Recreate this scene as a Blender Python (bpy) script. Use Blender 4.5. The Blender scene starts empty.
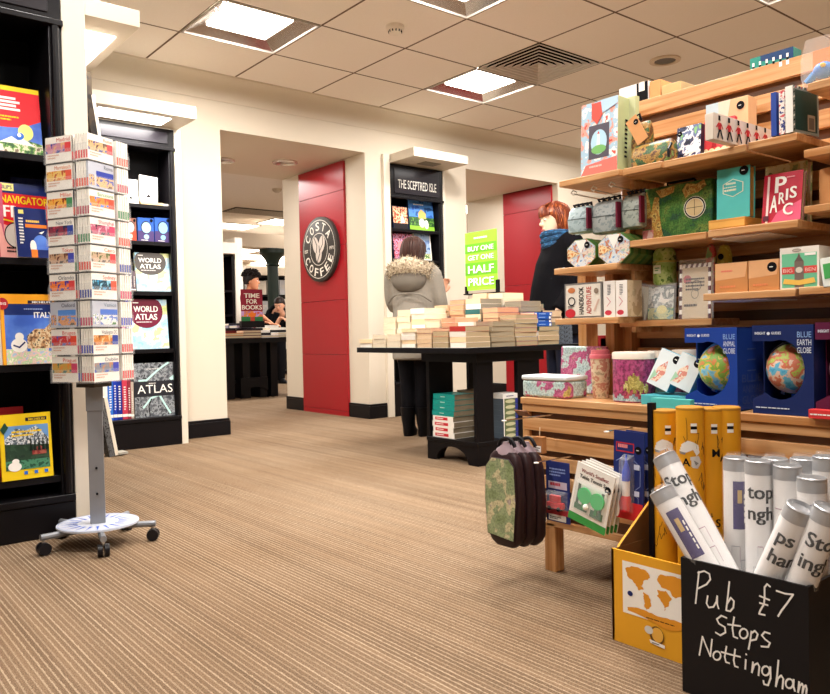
import bpy, bmesh, math, random
from mathutils import Vector, Matrix
random.seed(7)
scene = bpy.context.scene
COL = scene.collection
PI = math.pi
# ------------------------------------------------------------------ camera model
FOC = 771.1; ROLL, PITCH, YAW = [math.radians(a) for a in (-1.22, -1.16, 39.2)]
EYE = Vector((0, 0, 0.8))
def _basis():
    cy, sy = math.cos(YAW), math.sin(YAW); cp, sp = math.cos(PITCH), math.sin(PITCH); cr, sr = math.cos(ROLL), math.sin(ROLL)
    f = Vector((sy*cp, cy*cp, sp)); r = Vector((cy, -sy, 0)); u = r.cross(f)
    return cr*r + sr*u, -sr*r + cr*u, f
BR, BU, BF = _basis()
def ray(px, py): return BR*((px-415)/FOC) - BU*((py-347)/FOC) + BF
def at_x(px, py, X): d = ray(px, py); return EYE + d*(X/d.x)
def at_y(px, py, Y): d = ray(px, py); return EYE + d*(Y/d.y)
def at_z(px, py, Z): d = ray(px, py); return EYE + d*((Z-EYE.z)/d.z)
cam = bpy.data.cameras.new('camera'); camo = bpy.data.objects.new('camera', cam); COL.objects.link(camo)
m = Matrix((BR, BU, -BF)).transposed().to_4x4(); m.translation = EYE; camo.matrix_world = m
cam.sensor_fit = 'HORIZONTAL'; cam.sensor_width = 36; cam.lens = 36*FOC/830; cam.clip_start = 0.05; cam.clip_end = 60
scene.camera = camo
vs = scene.view_settings; scene.display_settings.display_device = 'sRGB'
vs.view_transform = 'Standard'; vs.look = 'None'; vs.gamma = 1; vs.use_curve_mapping = False; vs.exposure = 0.0
# ------------------------------------------------------------------ materials
def lin(c):
    if isinstance(c, str): c = tuple(int(c[i:i+2], 16) for i in (0, 2, 4))
    return tuple(((v/255/12.92) if v/255 <= .04045 else ((v/255+.055)/1.055)**2.4) for v in c) + (1,)
_M = {}
def nt(name):
    mt = bpy.data.materials.new(name); mt.use_nodes = True
    return mt, mt.node_tree, mt.node_tree.nodes['Principled BSDF']
def mat(c, rough=.5, metal=0, var=.06, scale=30, name=None, spec=.25, bump=0):
    key = ('p', c, rough, metal, var, scale, spec, bump)
    if key in _M: return _M[key]
    mt, t, b = nt(name or 'surface')
    b.inputs['Roughness'].default_value = rough; b.inputs['Metallic'].default_value = metal
    b.inputs['Specular IOR Level'].default_value = spec
    L = lin(c)
    tc = t.nodes.new('ShaderNodeTexCoord'); n = t.nodes.new('ShaderNodeTexNoise'); n.inputs['Scale'].default_value = scale
    n.inputs['Detail'].default_value = 3
    t.links.new(tc.outputs['Object'], n.inputs['Vector'])
    mx = t.nodes.new('ShaderNodeMix'); mx.data_type = 'RGBA'
    mx.inputs[6].default_value = tuple(v*(1-var) for v in L[:3])+(1,); mx.inputs[7].default_value = tuple(min(1, v*(1+var)) for v in L[:3])+(1,)
    t.links.new(n.outputs['Fac'], mx.inputs[0]); t.links.new(mx.outputs[2], b.inputs['Base Color'])
    if bump:
        bp = t.nodes.new('ShaderNodeBump'); bp.inputs['Strength'].default_value = bump; bp.inputs['Distance'].default_value = .01
        t.links.new(n.outputs['Fac'], bp.inputs['Height']); t.links.new(bp.outputs['Normal'], b.inputs['Normal'])
    _M[key] = mt; return mt
def ramp_mat(cols, scale=12, detail=4, rough=.45, dist=0., spread=.3, name='print', const=True, spec=.4, stretch=None, speck=0):
    key = ('r', tuple(cols), scale, detail, rough, dist, spread, const, stretch, speck)
    if key in _M: return _M[key]
    mt, t, b = nt(name); b.inputs['Roughness'].default_value = rough; b.inputs['Specular IOR Level'].default_value = spec
    tc = t.nodes.new('ShaderNodeTexCoord'); n = t.nodes.new('ShaderNodeTexNoise'); n.inputs['Scale'].default_value = scale
    n.inputs['Detail'].default_value = detail; n.inputs['Distortion'].default_value = dist
    src = tc.outputs['Object']
    if stretch:
        mp = t.nodes.new('ShaderNodeMapping'); mp.inputs['Scale'].default_value = stretch; t.links.new(src, mp.inputs[0]); src = mp.outputs[0]
    t.links.new(src, n.inputs['Vector'])
    r = t.nodes.new('ShaderNodeValToRGB'); r.color_ramp.interpolation = 'CONSTANT' if const else 'LINEAR'
    N = len(cols)
    while len(r.color_ramp.elements) < N: r.color_ramp.elements.new(.5)
    for i, c in enumerate(cols):
        e = r.color_ramp.elements[i]; e.position = 0 if i == 0 else .5-spread/2 + spread*(i-.5)/(N-1); e.color = lin(c)
    t.links.new(n.outputs['Fac'], r.inputs[0]); colr = r.outputs[0]
    if speck:       # fine printed lines and lettering over the map colours
        n2 = t.nodes.new('ShaderNodeTexNoise'); n2.inputs['Scale'].default_value = scale*9; n2.inputs['Detail'].default_value = 3; t.links.new(src, n2.inputs['Vector'])
        r2 = t.nodes.new('ShaderNodeValToRGB'); r2.color_ramp.elements[0].position = .40; r2.color_ramp.elements[1].position = .56; r2.color_ramp.elements[0].color = (1-speck,)*3+(1,); t.links.new(n2.outputs['Fac'], r2.inputs[0])
        mu = t.nodes.new('ShaderNodeMix'); mu.data_type = 'RGBA'; mu.blend_type = 'MULTIPLY'; mu.inputs[0].default_value = 1; t.links.new(colr, mu.inputs[6]); t.links.new(r2.outputs[0], mu.inputs[7]); colr = mu.outputs[2]
    t.links.new(colr, b.inputs['Base Color'])
    _M[key] = mt; return mt
def emit(c, s, name='lamp'):
    mt, t, b = nt(name); b.inputs['Base Color'].default_value = lin(c); b.inputs['Emission Color'].default_value = lin(c); b.inputs['Emission Strength'].default_value = s
    return mt
def plastic_clear(a=.12, c='ffffff', rough=.08):
    key = ('cl', a, c, rough)
    if key in _M: return _M[key]
    mt, t, b = nt('clear_plastic'); b.inputs['Base Color'].default_value = lin(c); b.inputs['Roughness'].default_value = rough
    tr = t.nodes.new('ShaderNodeBsdfTransparent'); ms = t.nodes.new('ShaderNodeMixShader'); ms.inputs[0].default_value = a
    out = t.nodes['Material Output']
    t.links.new(tr.outputs[0], ms.inputs[1]); t.links.new(b.outputs[0], ms.inputs[2]); t.links.new(ms.outputs[0], out.inputs[0])
    _M[key] = mt; return mt
def wood(c1, c2, axis, name='pine', rough=.38, sc=1.0):
    key = ('w', c1, c2, axis, sc)
    if key in _M: return _M[key]
    mt, t, b = nt(name); b.inputs['Roughness'].default_value = rough
    tc = t.nodes.new('ShaderNodeTexCoord'); mp = t.nodes.new('ShaderNodeMapping')
    s = [60, 60, 60]; s[axis] = 3; mp.inputs['Scale'].default_value = [v*sc for v in s]
    n = t.nodes.new('ShaderNodeTexNoise'); n.inputs['Scale'].default_value = 1; n.inputs['Detail'].default_value = 5; n.inputs['Distortion'].default_value = .6
    r = t.nodes.new('ShaderNodeValToRGB'); r.color_ramp.elements[0].position = .3; r.color_ramp.elements[1].position = .7
    r.color_ramp.elements[0].color = lin(c1); r.color_ramp.elements[1].color = lin(c2)
    t.links.new(tc.outputs['Object'], mp.inputs[0]); t.links.new(mp.outputs[0], n.inputs['Vector']); t.links.new(n.outputs['Fac'], r.inputs[0]); t.links.new(r.outputs[0], b.inputs['Base Color'])
    _M[key] = mt; return mt
def pages_mat(c='efe3cf', c2='cdbd9f'):
    key = ('pg', c, c2)
    if key in _M: return _M[key]
    mt, t, b = nt('paper_edges'); b.inputs['Roughness'].default_value = .8
    tc = t.nodes.new('ShaderNodeTexCoord'); mp = t.nodes.new('ShaderNodeMapping'); mp.inputs['Scale'].default_value = (4, 4, 900)
    n = t.nodes.new('ShaderNodeTexNoise'); n.inputs['Scale'].default_value = 1
    mx = t.nodes.new('ShaderNodeMix'); mx.data_type = 'RGBA'; mx.inputs[6].default_value = lin(c2); mx.inputs[7].default_value = lin(c)
    t.links.new(tc.outputs['Object'], mp.inputs[0]); t.links.new(mp.outputs[0], n.inputs['Vector']); t.links.new(n.outputs['Fac'], mx.inputs[0]); t.links.new(mx.outputs[2], b.inputs['Base Color'])
    _M[key] = mt; return mt
WHITE = mat('f6f2ea', .5); BLACK = mat('0f0d12', .45, spec=.15); CREAM = mat('efe2c8', .6); RED = mat('c8202c', .4); NAVY = mat('1c2a66', .4)
BLUE = mat('2f6fd0', .4); GREY = mat('9a9a9c', .5); YEL = mat('f4cf1e', .45); ORANGE = mat('ec7f2c', .5); GREEN = mat('3f9a4a', .5)
STEEL = mat('b9b9bd', .3, 1, .03); CHROME = mat('d8d8d8', .15, 1, .02); KRAFT = mat('d79a63', .65, 0, .05); INK = mat('121014', .6, spec=.1)
PINE = wood('b2763f', 'd8aa78', 1); PINEZ = wood('ac7038', 'd0a06c', 2); PINEX = wood('b2763f', 'd8aa78', 0)
CASE = mat('100e11', .34, 0, .15, 20, spec=.2); CASEIN = mat('080709', .6, 0, .1, spec=.15)
PAGES = pages_mat('dccdb4', 'b5a386')
# ------------------------------------------------------------------ mesh builder
_T = {}
def text_geo(s, bold):
    k = (s, bold)
    if k in _T: return _T[k]
    cu = bpy.data.curves.new('lettering', 'FONT'); cu.body = s; cu.size = 1; cu.offset = .009 if bold else 0.0; cu.resolution_u = 3
    ob = bpy.data.objects.new('lettering', cu); me = bpy.data.meshes.new_from_object(ob)
    v = [(p.co.x, p.co.y) for p in me.vertices]; f = [tuple(p.vertices) for p in me.polygons]
    bpy.data.objects.remove(ob); bpy.data.curves.remove(cu); bpy.data.meshes.remove(me)
    if not v: v = [(0, 0)]
    elif bold: N_ = len(v); v, f = v+[(a+.017, b) for a, b in v]+[(a+.035, b) for a, b in v], f+[tuple(i+N_ for i in q) for q in f]+[tuple(i+2*N_ for i in q) for q in f]
    xs = [a for a, _ in v]; ys = [b for _, b in v]
    _T[k] = (v, f, min(xs), max(xs), min(ys), max(ys)); return _T[k]
class MB:
    def __init__(s): s.v = []; s.f = []; s.m = []; s.mats = []; s.X = Matrix.Identity(4)
    def mi(s, mt):
        if mt not in s.mats: s.mats.append(mt)
        return s.mats.index(mt)
    def add(s, vs, fs, mt):
        o = len(s.v); s.v += [tuple(s.X @ Vector(v)) for v in vs]; i = s.mi(mt)
        for f in fs: s.f.append(tuple(o+k for k in f)); s.m.append(i)
        return s
    def box(s, x0, y0, z0, x1, y1, z1, mt):
        if x0 > x1: x0, x1 = x1, x0
        if y0 > y1: y0, y1 = y1, y0
        if z0 > z1: z0, z1 = z1, z0
        V = [(x0, y0, z0), (x1, y0, z0), (x1, y1, z0), (x0, y1, z0), (x0, y0, z1), (x1, y0, z1), (x1, y1, z1), (x0, y1, z1)]
        return s.add(V, [(0, 3, 2, 1), (4, 5, 6, 7), (0, 1, 5, 4), (1, 2, 6, 5), (2, 3, 7, 6), (3, 0, 4, 7)], mt)
    def poly(s, pts, mt): return s.add(pts, [tuple(range(len(pts)))], mt)
    def loft(s, rings, mt, cap=True):
        n = len(rings[0]); V = [p for r in rings for p in r]; Fc = []
        for k in range(len(rings)-1):
            for i in range(n):
                a = k*n+i; b = k*n+(i+1) % n; Fc.append((a, b, b+n, a+n))
        if cap: Fc.append(tuple(reversed(range(n)))); Fc.append(tuple(range((len(rings)-1)*n, len(rings)*n)))
        return s.add(V, Fc, mt)
    def lathe(s, c, prof, mt, n=20, cap=True):
        return s.loft([[(c[0]+r*math.cos(2*PI*i/n), c[1]+r*math.sin(2*PI*i/n), c[2]+z) for i in range(n)] for r, z in prof], mt, cap)
    def tube(s, pts, r, mt, n=8, cap=True):
        pts = [Vector(p) for p in pts]; rs = r if isinstance(r, (list, tuple)) else [r]*len(pts); rings = []; pu = None
        for i, p in enumerate(pts):
            d = (pts[min(i+1, len(pts)-1)]-pts[max(i-1, 0)]).normalized()
            if pu is None: pu = d.orthogonal().normalized()
            u = (pu - d*pu.dot(d)); u = u.normalized() if u.length > 1e-6 else d.orthogonal().normalized(); pu = u; w = d.cross(u)
            rings.append([p+(u*math.cos(2*PI*k/n)+w*math.sin(2*PI*k/n))*rs[i] for k in range(n)])
        return s.loft(rings, mt, cap)
    def ball(s, c, r, mt, nu=14, nv=9):
        if not isinstance(r, (list, tuple)): r = (r, r, r)
        rings = []
        for j in range(nv+1):
            t = -PI/2 + PI*min(max(j/nv, .02), .98)
            rings.append([(c[0]+r[0]*math.cos(t)*math.cos(2*PI*i/nu), c[1]+r[1]*math.cos(t)*math.sin(2*PI*i/nu), c[2]+r[2]*math.sin(t)) for i in range(nu)])
        return s.loft(rings, mt)
    def prism(s, pts, h, mt):           # outline in x,z ; extruded along y from 0 to h
        n = len(pts); V = [(x, 0, z) for x, z in pts]+[(x, h, z) for x, z in pts]
        Fc = [tuple(range(n)), tuple(reversed(range(n, 2*n)))]+[(i, i+n, (i+1) % n+n, (i+1) % n) for i in range(n)]
        return s.add(V, Fc, mt)
    def face(s, o, u, v, e=.0007, clip=None):
        f = Fr(s, o, u, v, e); f.clip = clip; return f
    def build(s, name, parent=None, loc=None, rz=None, bevel=0, smooth=35, mats=None):
        me = bpy.data.meshes.new(name); me.from_pydata(s.v, [], s.f)
        for q in s.mats: me.materials.append(q)
        me.polygons.foreach_set('material_index', s.m)
        bm = bmesh.new(); bm.from_mesh(me); bmesh.ops.recalc_face_normals(bm, faces=[f for f in bm.faces if len(f.edges) and any(len(e.link_faces) > 1 for e in f.edges)]); bm.to_mesh(me); bm.free()
        if smooth: me.shade_smooth(); me.set_sharp_from_angle(angle=math.radians(smooth))
        o = bpy.data.objects.new(name, me); COL.objects.link(o)
        if parent: o.parent = parent
        if loc is not None: o.location = loc
        if rz is not None: o.rotation_euler = (0, 0, rz)
        if bevel:
            b = o.modifiers.new('edge', 'BEVEL'); b.width = bevel; b.segments = 2; b.limit_method = 'ANGLE'; b.angle_limit = math.radians(40)
        return o
class Fr:
    """a flat printed face: origin, across, up"""
    def __init__(s, mb, o, u, v, e):
        s.mb = mb; s.o = Vector(o); s.u = Vector(u).normalized(); s.v = Vector(v).normalized(); s.n = s.u.cross(s.v); s.e = e; s.k = 0; s.clip = None
    def P(s, x, y, l=0): return s.o+s.u*x+s.v*y+s.n*(s.e*(1+.35*(s.k+l)))
    def poly(s, pts, mt):
        s.k += 1
        if s.clip: pts = [(min(max(x, 0), s.clip[0]), min(max(y, 0), s.clip[1])) for x, y in pts]
        s.mb.poly([s.P(*p) for p in pts], mt); return s
    def rect(s, x, y, w, h, mt): return s.poly([(x, y), (x+w, y), (x+w, y+h), (x, y+h)], mt)
    def ell(s, cx, cy, rx, ry, mt, n=20, a0=0, a1=2*PI):
        full = abs(a1-a0-2*PI) < 1e-6
        return s.poly([(cx+rx*math.cos(a0+(a1-a0)*i/(n if full else n-1)), cy+ry*math.sin(a0+(a1-a0)*i/(n if full else n-1))) for i in range(n)], mt)
    def ring(s, cx, cy, rx, ry, t, mt, n=28):
        s.k += 1
        for i in range(n):
            a, b = 2*PI*i/n, 2*PI*(i+1)/n
            s.mb.poly([s.P(cx+rx*math.cos(a), cy+ry*math.sin(a)), s.P(cx+rx*math.cos(b), cy+ry*math.sin(b)), s.P(cx+(rx-t)*math.cos(b), cy+(ry-t)*math.sin(b)), s.P(cx+(rx-t)*math.cos(a), cy+(ry-t)*math.sin(a))], mt)
        return s
    def text(s, st, x, y, h, mt, w=None, align='l', bold=True, rot=0):
        s.k += 1; v, f, x0, x1, y0, y1 = text_geo(st, bold); sc = h/.72; sx = sc
        if w: sx = w/max(x1-x0, 1e-4)
        tw = (x1-x0)*sx; ox = {'l': 0, 'c': -tw/2, 'r': -tw}[align]; c, sn = math.cos(rot), math.sin(rot)
        pts = []; nc = 3 if bold else 1
        for i, (a, b) in enumerate(v):
            px, py = ox+(a-x0)*sx, b*sc
            pts.append(s.P(x+px*c-py*sn, y+px*sn+py*c, .3*(i*nc//len(v))))
        s.mb.add(pts, f, mt); return s
    def stroke(s, pts, w, mt):
        s.k += 1
        for i in range(len(pts)-1):
            a = Vector(pts[i]); b = Vector(pts[i+1]); d = b-a
            if d.length < 1e-6: continue
            d.normalize(); n = Vector((-d.y, d.x))*w/2; a2 = a-d*w*.3; b2 = b+d*w*.3
            l = .22*(i % 3); s.mb.poly([s.P(*(a2-n), l), s.P(*(b2-n), l), s.P(*(b2+n), l), s.P(*(a2+n), l)], mt)
        return s
    def scribble(s, x, y, w, h, mt, rows=2):   # lines of small print
        s.k += 1
        for i in range(rows):
            yy = y+h*(1-(i+.7)/rows); xx = x; ww = w*(1 if i < rows-1 else .7)
            while xx < x+ww-1e-4:
                l = min(random.uniform(.06, .16)*w, x+ww-xx)
                s.mb.poly([s.P(xx, yy), s.P(xx+l*.85, yy), s.P(xx+l*.85, yy+h/rows*.5), s.P(xx, yy+h/rows*.5)], mt); xx += l
        return s
def tag(o, label, cat, group=None, kind=None):
    o['label'] = label; o['category'] = cat
    if group: o['group'] = group
    if kind: o['kind'] = kind
    return o
def thing(name, label, cat, loc=(0, 0, 0), rz=0, group=None):
    o = bpy.data.objects.new(name, None); COL.objects.link(o); o.location = loc; o.rotation_euler = (0, 0, rz); o.empty_display_size = .05
    return tag(o, label, cat, group)
def struct(o): o['kind'] = 'structure'; return o
def dup(root, loc=None, rz=None, label=None, group=None):
    r = root.copy(); COL.objects.link(r); r.location = loc if loc is not None else root.location
    if rz is not None: r.rotation_euler = (r.rotation_euler[0], r.rotation_euler[1], rz)
    if label: r['label'] = label
    if group: r['group'] = group
    for ch in list(root.children):
        c = ch.copy(); COL.objects.link(c); c.parent = r
        for g in list(ch.children):
            d = g.copy(); COL.objects.link(d); d.parent = c
    return r
FX = -PI/2      # faces the aisle (towards -x)
ORD = ['top', 'second', 'third', 'fourth', 'fifth', 'sixth', 'seventh', 'eighth', 'ninth', 'tenth', 'eleventh', 'twelfth']
# a book: root mesh is the cover, child the page block. local: front cover at y=0 facing -y, spine at -x
def book(name, label, cat, loc, rz, w, h, t, cover, art=None, lean=0, spine=None, pages=PAGES, group=None, spine_art=None, hard=True, spin=0):
    b = MB(); c = .0025 if hard else .0012
    b.box(-w/2, 0, 0, w/2, c, h, cover); b.box(-w/2, t-c, 0, w/2, t, h, cover); b.box(-w/2, c, 0, -w/2+c, t-c, h, spine or cover)
    if art: art(b.face((-w/2, 0, 0), (1, 0, 0), (0, 0, 1), clip=(w, h)), w, h)
    if spine_art: spine_art(b.face((-w/2, t, 0), (0, -1, 0), (0, 0, 1)), t, h)
    o = b.build(name, None, Vector(loc)+Vector((0, 0, t*math.sin(max(lean, 0))+.0005)), rz); o.rotation_euler = (-lean, spin, rz); tag(o, label, cat, group)
    g = .003 if hard else .0005
    p = MB(); p.box(-w/2+c, c, g, w/2-g, t-c, h-g, pages); p.build('pages', o)
    return o
def carton(name, label, cat, loc, rz, w, h, d, mt, art=None, side=None, top=None, lean=0, group=None, bevel=.001, left=None, spin=0):
    b = MB(); b.box(-w/2, 0, 0, w/2, d, h, mt)
    if art: art(b.face((-w/2, 0, 0), (1, 0, 0), (0, 0, 1), clip=(w, h)), w, h)
    if side: side(b.face((w/2, 0, 0), (0, 1, 0), (0, 0, 1)), d, h)
    if left: left(b.face((-w/2, d, 0), (0, -1, 0), (0, 0, 1)), d, h)
    if top: top(b.face((-w/2, 0, h), (1, 0, 0), (0, 1, 0)), w, d)
    o = b.build(name, None, Vector(loc)+Vector((0, 0, d*math.sin(max(lean, 0))+.0005)), rz, bevel=bevel); o.rotation_euler = (-lean, spin, rz); tag(o, label, cat, group)
    return o
def span_x(X, pl, pr, py, z0):
    """place on a shelf seen between two columns of the photo: centre, width along y, and height up to row py"""
    a = at_x(pl, py, X); b = at_x(pr, py, X); return Vector((X, (a.y+b.y)/2, z0)), a.y-b.y, (a.z+b.z)/2-z0
def span_y(Y, pl, pr, py, z0):
    a = at_y(pl, py, Y); b = at_y(pr, py, Y); return Vector(((a.x+b.x)/2, Y, z0)), b.x-a.x, (a.z+b.z)/2-z0
# ------------------------------------------------------------------ the room
CEIL = 2.834; WY = 5.78; WB = 7.29; GX, GY, SX, SY = 3.51, 3.696, .706, .647; SOF = 2.45; EDGE = 5.6
def carpet_mat():
    mt, t, b = nt('striped_carpet'); b.inputs['Roughness'].default_value = .95; b.inputs['Specular IOR Level'].default_value = .1
    tc = t.nodes.new('ShaderNodeTexCoord'); sp = t.nodes.new('ShaderNodeSeparateXYZ'); t.links.new(tc.outputs['Object'], sp.inputs[0])
    def math_(op, a, bv=None):
        n = t.nodes.new('ShaderNodeMath'); n.operation = op
        if isinstance(a, (int, float)): n.inputs[0].default_value = a
        else: t.links.new(a, n.inputs[0])
        if bv is not None:
            if isinstance(bv, (int, float)): n.inputs[1].default_value = bv
            else: t.links.new(bv, n.inputs[1])
        return n.outputs[0]
    def noise(scale, vec, det=2):
        mp = t.nodes.new('ShaderNodeMapping'); mp.inputs['Scale'].default_value = vec; t.links.new(tc.outputs['Object'], mp.inputs[0])
        n = t.nodes.new('ShaderNodeTexNoise'); n.inputs['Scale'].default_value = scale; n.inputs['Detail'].default_value = det
        t.links.new(mp.outputs[0], n.inputs['Vector']); return n.outputs['Fac']
    fr = math_('FRACT', math_('MULTIPLY', sp.outputs[0], 1/.0152)); wn = t.nodes.new('ShaderNodeTexWhiteNoise'); wn.noise_dimensions = '1D'; t.links.new(math_('FLOOR', math_('MULTIPLY', sp.outputs[0], 1/.0152)), wn.inputs['W'])
    wob = noise(1, (160, 60, 1)); grain = noise(1, (330, 240, 1), 3); band = noise(1, (24, .5, 1)); big = noise(1, (1.2, 1.2, 1))
    line = math_('LESS_THAN', fr, math_('MULTIPLY_ADD', wob, .25) if False else math_('MULTIPLY', wob, .56))
    r = t.nodes.new('ShaderNodeValToRGB'); r.color_ramp.elements[0].position = .3; r.color_ramp.elements[1].position = .72
    r.color_ramp.elements[0].color = lin('4c3d2e'); r.color_ramp.elements[1].color = lin('a1886f')
    t.links.new(math_('ADD', math_('MULTIPLY', grain, .7), math_('MULTIPLY', band, .3)), r.inputs[0])
    mx = t.nodes.new('ShaderNodeMix'); mx.data_type = 'RGBA'; mx.inputs[7].default_value = lin('d3c2a9')
    t.links.new(r.outputs[0], mx.inputs[6]); t.links.new(math_('MULTIPLY', math_('MULTIPLY', line, math_('ADD', .4, math_('MULTIPLY', wn.outputs['Value'], .6))), math_('ADD', -.1, math_('MULTIPLY', grain, 1.3))), mx.inputs[0])
    m2 = t.nodes.new('ShaderNodeMix'); m2.data_type = 'RGBA'; m2.blend_type = 'MULTIPLY'; m2.inputs[7].default_value = lin('cbbba8')
    t.links.new(mx.outputs[2], m2.inputs[6]); t.links.new(big, m2.inputs[0]); t.links.new(m2.outputs[2], b.inputs['Base Color'])
    bp = t.nodes.new('ShaderNodeBump'); bp.inputs['Strength'].default_value = .5; bp.inputs['Distance'].default_value = .004
    t.links.new(grain, bp.inputs['Height']); t.links.new(bp.outputs['Normal'], b.inputs['Normal']); return mt
def tile_mat():
    mt, t, b = nt('ceiling_tile'); b.inputs['Roughness'].default_value = .85; b.inputs['Specular IOR Level'].default_value = .15
    tc = t.nodes.new('ShaderNodeTexCoord'); sp = t.nodes.new('ShaderNodeSeparateXYZ'); t.links.new(tc.outputs['Object'], sp.inputs[0])
    def line(o, g, s, wd):
        a = t.nodes.new('ShaderNodeMath'); a.operation = 'SUBTRACT'; t.links.new(o, a.inputs[0]); a.inputs[1].default_value = g - s*40
        d = t.nodes.new('ShaderNodeMath'); d.operation = 'DIVIDE'; t.links.new(a.outputs[0], d.inputs[0]); d.inputs[1].default_value = s
        f = t.nodes.new('ShaderNodeMath'); f.operation = 'FRACT'; t.links.new(d.outputs[0], f.inputs[0])
        c = t.nodes.new('ShaderNodeMath'); c.operation = 'PINGPONG'; t.links.new(f.outputs[0], c.inputs[0]); c.inputs[1].default_value = .5
        l = t.nodes.new('ShaderNodeMath'); l.operation = 'LESS_THAN'; t.links.new(c.outputs[0], l.inputs[0]); l.inputs[1].default_value = wd/s; return l.outputs[0]
    mx_ = t.nodes.new('ShaderNodeMath'); mx_.operation = 'MAXIMUM'
    t.links.new(line(sp.outputs[0], GX, SX, .008), mx_.inputs[0]); t.links.new(line(sp.outputs[1], GY, SY, .008), mx_.inputs[1])
    n = t.nodes.new('ShaderNodeTexNoise'); n.inputs['Scale'].default_value = 130; n.inputs['Detail'].default_value = 4; t.links.new(tc.outputs['Object'], n.inputs['Vector'])
    n2 = t.nodes.new('ShaderNodeMix'); n2.data_type = 'RGBA'; n2.inputs[6].default_value = lin('f0e6da'); n2.inputs[7].default_value = lin('f8f0e6'); t.links.new(n.outputs['Fac'], n2.inputs[0])
    mx = t.nodes.new('ShaderNodeMix'); mx.data_type = 'RGBA'; mx.inputs[7].default_value = lin('6f5a48'); t.links.new(n2.outputs[2], mx.inputs[6]); t.links.new(mx_.outputs[0], mx.inputs[0])
    t.links.new(mx.outputs[2], b.inputs['Base Color'])
    bp = t.nodes.new('ShaderNodeBump'); bp.inputs['Strength'].default_value = .15; bp.inputs['Distance'].default_value = .003; t.links.new(n.outputs['Fac'], bp.inputs['Height']); t.links.new(bp.outputs['Normal'], b.inputs['Normal'])
    return mt
WALL = mat('d6cbb9', .65, 0, .015, 3); PANELW = mat('ddd3c2', .5, 0, .01, 3)
b = MB(); b.box(-5, -4, -.1, 24, 20.5, 0, carpet_mat()); struct(b.build('floor'))
LIGHTS = [(-2, 1), (1, 1), (-1, -1), (-4, -1), (-2, -3), (1, -3), (-5, -3), (-3, -5), (0, -5), (-6, -6), (3, -5), (4, 1)]
VENT = (1, 0)
b = MB(); TILE = tile_mat()
for i in range(-12, 8):
    for j in range(-12, 3):
        if (i, j) in LIGHTS or (i, j) == VENT: continue
        x0, y0 = GX+i*SX, GY+j*SY; x1, y1 = x0+SX, min(y0+SY, EDGE)
        b.poly([(x0, y0, CEIL), (x0, y1, CEIL), (x1, y1, CEIL), (x1, y0, CEIL)], TILE)
struct(b.build('ceiling', smooth=0))
b = MB(); b.box(-5, -4.1, CEIL+.12, 9.2, EDGE, CEIL+.17, WALL); struct(b.build('ceiling', smooth=0))      # slab over the tiles
# cove between ceiling and back wall
b = MB(); prof = [(EDGE, CEIL), (EDGE+.004, CEIL-.012), (EDGE+.03, CEIL-.012)]
for k in range(9):
    a = PI/2*k/8; prof.append((EDGE+.03+.15*math.sin(a), CEIL-.012-.14*(1-math.cos(a))))
prof = [(y-.006*(y > EDGE+.1), z) for y, z in prof]+[(WY-.006, CEIL-.16), (WY+.05, CEIL-.16), (WY+.05, CEIL+.05), (EDGE, CEIL+.05)]
b.loft([[(x, y, z) for y, z in prof] for x in (.9, 9.0)], WALL); struct(b.build('trim_1', smooth=25))
# back wall: piers either side of the two passages
XP = 2.745; XJ = 4.165; XQ = 5.43; XR = 6.86
def slab(name, *bx, m_=None):
    q = MB()
    for a in bx: q.box(*a, m_ or WALL)
    return struct(q.build(name, smooth=0))
slab('wall_back', (.6, WY, 0, XP, WB, CEIL+.1))
slab('wall_back', (XJ, WY, 0, 4.385, WB, CEIL+.1), (5.10, WY, 0, XQ, WB, CEIL+.1), (4.385, WY+.32, 0, 5.10, WB, CEIL+.1), (4.385, WY, 2.465, 5.10, WY+.32, CEIL+.1))
slab('wall_back', (XR, WY, 0, 9.2, WB, CEIL+.1))
slab('wall_header', (XP, WY, SOF, XJ, WB, CEIL+.1))
slab('wall_header', (XQ, WY, SOF, XR, WB, CEIL+.1))
slab('wall_left', (-5, 3.70, 0, .98, 3.85, CEIL+.1), (-5, 3.35, 2.36, .98, 3.72, CEIL+.1), (.68, 3.85, 0, .74, WY, CEIL+.1), (.74, 3.5, 2.24, .98, WY, CEIL+.1))
slab('wall_left', (-5.15, -4, 0, -5, 3.75, CEIL+.1)); slab('wall_front', (-5, -4.15, 0, 9.2, -4, CEIL+.1)); slab('wall_right', (9.0, -4, 0, 9.2, WY, CEIL+.1))
# skirting
SK = mat('100e11', .38, 0, .1, spec=.2)
def skirt(*runs):
    q = MB()
    for x0, y0, x1, y1 in runs: q.box(x0, y0, 0, x1, y1, .115, SK); q.box(x0+(.006 if x1-x0 > .03 else 0), y0+.003, .115, x1-(.006 if x1-x0 > .03 else 0), y1, .135, SK)
    return struct(q.build('baseboard_back', bevel=.002))
skirt((2.36, WY-.018, XP+.018, WY)); skirt((XJ-.018, WY-.018, 4.365, WY), (XJ-.018, WY, XJ, 6.10)); skirt((XJ-.018, 6.92, XJ, WB)); skirt((5.14, WY-.018, XQ+.018, WY)); skirt((XR-.018, 6.6, XR, WB), (XR-.018, WY-.018, 8.9, WY))
# red panels lining the two passages
def red_panel(name, x, y0, y1):
    q = MB(); zs = [at_x(300, p, x).z for p in (406, 354, 303, 252, 201.5)]; zs = [0] + zs + [SOF-.012]
    for k in range(len(zs)-1): q.box(x, y0, zs[k]+(.002 if k else 0), x+.03, y1, zs[k+1]-.002, mat('9a0d1c', .3, 0, .02, 2, spec=.5))
    q.box(x+.006, y0+.004, 0, x+.03, y1-.004, SOF-.015, mat('4a0c12', .6))
    return struct(q.build(name, bevel=.001))
red_panel('trim_2', XJ-.026, 6.10, 6.92); red_panel('trim_3', XR-.026, 5.86, 6.62)
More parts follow.
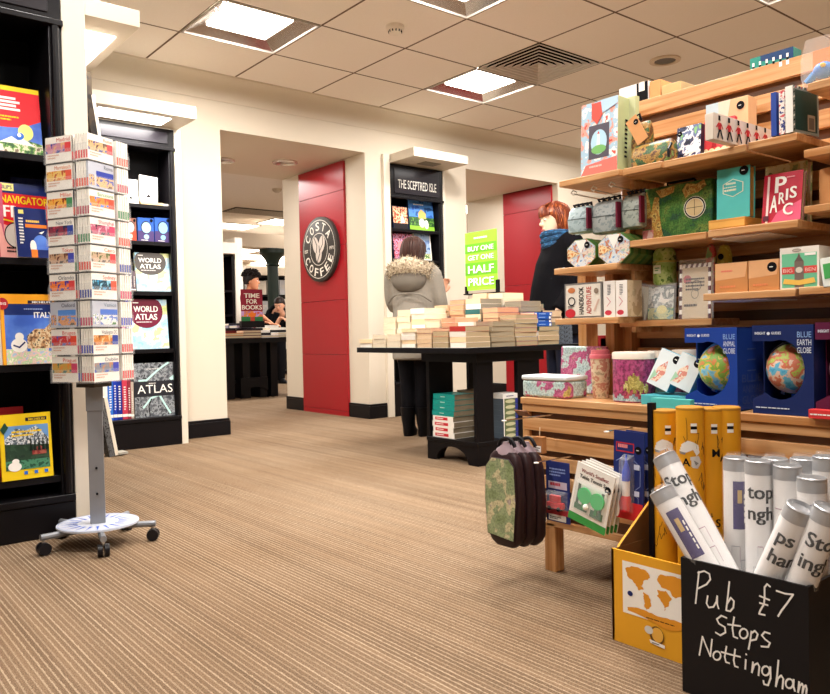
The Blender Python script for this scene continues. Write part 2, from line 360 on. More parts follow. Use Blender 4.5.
# ceiling fittings
DIFF = emit('fff6ea', 9, 'lit_diffuser'); REFL = mat('c4bdb8', .16, .9, .03, 4); RIM = mat('b9b1a8', .5)
def area(loc, sx, sy, power, col=(1, .96, .915), rot=(0, 0, 0), spread=PI):
    l = bpy.data.lights.new('lamp', 'AREA'); l.shape = 'RECTANGLE'; l.size = sx; l.size_y = sy; l.energy = power; l.color = col; l.spread = spread
    o = bpy.data.objects.new('lamp', l); COL.objects.link(o); o.location = loc; o.rotation_euler = rot; return o
LABEL = {(-2, 1): 'square recessed ceiling light above the far bookcases and cream pier', (1, 1): 'square recessed ceiling light touching corners with the slatted air vent', (-1, -1): 'square recessed ceiling light cut by the top edge of the photo'}
KEY = 45
for n, (i, j) in enumerate(LIGHTS):
    cx, cy = GX+(i+.5)*SX, GY+(j+.5)*SY; w, d, rec, f = SX/2-.006, SY/2-.006, .045, .62
    t = thing('ceiling_light', LABEL.get((i, j), 'square recessed ceiling light over the unseen part of the shop'), 'ceiling light', (cx, cy, CEIL), 0, 'recessed square ceiling lights')
    q = MB()
    for a in (-1, 1): q.box(-w, a*d-.012*(a > 0), -.006, w, a*d+.012*(a < 0), .004, RIM); q.box(a*w-.012*(a > 0), -d, -.006, a*w+.012*(a < 0), d, .004, RIM)
    q.build('rim', t, smooth=0)
    q = MB(); o_ = [(-w, -d, 0), (w, -d, 0), (w, d, 0), (-w, d, 0)]; i_ = [(-w*f, -d*f, rec), (w*f, -d*f, rec), (w*f, d*f, rec), (-w*f, d*f, rec)]
    for k in range(4): q.poly([o_[k], o_[(k+1) % 4], i_[(k+1) % 4], i_[k]], REFL)
    q.build('reflector', t, smooth=0)
    q = MB(); q.box(-w*f, -d*f, rec-.012, w*f, d*f, rec+.02, DIFF); q.build('diffuser', t, smooth=0)
    area((cx, cy, CEIL+.03), SX*.5, SY*.5, KEY)
t = thing('air_vent', 'square slatted air vent set in the ceiling tiles', 'air vent', (GX+1.5*SX, GY+.5*SY, CEIL)); w, d = SX/2-.008, SY/2-.008
VM = mat('d8cfc4', .35); q = MB(); q.box(-w, -d, .07, w, d, .09, mat('0c0b0c', .8)); q.build('backing', t)
for k in range(7):
    f0 = 1-k*.14; f1 = f0-.1; fl = f0-.045; q = MB(); z0, z1 = -.004, .04; VSHADE = mat('0b0a0b', .9, spec=.05)  # black upper faces paint in the shade seen inside the vent gaps
    for s in range(4):
        c = [(-1, -1), (1, -1), (1, 1), (-1, 1)]; a, e = c[s], c[(s+1) % 4]
        q.poly([(a[0]*w*f0, a[1]*d*f0, z0), (e[0]*w*f0, e[1]*d*f0, z0), (e[0]*w*fl, e[1]*d*fl, z0), (a[0]*w*fl, a[1]*d*fl, z0)], VM); q.poly([(a[0]*w*fl, a[1]*d*fl, z0), (e[0]*w*fl, e[1]*d*fl, z0), (e[0]*w*f1, e[1]*d*f1, z1), (a[0]*w*f1, a[1]*d*f1, z1)], VM); q.poly([(a[0]*w*f0, a[1]*d*f0, z0+.002), (e[0]*w*f0, e[1]*d*f0, z0+.002), (e[0]*w*f1, e[1]*d*f1, z1+.004), (a[0]*w*f1, a[1]*d*f1, z1+.004)], VSHADE)
    q.build('slat', t, smooth=0)
P = at_z(395, 26, CEIL); t = thing('smoke_detector', 'round cream smoke detector on the ceiling between two lights', 'smoke detector', P)
q = MB(); q.lathe((0, 0, 0), [(.062, 0), (.062, -.018), (.05, -.03)], mat('e9dfcf', .4), 28); q.build('base', t)
q = MB(); q.lathe((0, 0, -.03), [(.045, 0), (.04, -.02), (.025, -.026)], mat('e9dfcf', .4), 28)
for k in range(12): a = k*PI/6; q.box(.043*math.cos(a)-.003, .043*math.sin(a)-.003, -.046, .043*math.cos(a)+.003, .043*math.sin(a)+.003, -.032, INK)
q.build('sensor_cap', t)
P = at_z(665, 60, CEIL); t = thing('ceiling_speaker', 'round grey speaker grille in the ceiling above the wooden display', 'speaker', P)
q = MB(); q.lathe((0, 0, 0), [(.115, 0), (.115, -.01), (.08, -.012), (.08, 0)], mat('d8c3aa', .4), 36, False); q.build('rim', t)
q = MB(); q.lathe((0, 0, -.004), [(.08, 0), (.05, -.002), (.001, -.003)], mat('6d655d', .6), 36); q.build('grille', t)
for (px, py, lab) in ((222, 160, 'round downlight in the passage soffit, beside the opening'), (285, 162, 'round downlight in the passage soffit nearest the red panel'), (515, 207, 'flat round downlight in the soffit of the second passage')):
    P = at_z(px, py, SOF); P.z = SOF; t = thing('downlight', lab, 'downlight', P, 0, 'soffit downlights')
    q = MB(); q.lathe((0, 0, 0), [(.12, 0), (.12, -.012), (.09, -.016), (.085, -.002)], mat('d9d2c8', .25, .6), 32, False); q.build('rim', t)
    q = MB(); q.lathe((0, 0, -.003), [(.086, 0), (.06, -.004), (.001, -.005)], mat('a59a8c', .2, .5), 24); q.build('lamp_glass', t)
area((3.45, 6.5, SOF-.03), .9, .6, 14); area((6.1, 6.5, SOF-.03), .9, .6, 14)
# ------------------------------------------------------------------ the room beyond
BC = 2.86
slab('wall_rear', (1.0, 20, 0, 24, 20.15, BC+.2)); slab('wall_rear', (1.0, WB, 0, 1.1, 20, BC+.2)); slab('wall_rear', (23.8, WB, 0, 24, 20, BC+.2), (9.2, WB-.1, 0, 24, WB, BC+.2))
b = MB(); b.box(1.0, WB, BC, 24, 20.1, BC+.1, mat('e2d9cf', .8)); struct(b.build('ceiling', smooth=0)); b = MB(); b.box(1.1, 12.4, 2.36, 23.8, 12.8, 2.6, mat('e2d6c6', .8)); struct(b.build('ceiling_beam', smooth=0))
RL = emit('fff4e4', 7, 'lit_diffuser')
for n, (px, py, Z, wx, wy) in enumerate(((231, 225.5, BC, .9, .7), (287, 222, BC, .9, .7), (259, 257, BC, 1.6, 1.2), (233, 250, BC, 1.2, 1.0), (284, 262, BC, 1.6, 1.2), (470, 209, BC, .9, .7))):
    P = at_z(px, py, Z); t = thing('ceiling_light', ['flat ceiling panel light beyond the passage beside the cream wall', 'flat ceiling panel light beyond the passage beside the red panel', 'small lit ceiling panel by the capital of the green pillar', 'small lit ceiling panel over the far dark bookcase', 'small lit ceiling panel behind the green pillar', 'ceiling panel light seen over the green sale sign'][n], 'ceiling light', (P.x, P.y, Z), 0, 'panel lights in the room beyond')
    q = MB(); q.box(-wx/2, -wy/2, -.015, wx/2, wy/2, 0, RIM); q.build('rim', t)
    q = MB(); q.box(-wx/2+.03, -wy/2+.03, -.02, wx/2-.03, wy/2-.03, -.012, RL); q.build('diffuser', t)
for x in (3, 6, 9, 12): area((x, 9.2, BC-.03), .8, .8, 90); area((x+1.5, 14.2, BC-.03), 1, 1, 110); area((x+5, 18, BC-.03), 1, 1, 110)
P = at_z(277, 189, BC); t = thing('smoke_detector', 'small round detector on the ceiling past the passage soffit', 'smoke detector', (P.x, P.y, BC))
q = MB(); q.lathe((0, 0, 0), [(.07, 0), (.06, -.03), (.03, -.05), (.001, -.05)], mat('b7aa98', .5), 20); q.build('body', t)
P = at_z(262, 212, BC); t = thing('air_vent', 'dark slatted ceiling vent in the room past the passage', 'air vent', (P.x, P.y, BC))
q = MB(); q.box(-.6, -.25, -.012, .6, .25, 0, mat('4c443c', .6)); q.build('backing', t)
for k in range(5): q = MB(); q.box(-.58, -.2+k*.1, -.02, .58, -.17+k*.1, -.012, mat('b5a896', .5)); q.build('slat', t)
# green iron pillar
P = at_y(273.5, 300, 12.6); t = thing('pillar', 'dark green round iron pillar with a flared capital', 'pillar', (P.x, P.y, 0)); PG = mat('26332e', .35)
top = 2.36; q = MB(); q.lathe((0, 0, 0), [(.17, 0), (.17, .12), (.11, .2), (.10, top-.3)], PG, 28); q.build('shaft', t)
q = MB(); q.lathe((0, 0, top-.32), [(.1, 0), (.13, .02), (.11, .05), (.13, .12), (.2, .2), (.235, .24), (.235, .318)], PG, 28); q.build('capital', t)
# ------------------------------------------------------------------ dark wooden bookcases
def bookcase(t, x0, x1, yf, depth, ztop, shelves, plinth, header, right_post=.035, left_post=.035, kick=0, bead=True):
    """parts of a dark case in the local frame of t (origin at floor, front at y=0)"""
    q = MB(); q.box(x0, 0, 0, x0+left_post, depth, ztop, CASE); q.build('side_panel', t, bevel=.003)
    q = MB(); q.box(x1-right_post, 0, 0, x1, depth, ztop, CASE)
    if bead: q.tube([(x1-right_post*.5, -.004, plinth), (x1-right_post*.5, -.004, header)], right_post*.33, CASE, 10)
    q.build('side_panel', t, bevel=.003)
    q = MB(); q.box(x0+left_post, depth-.012, 0, x1-right_post, depth, ztop, CASEIN); q.build('back_panel', t)
    q = MB(); q.box(x0, -.012, 0, x1, depth-.02, plinth-.03, CASE); q.box(x0, -.02, plinth-.03, x1, depth-.02, plinth, CASE); q.build('plinth', t, bevel=.004)
    for z in shelves:
        q = MB(); q.box(x0+left_post, .004, z-.028, x1-right_post, depth-.012, z, CASE); q.build('shelf', t, bevel=.002)
    q = MB(); q.box(x0, -.004, header, x1, depth, ztop, CASE); q.box(x0-.003, -.022, header-.018, x1+.004, .02, header+.006, CASE)
    w = x1-x0
    q.box(x0+.05, -.012, header+.03, x1-.05, 0, ztop-.03, mat('242126', .3)); q.build('header', t, bevel=.003)
    return q
# near case, cut by the left edge of the photo
Y1 = 3.35
def z1(px, py): return at_y(px, py, Y1).z
HB = z1(0, 10); zs = [z1(5, 150.5), z1(5, 257), z1(5, 365.5), z1(5, 482)]; PL = z1(0, 503)
X1 = at_y(75.5, 500, Y1).x-.002
t = thing('bookcase', 'tall black bookcase of atlases cut by the edge of the photo', 'bookcase', (0, Y1, 0)); CASE1 = t
bookcase(t, -.75, X1-.0, 0, .33, 2.36, zs, PL, HB, right_post=.05)
b = MB(); b.box(X1+.002, Y1-.004, 0, 1.0, 3.698, CEIL, PANELW); struct(b.build('trim_4', bevel=.002))
PHA = ramp_mat(['27408f', '6aa0d8', 'e8e3d8', '8a6a4c', '3a2f2a'], 30); PHB = ramp_mat(['b7352c', 'e88a3a', 'f3d9a2', '5c4a9a', '2b4d8e'], 34); PHC = ramp_mat(['2f5b2d', '6b9a45', 'd8d2b0', '7b6b52'], 40)
PHD = ramp_mat(['c9382e', 'f0b8a0', '7d3b33', 'f5e6d6'], 50); PHE = ramp_mat(['1f3f8c', '2e6cc4', '8fc0ea', 'f0efe8'], 22); MAPL = ramp_mat(['9fd0ee', 'cfe8f4', 'f4efc8', 'd2e3a2'], 26); MAPR = ramp_mat(['f2ead8', 'bcd9a6', 'e9c9c0', 'a9c7dd'], 60)
SKY1 = ramp_mat(['2c4aa8', '3f66c8', '5a86dc'], 8, const=False)
def at1(pl, pr, pb, ptop, dy=.02, shelf=0): return span_y(Y1+dy, pl, pr, ptop, zs[shelf])
def art_kids(f, w, h):
    f.rect(0, h*.93, w, h*.07, YEL); f.rect(0, 0, w, h*.42, SKY1); f.rect(0, h*.38, w, h*.55, mat('e02a34', .35))
    f.poly([(w*x, h*y) for x, y in ((0, .4), (.5, .36), (.8, .40), (1, .52), (1, .3), (0, .25))], SKY1)
    for k in range(4): f.rect(w*.42, h*(.80-.055*k), w*(.33+.04*(k % 2)), h*.035, WHITE)
    f.scribble(w*.5, h*.47, w*.27, h*.09, YEL, 2)
    f.ell(w*.83, h*.33, w*.08, h*.12, mat('f5f08a', .5)); f.ell(w*.77, h*.27, w*.04, h*.05, BLUE); f.ell(w*.76, h*.28, w*.02, h*.03, WHITE)
    f.poly([(0, 0), (w, 0), (w, h*.17), (w*.8, h*.22), (w*.6, h*.16), (w*.3, h*.2), (0, h*.14)], PHC); f.poly([(w*.55, h*.15), (w*.68, h*.25), (w*.8, h*.15)], WHITE); f.poly([(w*.7, h*.15), (w*.8, h*.23), (w*.92, h*.13)], WHITE)
    f.poly([(w*.3, 0), (w*.6, 0), (w*.58, h*.12), (w*.3, h*.14)], mat('f3d9cf', .5)); f.poly([(w*.38, h*.33), (w*.5, h*.35), (w*.56, h*.31), (w*.45, h*.29)], WHITE)
L, w, h = at1(-60, 41, 150, 79, .05); book('atlas', 'red and blue children\'s atlas with a yellow top band', 'book', L, 0, w, h, .012, WHITE, art_kids, .18)
def art_nav(f, w, h):
    f.rect(0, 0, w, h, mat('d9222c', .4)); f.rect(0, h*.86, w, h*.14, NAVY); f.poly([(0, 0), (w, 0), (w, h*.3), (0, h*.45)], mat('f2a9a0', .5))
    f.rect(.003, h*.89, w*.3, h*.1, mat('f2e58a', .5)); f.text("PHILIP'S", w*.02, h*.915, h*.05, NAVY, w*.26); f.text('NAVIGATOR', w*.06, h*.73, h*.105, YEL, w*.9)
    f.text('FR', w*.1, h*.54, h*.16, WHITE, w*.3); f.ell(w*.3, h*.3, w*.2, h*.16, mat('cfc7bd', .5)); f.ring(w*.3, h*.3, w*.21, h*.17, .004, INK); f.stroke([(w*.1, h*.5), (w*.35, h*.47)], .006, YEL); f.scribble(w*.12, h*.06, w*.3, h*.09, INK)
def art_nspine(f, w, h): f.rect(0, 0, w, h, mat('c42430', .4)); f.text('NAVIGATOR', w*.7, h*.3, w*.4, YEL, h*.5, rot=PI/2)
L, w, h = at1(4, 52, 255, 184, .06, 1); L.x -= .01; book('road_atlas', 'red and navy road atlas standing behind a small blue one', 'book', L, .12, w*1.15, h, .03, mat('c42430', .4), art_nav, .1, spine_art=art_nspine)
L, w, h = at1(-12, 3, 255, 182, .05, 1); book('road_atlas', 'pink-spined atlas cut by the photo edge beside the red road atlas', 'book', L, 0, w, h, .03, mat('c85a78', .4), None, .08)
L, w, h = at1(12, 50, 255, 178, .14, 1); book('road_atlas', 'dark blue atlas standing behind the red road atlas', 'book', L, 0, w, h, .02, NAVY, None, .06)
def art_blue(f, w, h):
    f.rect(0, 0, w, h, NAVY); f.rect(w*.12, h*.87, w*.16, h*.08, mat('efe27a', .5)); f.scribble(w*.33, h*.68, w*.6, h*.09, mat('f2c55a', .5), 1); f.rect(w*.3, h*.6, w*.68, h*.07, ORANGE)
    f.ell(w*.75, h*.16, w*.3, h*.3, SKY1, a0=0, a1=PI); f.ell(w*.5, h*.22, w*.1, h*.13, WHITE); f.rect(w*.42, 0, w*.2, h*.16, ORANGE); f.poly([(w*.7, h*.5), (w*.9, h*.55), (w*.8, h*.48)], WHITE); f.scribble(w*.1, h*.25, w*.14, h*.55, WHITE, 9)
L, w, h = at1(16, 49, 256, 207, .0, 1); book('road_atlas', 'small blue atlas leaning in front of the red road atlas', 'book', L, .1, w, h, .012, WHITE, art_blue, .16)
def art_italy(f, w, h):
    f.rect(0, 0, w, h, mat('1e2f6c', .4)); f.rect(0, h*.86, w, h*.14, mat('f5a623', .45)); f.rect(0, 0, w*.06, h*.9, mat('f5a623', .45)); f.rect(w*.5, h*.865, w*.46, h*.045, mat('2a2238', .4)); f.text('MICHELIN', w*.58, h*.873, h*.03, WHITE, w*.34)
    f.rect(w*.06, h*.2, w*.94, h*.5, SKY1); f.text('ITALY', w*.6, h*.66, h*.085, WHITE, w*.36); f.scribble(w*.42, h*.77, w*.5, h*.03, mat('9fb0e0', .5), 1)
    f.poly([(w*.45, h*.2), (w*.45, h*.4), (w*.6, h*.5), (w*.78, h*.5), (w*.92, h*.6), (w, h*.5), (w, h*.2)], ramp_mat(['6b4a34', 'b98a5e', 'e2c9a0', '3d3230'], 70)); f.rect(w*.06, 0, w*.94, h*.22, MAPR)
    f.ell(w*.3, h*.27, w*.15, h*.10, WHITE); f.ell(w*.31, h*.39, w*.08, h*.06, WHITE); f.stroke([(w*.2, h*.27), (w*.3, h*.24), (w*.4, h*.31)], .006, NAVY)
    f.rect(w*.44, h*.18, w*.06, h*.04, BLUE); f.rect(w*.84, h*.18, w*.06, h*.04, BLUE); f.ell(w*.03, h*.86, w*.11, h*.085, mat('b0202c', .4)); f.text('2015', w*.03, h*.845, h*.035, WHITE, w*.15, 'c')
L, w, h = at1(1, 56, 364, 294, .0, 2); book('road_atlas', 'blue and orange road atlas titled ITALY', 'book', L, .04, w, h, .012, mat('f5a623', .45), art_italy, .1)
L, w, h = at1(-14, 10, 364, 299, .03, 2); book('road_atlas', 'atlas with a ringed spine beside the ITALY atlas', 'book', L, 0, w, h, .012, WHITE, None, .1)
def art_alps(f, w, h):
    f.rect(0, 0, w, h, YEL); f.rect(w*.5, h*.88, w*.42, h*.055, mat('2a2238', .4)); f.text('MICHELIN', w*.56, h*.888, h*.035, YEL, w*.32); f.rect(w*.08, h*.15, w*.86, h*.66, ramp_mat(['1c3326', '24402e', '33503a'], 30)); f.rect(w*.08, h*.55, w*.86, h*.27, mat('6f9fd6', .5))
    f.poly([(w*.08, h*.55), (w*.08, h*.62), (w*.3, h*.78), (w*.5, h*.74), (w*.7, h*.8), (w*.94, h*.6), (w*.94, h*.5)], ramp_mat(['8fa0ae', 'd8dde0', '55616e', 'f2f2f0'], 60)); f.scribble(w*.22, h*.64, w*.6, h*.11, YEL, 2)
    f.poly([(w*.6, h*.36), (w*.6, h*.42), (w*.75, h*.5), (w*.88, h*.42), (w*.88, h*.36)], ramp_mat(['8a3030', 'a85a4a'], 40)); f.rect(w*.08, h*.15, w*.86, h*.14, ramp_mat(['2f6a4f', '4a8a68', '22503c'], 50)); f.ell(w*.25, h*.2, w*.13, h*.07, WHITE); f.ell(w*.27, h*.28, w*.07, h*.04, WHITE)
    for k in range(5): f.poly([(w*(.55+.08*k), h*.42), (w*(.58+.08*k), h*.66), (w*(.61+.08*k), h*.42)], mat('14231a', .6))
    for k in range(3): f.rect(w*(.42+.2*k), h*.07, w*.07, h*.05, BLUE)
    f.poly([(w*.0, h*.78), (w*.1, h*.88), (w*.16, h*.8), (w*.06, h*.7)], mat('1f4a3a', .5))
L, w, h = at1(0, 52, 481, 414, .0, 3); book('road_atlas', 'yellow-bordered road atlas with a mountain lake cover', 'book', L, .03, w, h, .012, YEL, art_alps, .1)
L, w, h = at1(-40, 24, 481, 409, .1, 3); book('road_atlas', 'red atlas standing behind the yellow-bordered road atlas', 'book', L, 0, w, h, .02, mat('a81c24', .4), None, .06)
# lit pelmets
def pelmet(label, x0, x1, y0, y1, z0, z1, lamp, P_=9):
    t = thing('pelmet', label, 'light pelmet', ((x0+x1)/2, (y0+y1)/2, z0)); a, c = (x1-x0)/2, (y1-y0)/2; hh = z1-z0
    q = MB(); q.box(-a, -c, 0, a, c, hh, PANELW); q.build('box', t, bevel=.002)
    lx, ly = lamp; q = MB(); q.box(-a*lx, -c*ly, -.006, a*lx, c*ly, .002, emit('fff8ee', 12 if P_ > 1 else .0, 'lit_diffuser') if P_ > 1 else mat('8f8778', .4)); q.build('diffuser' if P_ > 1 else 'fitting', t, bevel=.004)
    if P_ > 1: area(((x0+x1)/2, (y0+y1)/2, z0-.012), a*2*lx, c*2*ly, P_)
    return t
pelmet('cream lit pelmet nearest the camera, over the framed boards', .985, 1.235, 3.36, 5.19, 2.147, 2.22, (.6, .82), 12)
# ------------------------------------------------------------------ second case, beyond the spinner
Y2 = 5.55
def z2(py, px=145): return at_y(px, py, Y2).z
zs2 = [z2(204), z2(241), z2(291.5), z2(349.5)]; PL2 = z2(418); HB2 = z2(149, 170); X2 = at_y(178, 300, Y2).x
t = thing('bookcase', 'black bookcase of world atlases beside the cream pier', 'bookcase', (0, Y2, 0))
bookcase(t, X2-.80, X2, 0, .22, 2.325, zs2, PL2, HB2, right_post=.042)
b = MB(); b.box(X2+.001, Y2-.006, 0, X2+.05, WY, 2.325, PANELW); struct(b.build('trim_5', bevel=.002))
pelmet('cream lit pelmet over the world atlas bookcase', 1.50, 2.293, 5.2, 5.56, 2.33, 2.417, (.62, .55), 16)
def at2(pl, pr, ptop, s, dy=.03): return span_y(Y2+dy, pl, pr, ptop, (zs2+[PL2])[s])
def art_white(f, w, h): f.ring(w*.55, h*.6, w*.16, h*.13, .003, mat('c9c4c0', .5)); f.poly([(w*.35, h*.18), (w*.5, h*.32), (w*.62, h*.18)], INK)
L, w, h = at2(123, 138, 179, 0); book('book', 'white face-out book on the atlas bookcase top shelf, nearest the spinner', 'book', L, 0, w, h, .02, WHITE, art_white, .1, group='white face-out books')
L, w, h = at2(139, 157, 174.5, 0, .06); L.z += .022; book('book', 'white face-out book propped on a flat book', 'book', L, 0, w, h*.88, .02, WHITE, art_white, .16, group='white face-out books', spin=.08)
L, w, h = at2(141, 163, 199, 0, .02); carton('book', 'tan book lying flat under the propped white book', 'book', L, 0, w, .02, .12, mat('d9b98a', .6))
L, w, h = at2(158, 170.5, 195, 0, .03); carton('book', 'white book lying flat at the shelf end by the bookcase post', 'book', L, 0, w, .018, .14, WHITE)
def art_gl(c1, c2):
    def f_(f, w, h): f.rect(0, 0, w, h*.45, c2); f.ell(w*.52, h*.6, w*.34, h*.27, mat('2c2a3c', .4)); f.ell(w*.53, h*.59, w*.29, h*.23, c1); f.ell(w*.52, h*.2, w*.16, h*.1, c1); f.ell(w*.85, h*.9, w*.1, h*.07, INK); f.scribble(w*.2, h*.03, w*.6, h*.05, WHITE, 1)
    return f_
for pl, pr, lab, bc, c1, c2 in ((124, 136, 'brown boxed globe partly behind the spinner', mat('8a5a4a', .4), mat('e0c4b0', .5), mat('b4442e', .4)), (137.5, 153.5, 'blue boxed globe, middle of three on the atlas bookcase', mat('2f5fb8', .4), mat('9fd0f0', .4), mat('4a3a6a', .4)), (154.5, 170, 'blue boxed globe nearest the post of the atlas bookcase', mat('2f5fb8', .4), mat('8cc8f0', .4), mat('4a3a6a', .4))):
    L, w, h = at2(pl, pr, 218, 1); carton('globe_box', lab, 'boxed globe', L, 0, w, h, .1, bc, art_gl(c1, c2), group='small boxed globes')
def art_wa(c):
    def f_(f, w, h):
        f.rect(0, 0, w, h, MAPW); f.ell(w*.42, h*.76, w*.46, h*.34, c, 28); f.text('WORLD', w*.42, h*.75, h*.12, WHITE, w*.66, 'c'); f.text('ATLAS', w*.42, h*.59, h*.12, WHITE, w*.6, 'c'); f.scribble(w*.15, h*.52, w*.6, h*.04, mat('d8d0d0', .5), 1); f.rect(w*.08, h*.92, w*.15, h*.02, WHITE)
    return f_
MAPW = ramp_mat(['8cc4e0', 'a4d0e6', 'c0dde8', 'd8d89a', 'b8c87a'], 9, 3, spread=.34)
L, w, h = at2(136, 171, 253, 2, .02); book('world_atlas', 'grey-titled WORLD ATLAS with a pale map cover', 'book', L, 0, w, h, .03, MAPL, art_wa(mat('55504c', .45)), .12)
L, w, h = at2(166, 175, 255, 2, .12); book('world_atlas', 'pale atlas edge showing behind the grey-titled WORLD ATLAS', 'book', L, 0, w, h, .03, ramp_mat(['c8d8c0', '8fb0a8'], 20), None, .1)
L, w, h = at2(131, 168, 299.5, 3, .02); book('world_atlas', 'maroon-titled WORLD ATLAS with a pale map cover', 'book', L, 0, w, h, .03, ramp_mat(['bcdcf0', 'd6e8f2', 'e8eef0'], 20), art_wa(mat('6d1030', .45)), .1)
L, w, h = at2(164, 174, 301, 3, .12); book('world_atlas', 'grey-blue atlas edge behind the maroon-titled WORLD ATLAS', 'book', L, 0, w, h, .03, ramp_mat(['5c7888', '8fa4b0'], 20), None, .08)
RIV = ramp_mat(['3c4046', '5c6066', '8f9498', '2c3036'], 34)
def art_atlas(f, w, h):
    f.rect(0, 0, w, h, RIV); TQ = mat('bfe6e0', .4)
    f.stroke([(w*.12, h*.68), (w*.3, h*.68), (w*.55, h*.84), (w*.7, h*.92), (w*.85, h*.99)], .014, TQ); f.stroke([(w*.2, h*.18), (w*.4, h*.35), (w*.6, h*.4), (w*.7, h*.25), (w*.85, h*.05)], .014, TQ); f.stroke([(w*.35, h*.02), (w*.33, h*.2), (w*.4, h*.33)], .008, INK); f.poly([(w*.86, h*.7), (w, h*.78), (w, h*.68), (w*.9, h*.66)], TQ)
    f.rect(0, h*.38, w*.98, h*.28, mat('26262c', .4)); f.text('ATLAS', w*.5, h*.44, h*.16, WHITE, w*.86, 'c', False); f.scribble(w*.35, h*.61, w*.25, h*.02, WHITE, 1); f.scribble(w*.3, h*.87, w*.5, h*.03, mat('cfcfcf', .5), 1)
L, w, h = at2(134, 175, 363, 4, .01); book('world_atlas', 'large grey ATLAS with a pale winding river cover', 'book', L, 0, w, h, .04, mat('3c4046', .4), art_atlas, .05)
def spines(prs, s, dy, top, cols, labs, grp):
    for (pl, pr), c, lb, tp in zip(prs, cols, labs, top):
        L, w, h = at2(pl, pr, tp, s, dy)
        def art(f, w, h): f.scribble(w*.3, h*.2, w*.4, h*.55, WHITE, 10); f.rect(0, h*.06, w, h*.06, WHITE)
        carton('book', lb, 'book', L, 0, w*.94, h, .15, c, art, group=grp)
spines(((119, 124), (124, 129), (129, 132.5), (132.5, 135.6)), 2, .02, (270, 269, 270, 271), (mat('6a6468', .5), mat('7d7678', .5), mat('5a5560', .5), mat('6a5a60', .5)), ('dark grey book spine nearest the spinner, left of the grey WORLD ATLAS', 'second grey spine from the spinner on the grey WORLD ATLAS shelf', 'third grey spine from the spinner on the grey WORLD ATLAS shelf', 'grey spine touching the grey-titled WORLD ATLAS'), 'grey spines')
spines(((121, 125), (125, 128), (128, 131)), 3, .02, (302, 300, 305), (mat('c46a9a', .5), mat('3a3a9a', .5), mat('e8e2ea', .5)), ('pink spine beside the maroon-titled WORLD ATLAS', 'violet spine beside the maroon-titled WORLD ATLAS', 'white spine touching the maroon-titled WORLD ATLAS'), 'coloured spines')
spines(((102, 107), (107, 112.5), (112.5, 116.5), (116.5, 121.5), (121.5, 127), (127, 130.5), (130.5, 133.5)), 4, .02, (374, 374, 373, 374, 375, 377, 382), (WHITE, BLUE, mat('1f3aa8', .4), mat('1a2f8c', .4), mat('c03a50', .4), mat('8a2a3a', .4), mat('b8a898', .5)), ('white spine first in the bottom row of the atlas bookcase', 'bright blue spine second in the bottom row of the atlas bookcase', 'royal blue spine third in the bottom row of the atlas bookcase', 'deep blue spine fourth in the bottom row of the atlas bookcase', 'rose red spine fifth in the bottom row of the atlas bookcase', 'maroon spine sixth in the bottom row of the atlas bookcase', 'thin tan spine touching the large grey ATLAS'), 'bottom row spines')
# side case behind the spinner (faces the aisle), with the framed boards and leaning board
t = thing('bookcase', 'cream-lit side bookcase seen end on behind the guide spinner', 'bookcase', (.98, 4.55, 0), FX+PI)
q = MB(); q.box(-.845, .0, 0, .9, .235, .1, CASE); q.build('plinth', t); q = MB(); q.box(-.845, .215, .1, .9, .235, 2.14, CASEIN); q.build('back_panel', t)
for k, z in enumerate((.45, .8, 1.15, 1.5)): q = MB(); q.box(-.845, -.235 if z > 1.4 else -.05, z-.028, .9, .215, z, CASE); q.build('shelf', t)
def board(label, yc, x, z0, h, lean, wdt, mt, edge, name='framed_board'):
    q = MB(); q.box(-wdt/2, 0, 0, wdt/2, .028, h, mt); o = q.build(name, None, (x, yc, z0+.028*math.sin(lean)), PI/2); o.rotation_euler = (-lean, 0, PI/2); tag(o, label, 'picture board')
    q = MB(); q.box(-wdt/2, -(.014 if edge is WHITE else .006), -.0, wdt/2, .0, h, edge); q.build('face', o)
BK = ramp_mat(['0e0b0a', '241b13', '3d3020', '0a0808'], 20, stretch=(1, 1, .5))
board('tall dark patterned board standing upright behind the spinner top', 3.94, 1.196, 1.501, .60, .01, .03, BK, BK)
board('shorter dark board with a white face leaning behind the spinner top', 3.79, 1.19, 1.501, .43, .13, .12, BK, WHITE)
P = at_z(112, 457, .0); CRM = mat('e9dfcc', .5); q = MB(); q.box(-.05, .022, 0, .05, .06, .40, ramp_mat(['3a3a3c', '5f5f60', '222225'], 60)); o = q.build('leaning_board', None, (P.x+.045, P.y+.052, .06*math.sin(.16)), PI/2); o.rotation_euler = (-.16, 0, PI/2); tag(o, 'spotted grey board with a cream face leaning on the floor behind the spinner', 'picture board')
q = MB(); q.box(-.051, 0, 0, .051, .022, .40, CRM); q.build('face', o); q = MB(); q.X = Matrix.Rotation(.16, 4, 'X'); q.box(-.055, -.062, .001, .055, .004, .014, mat('a8a296', .5)); q.build('foot', o)
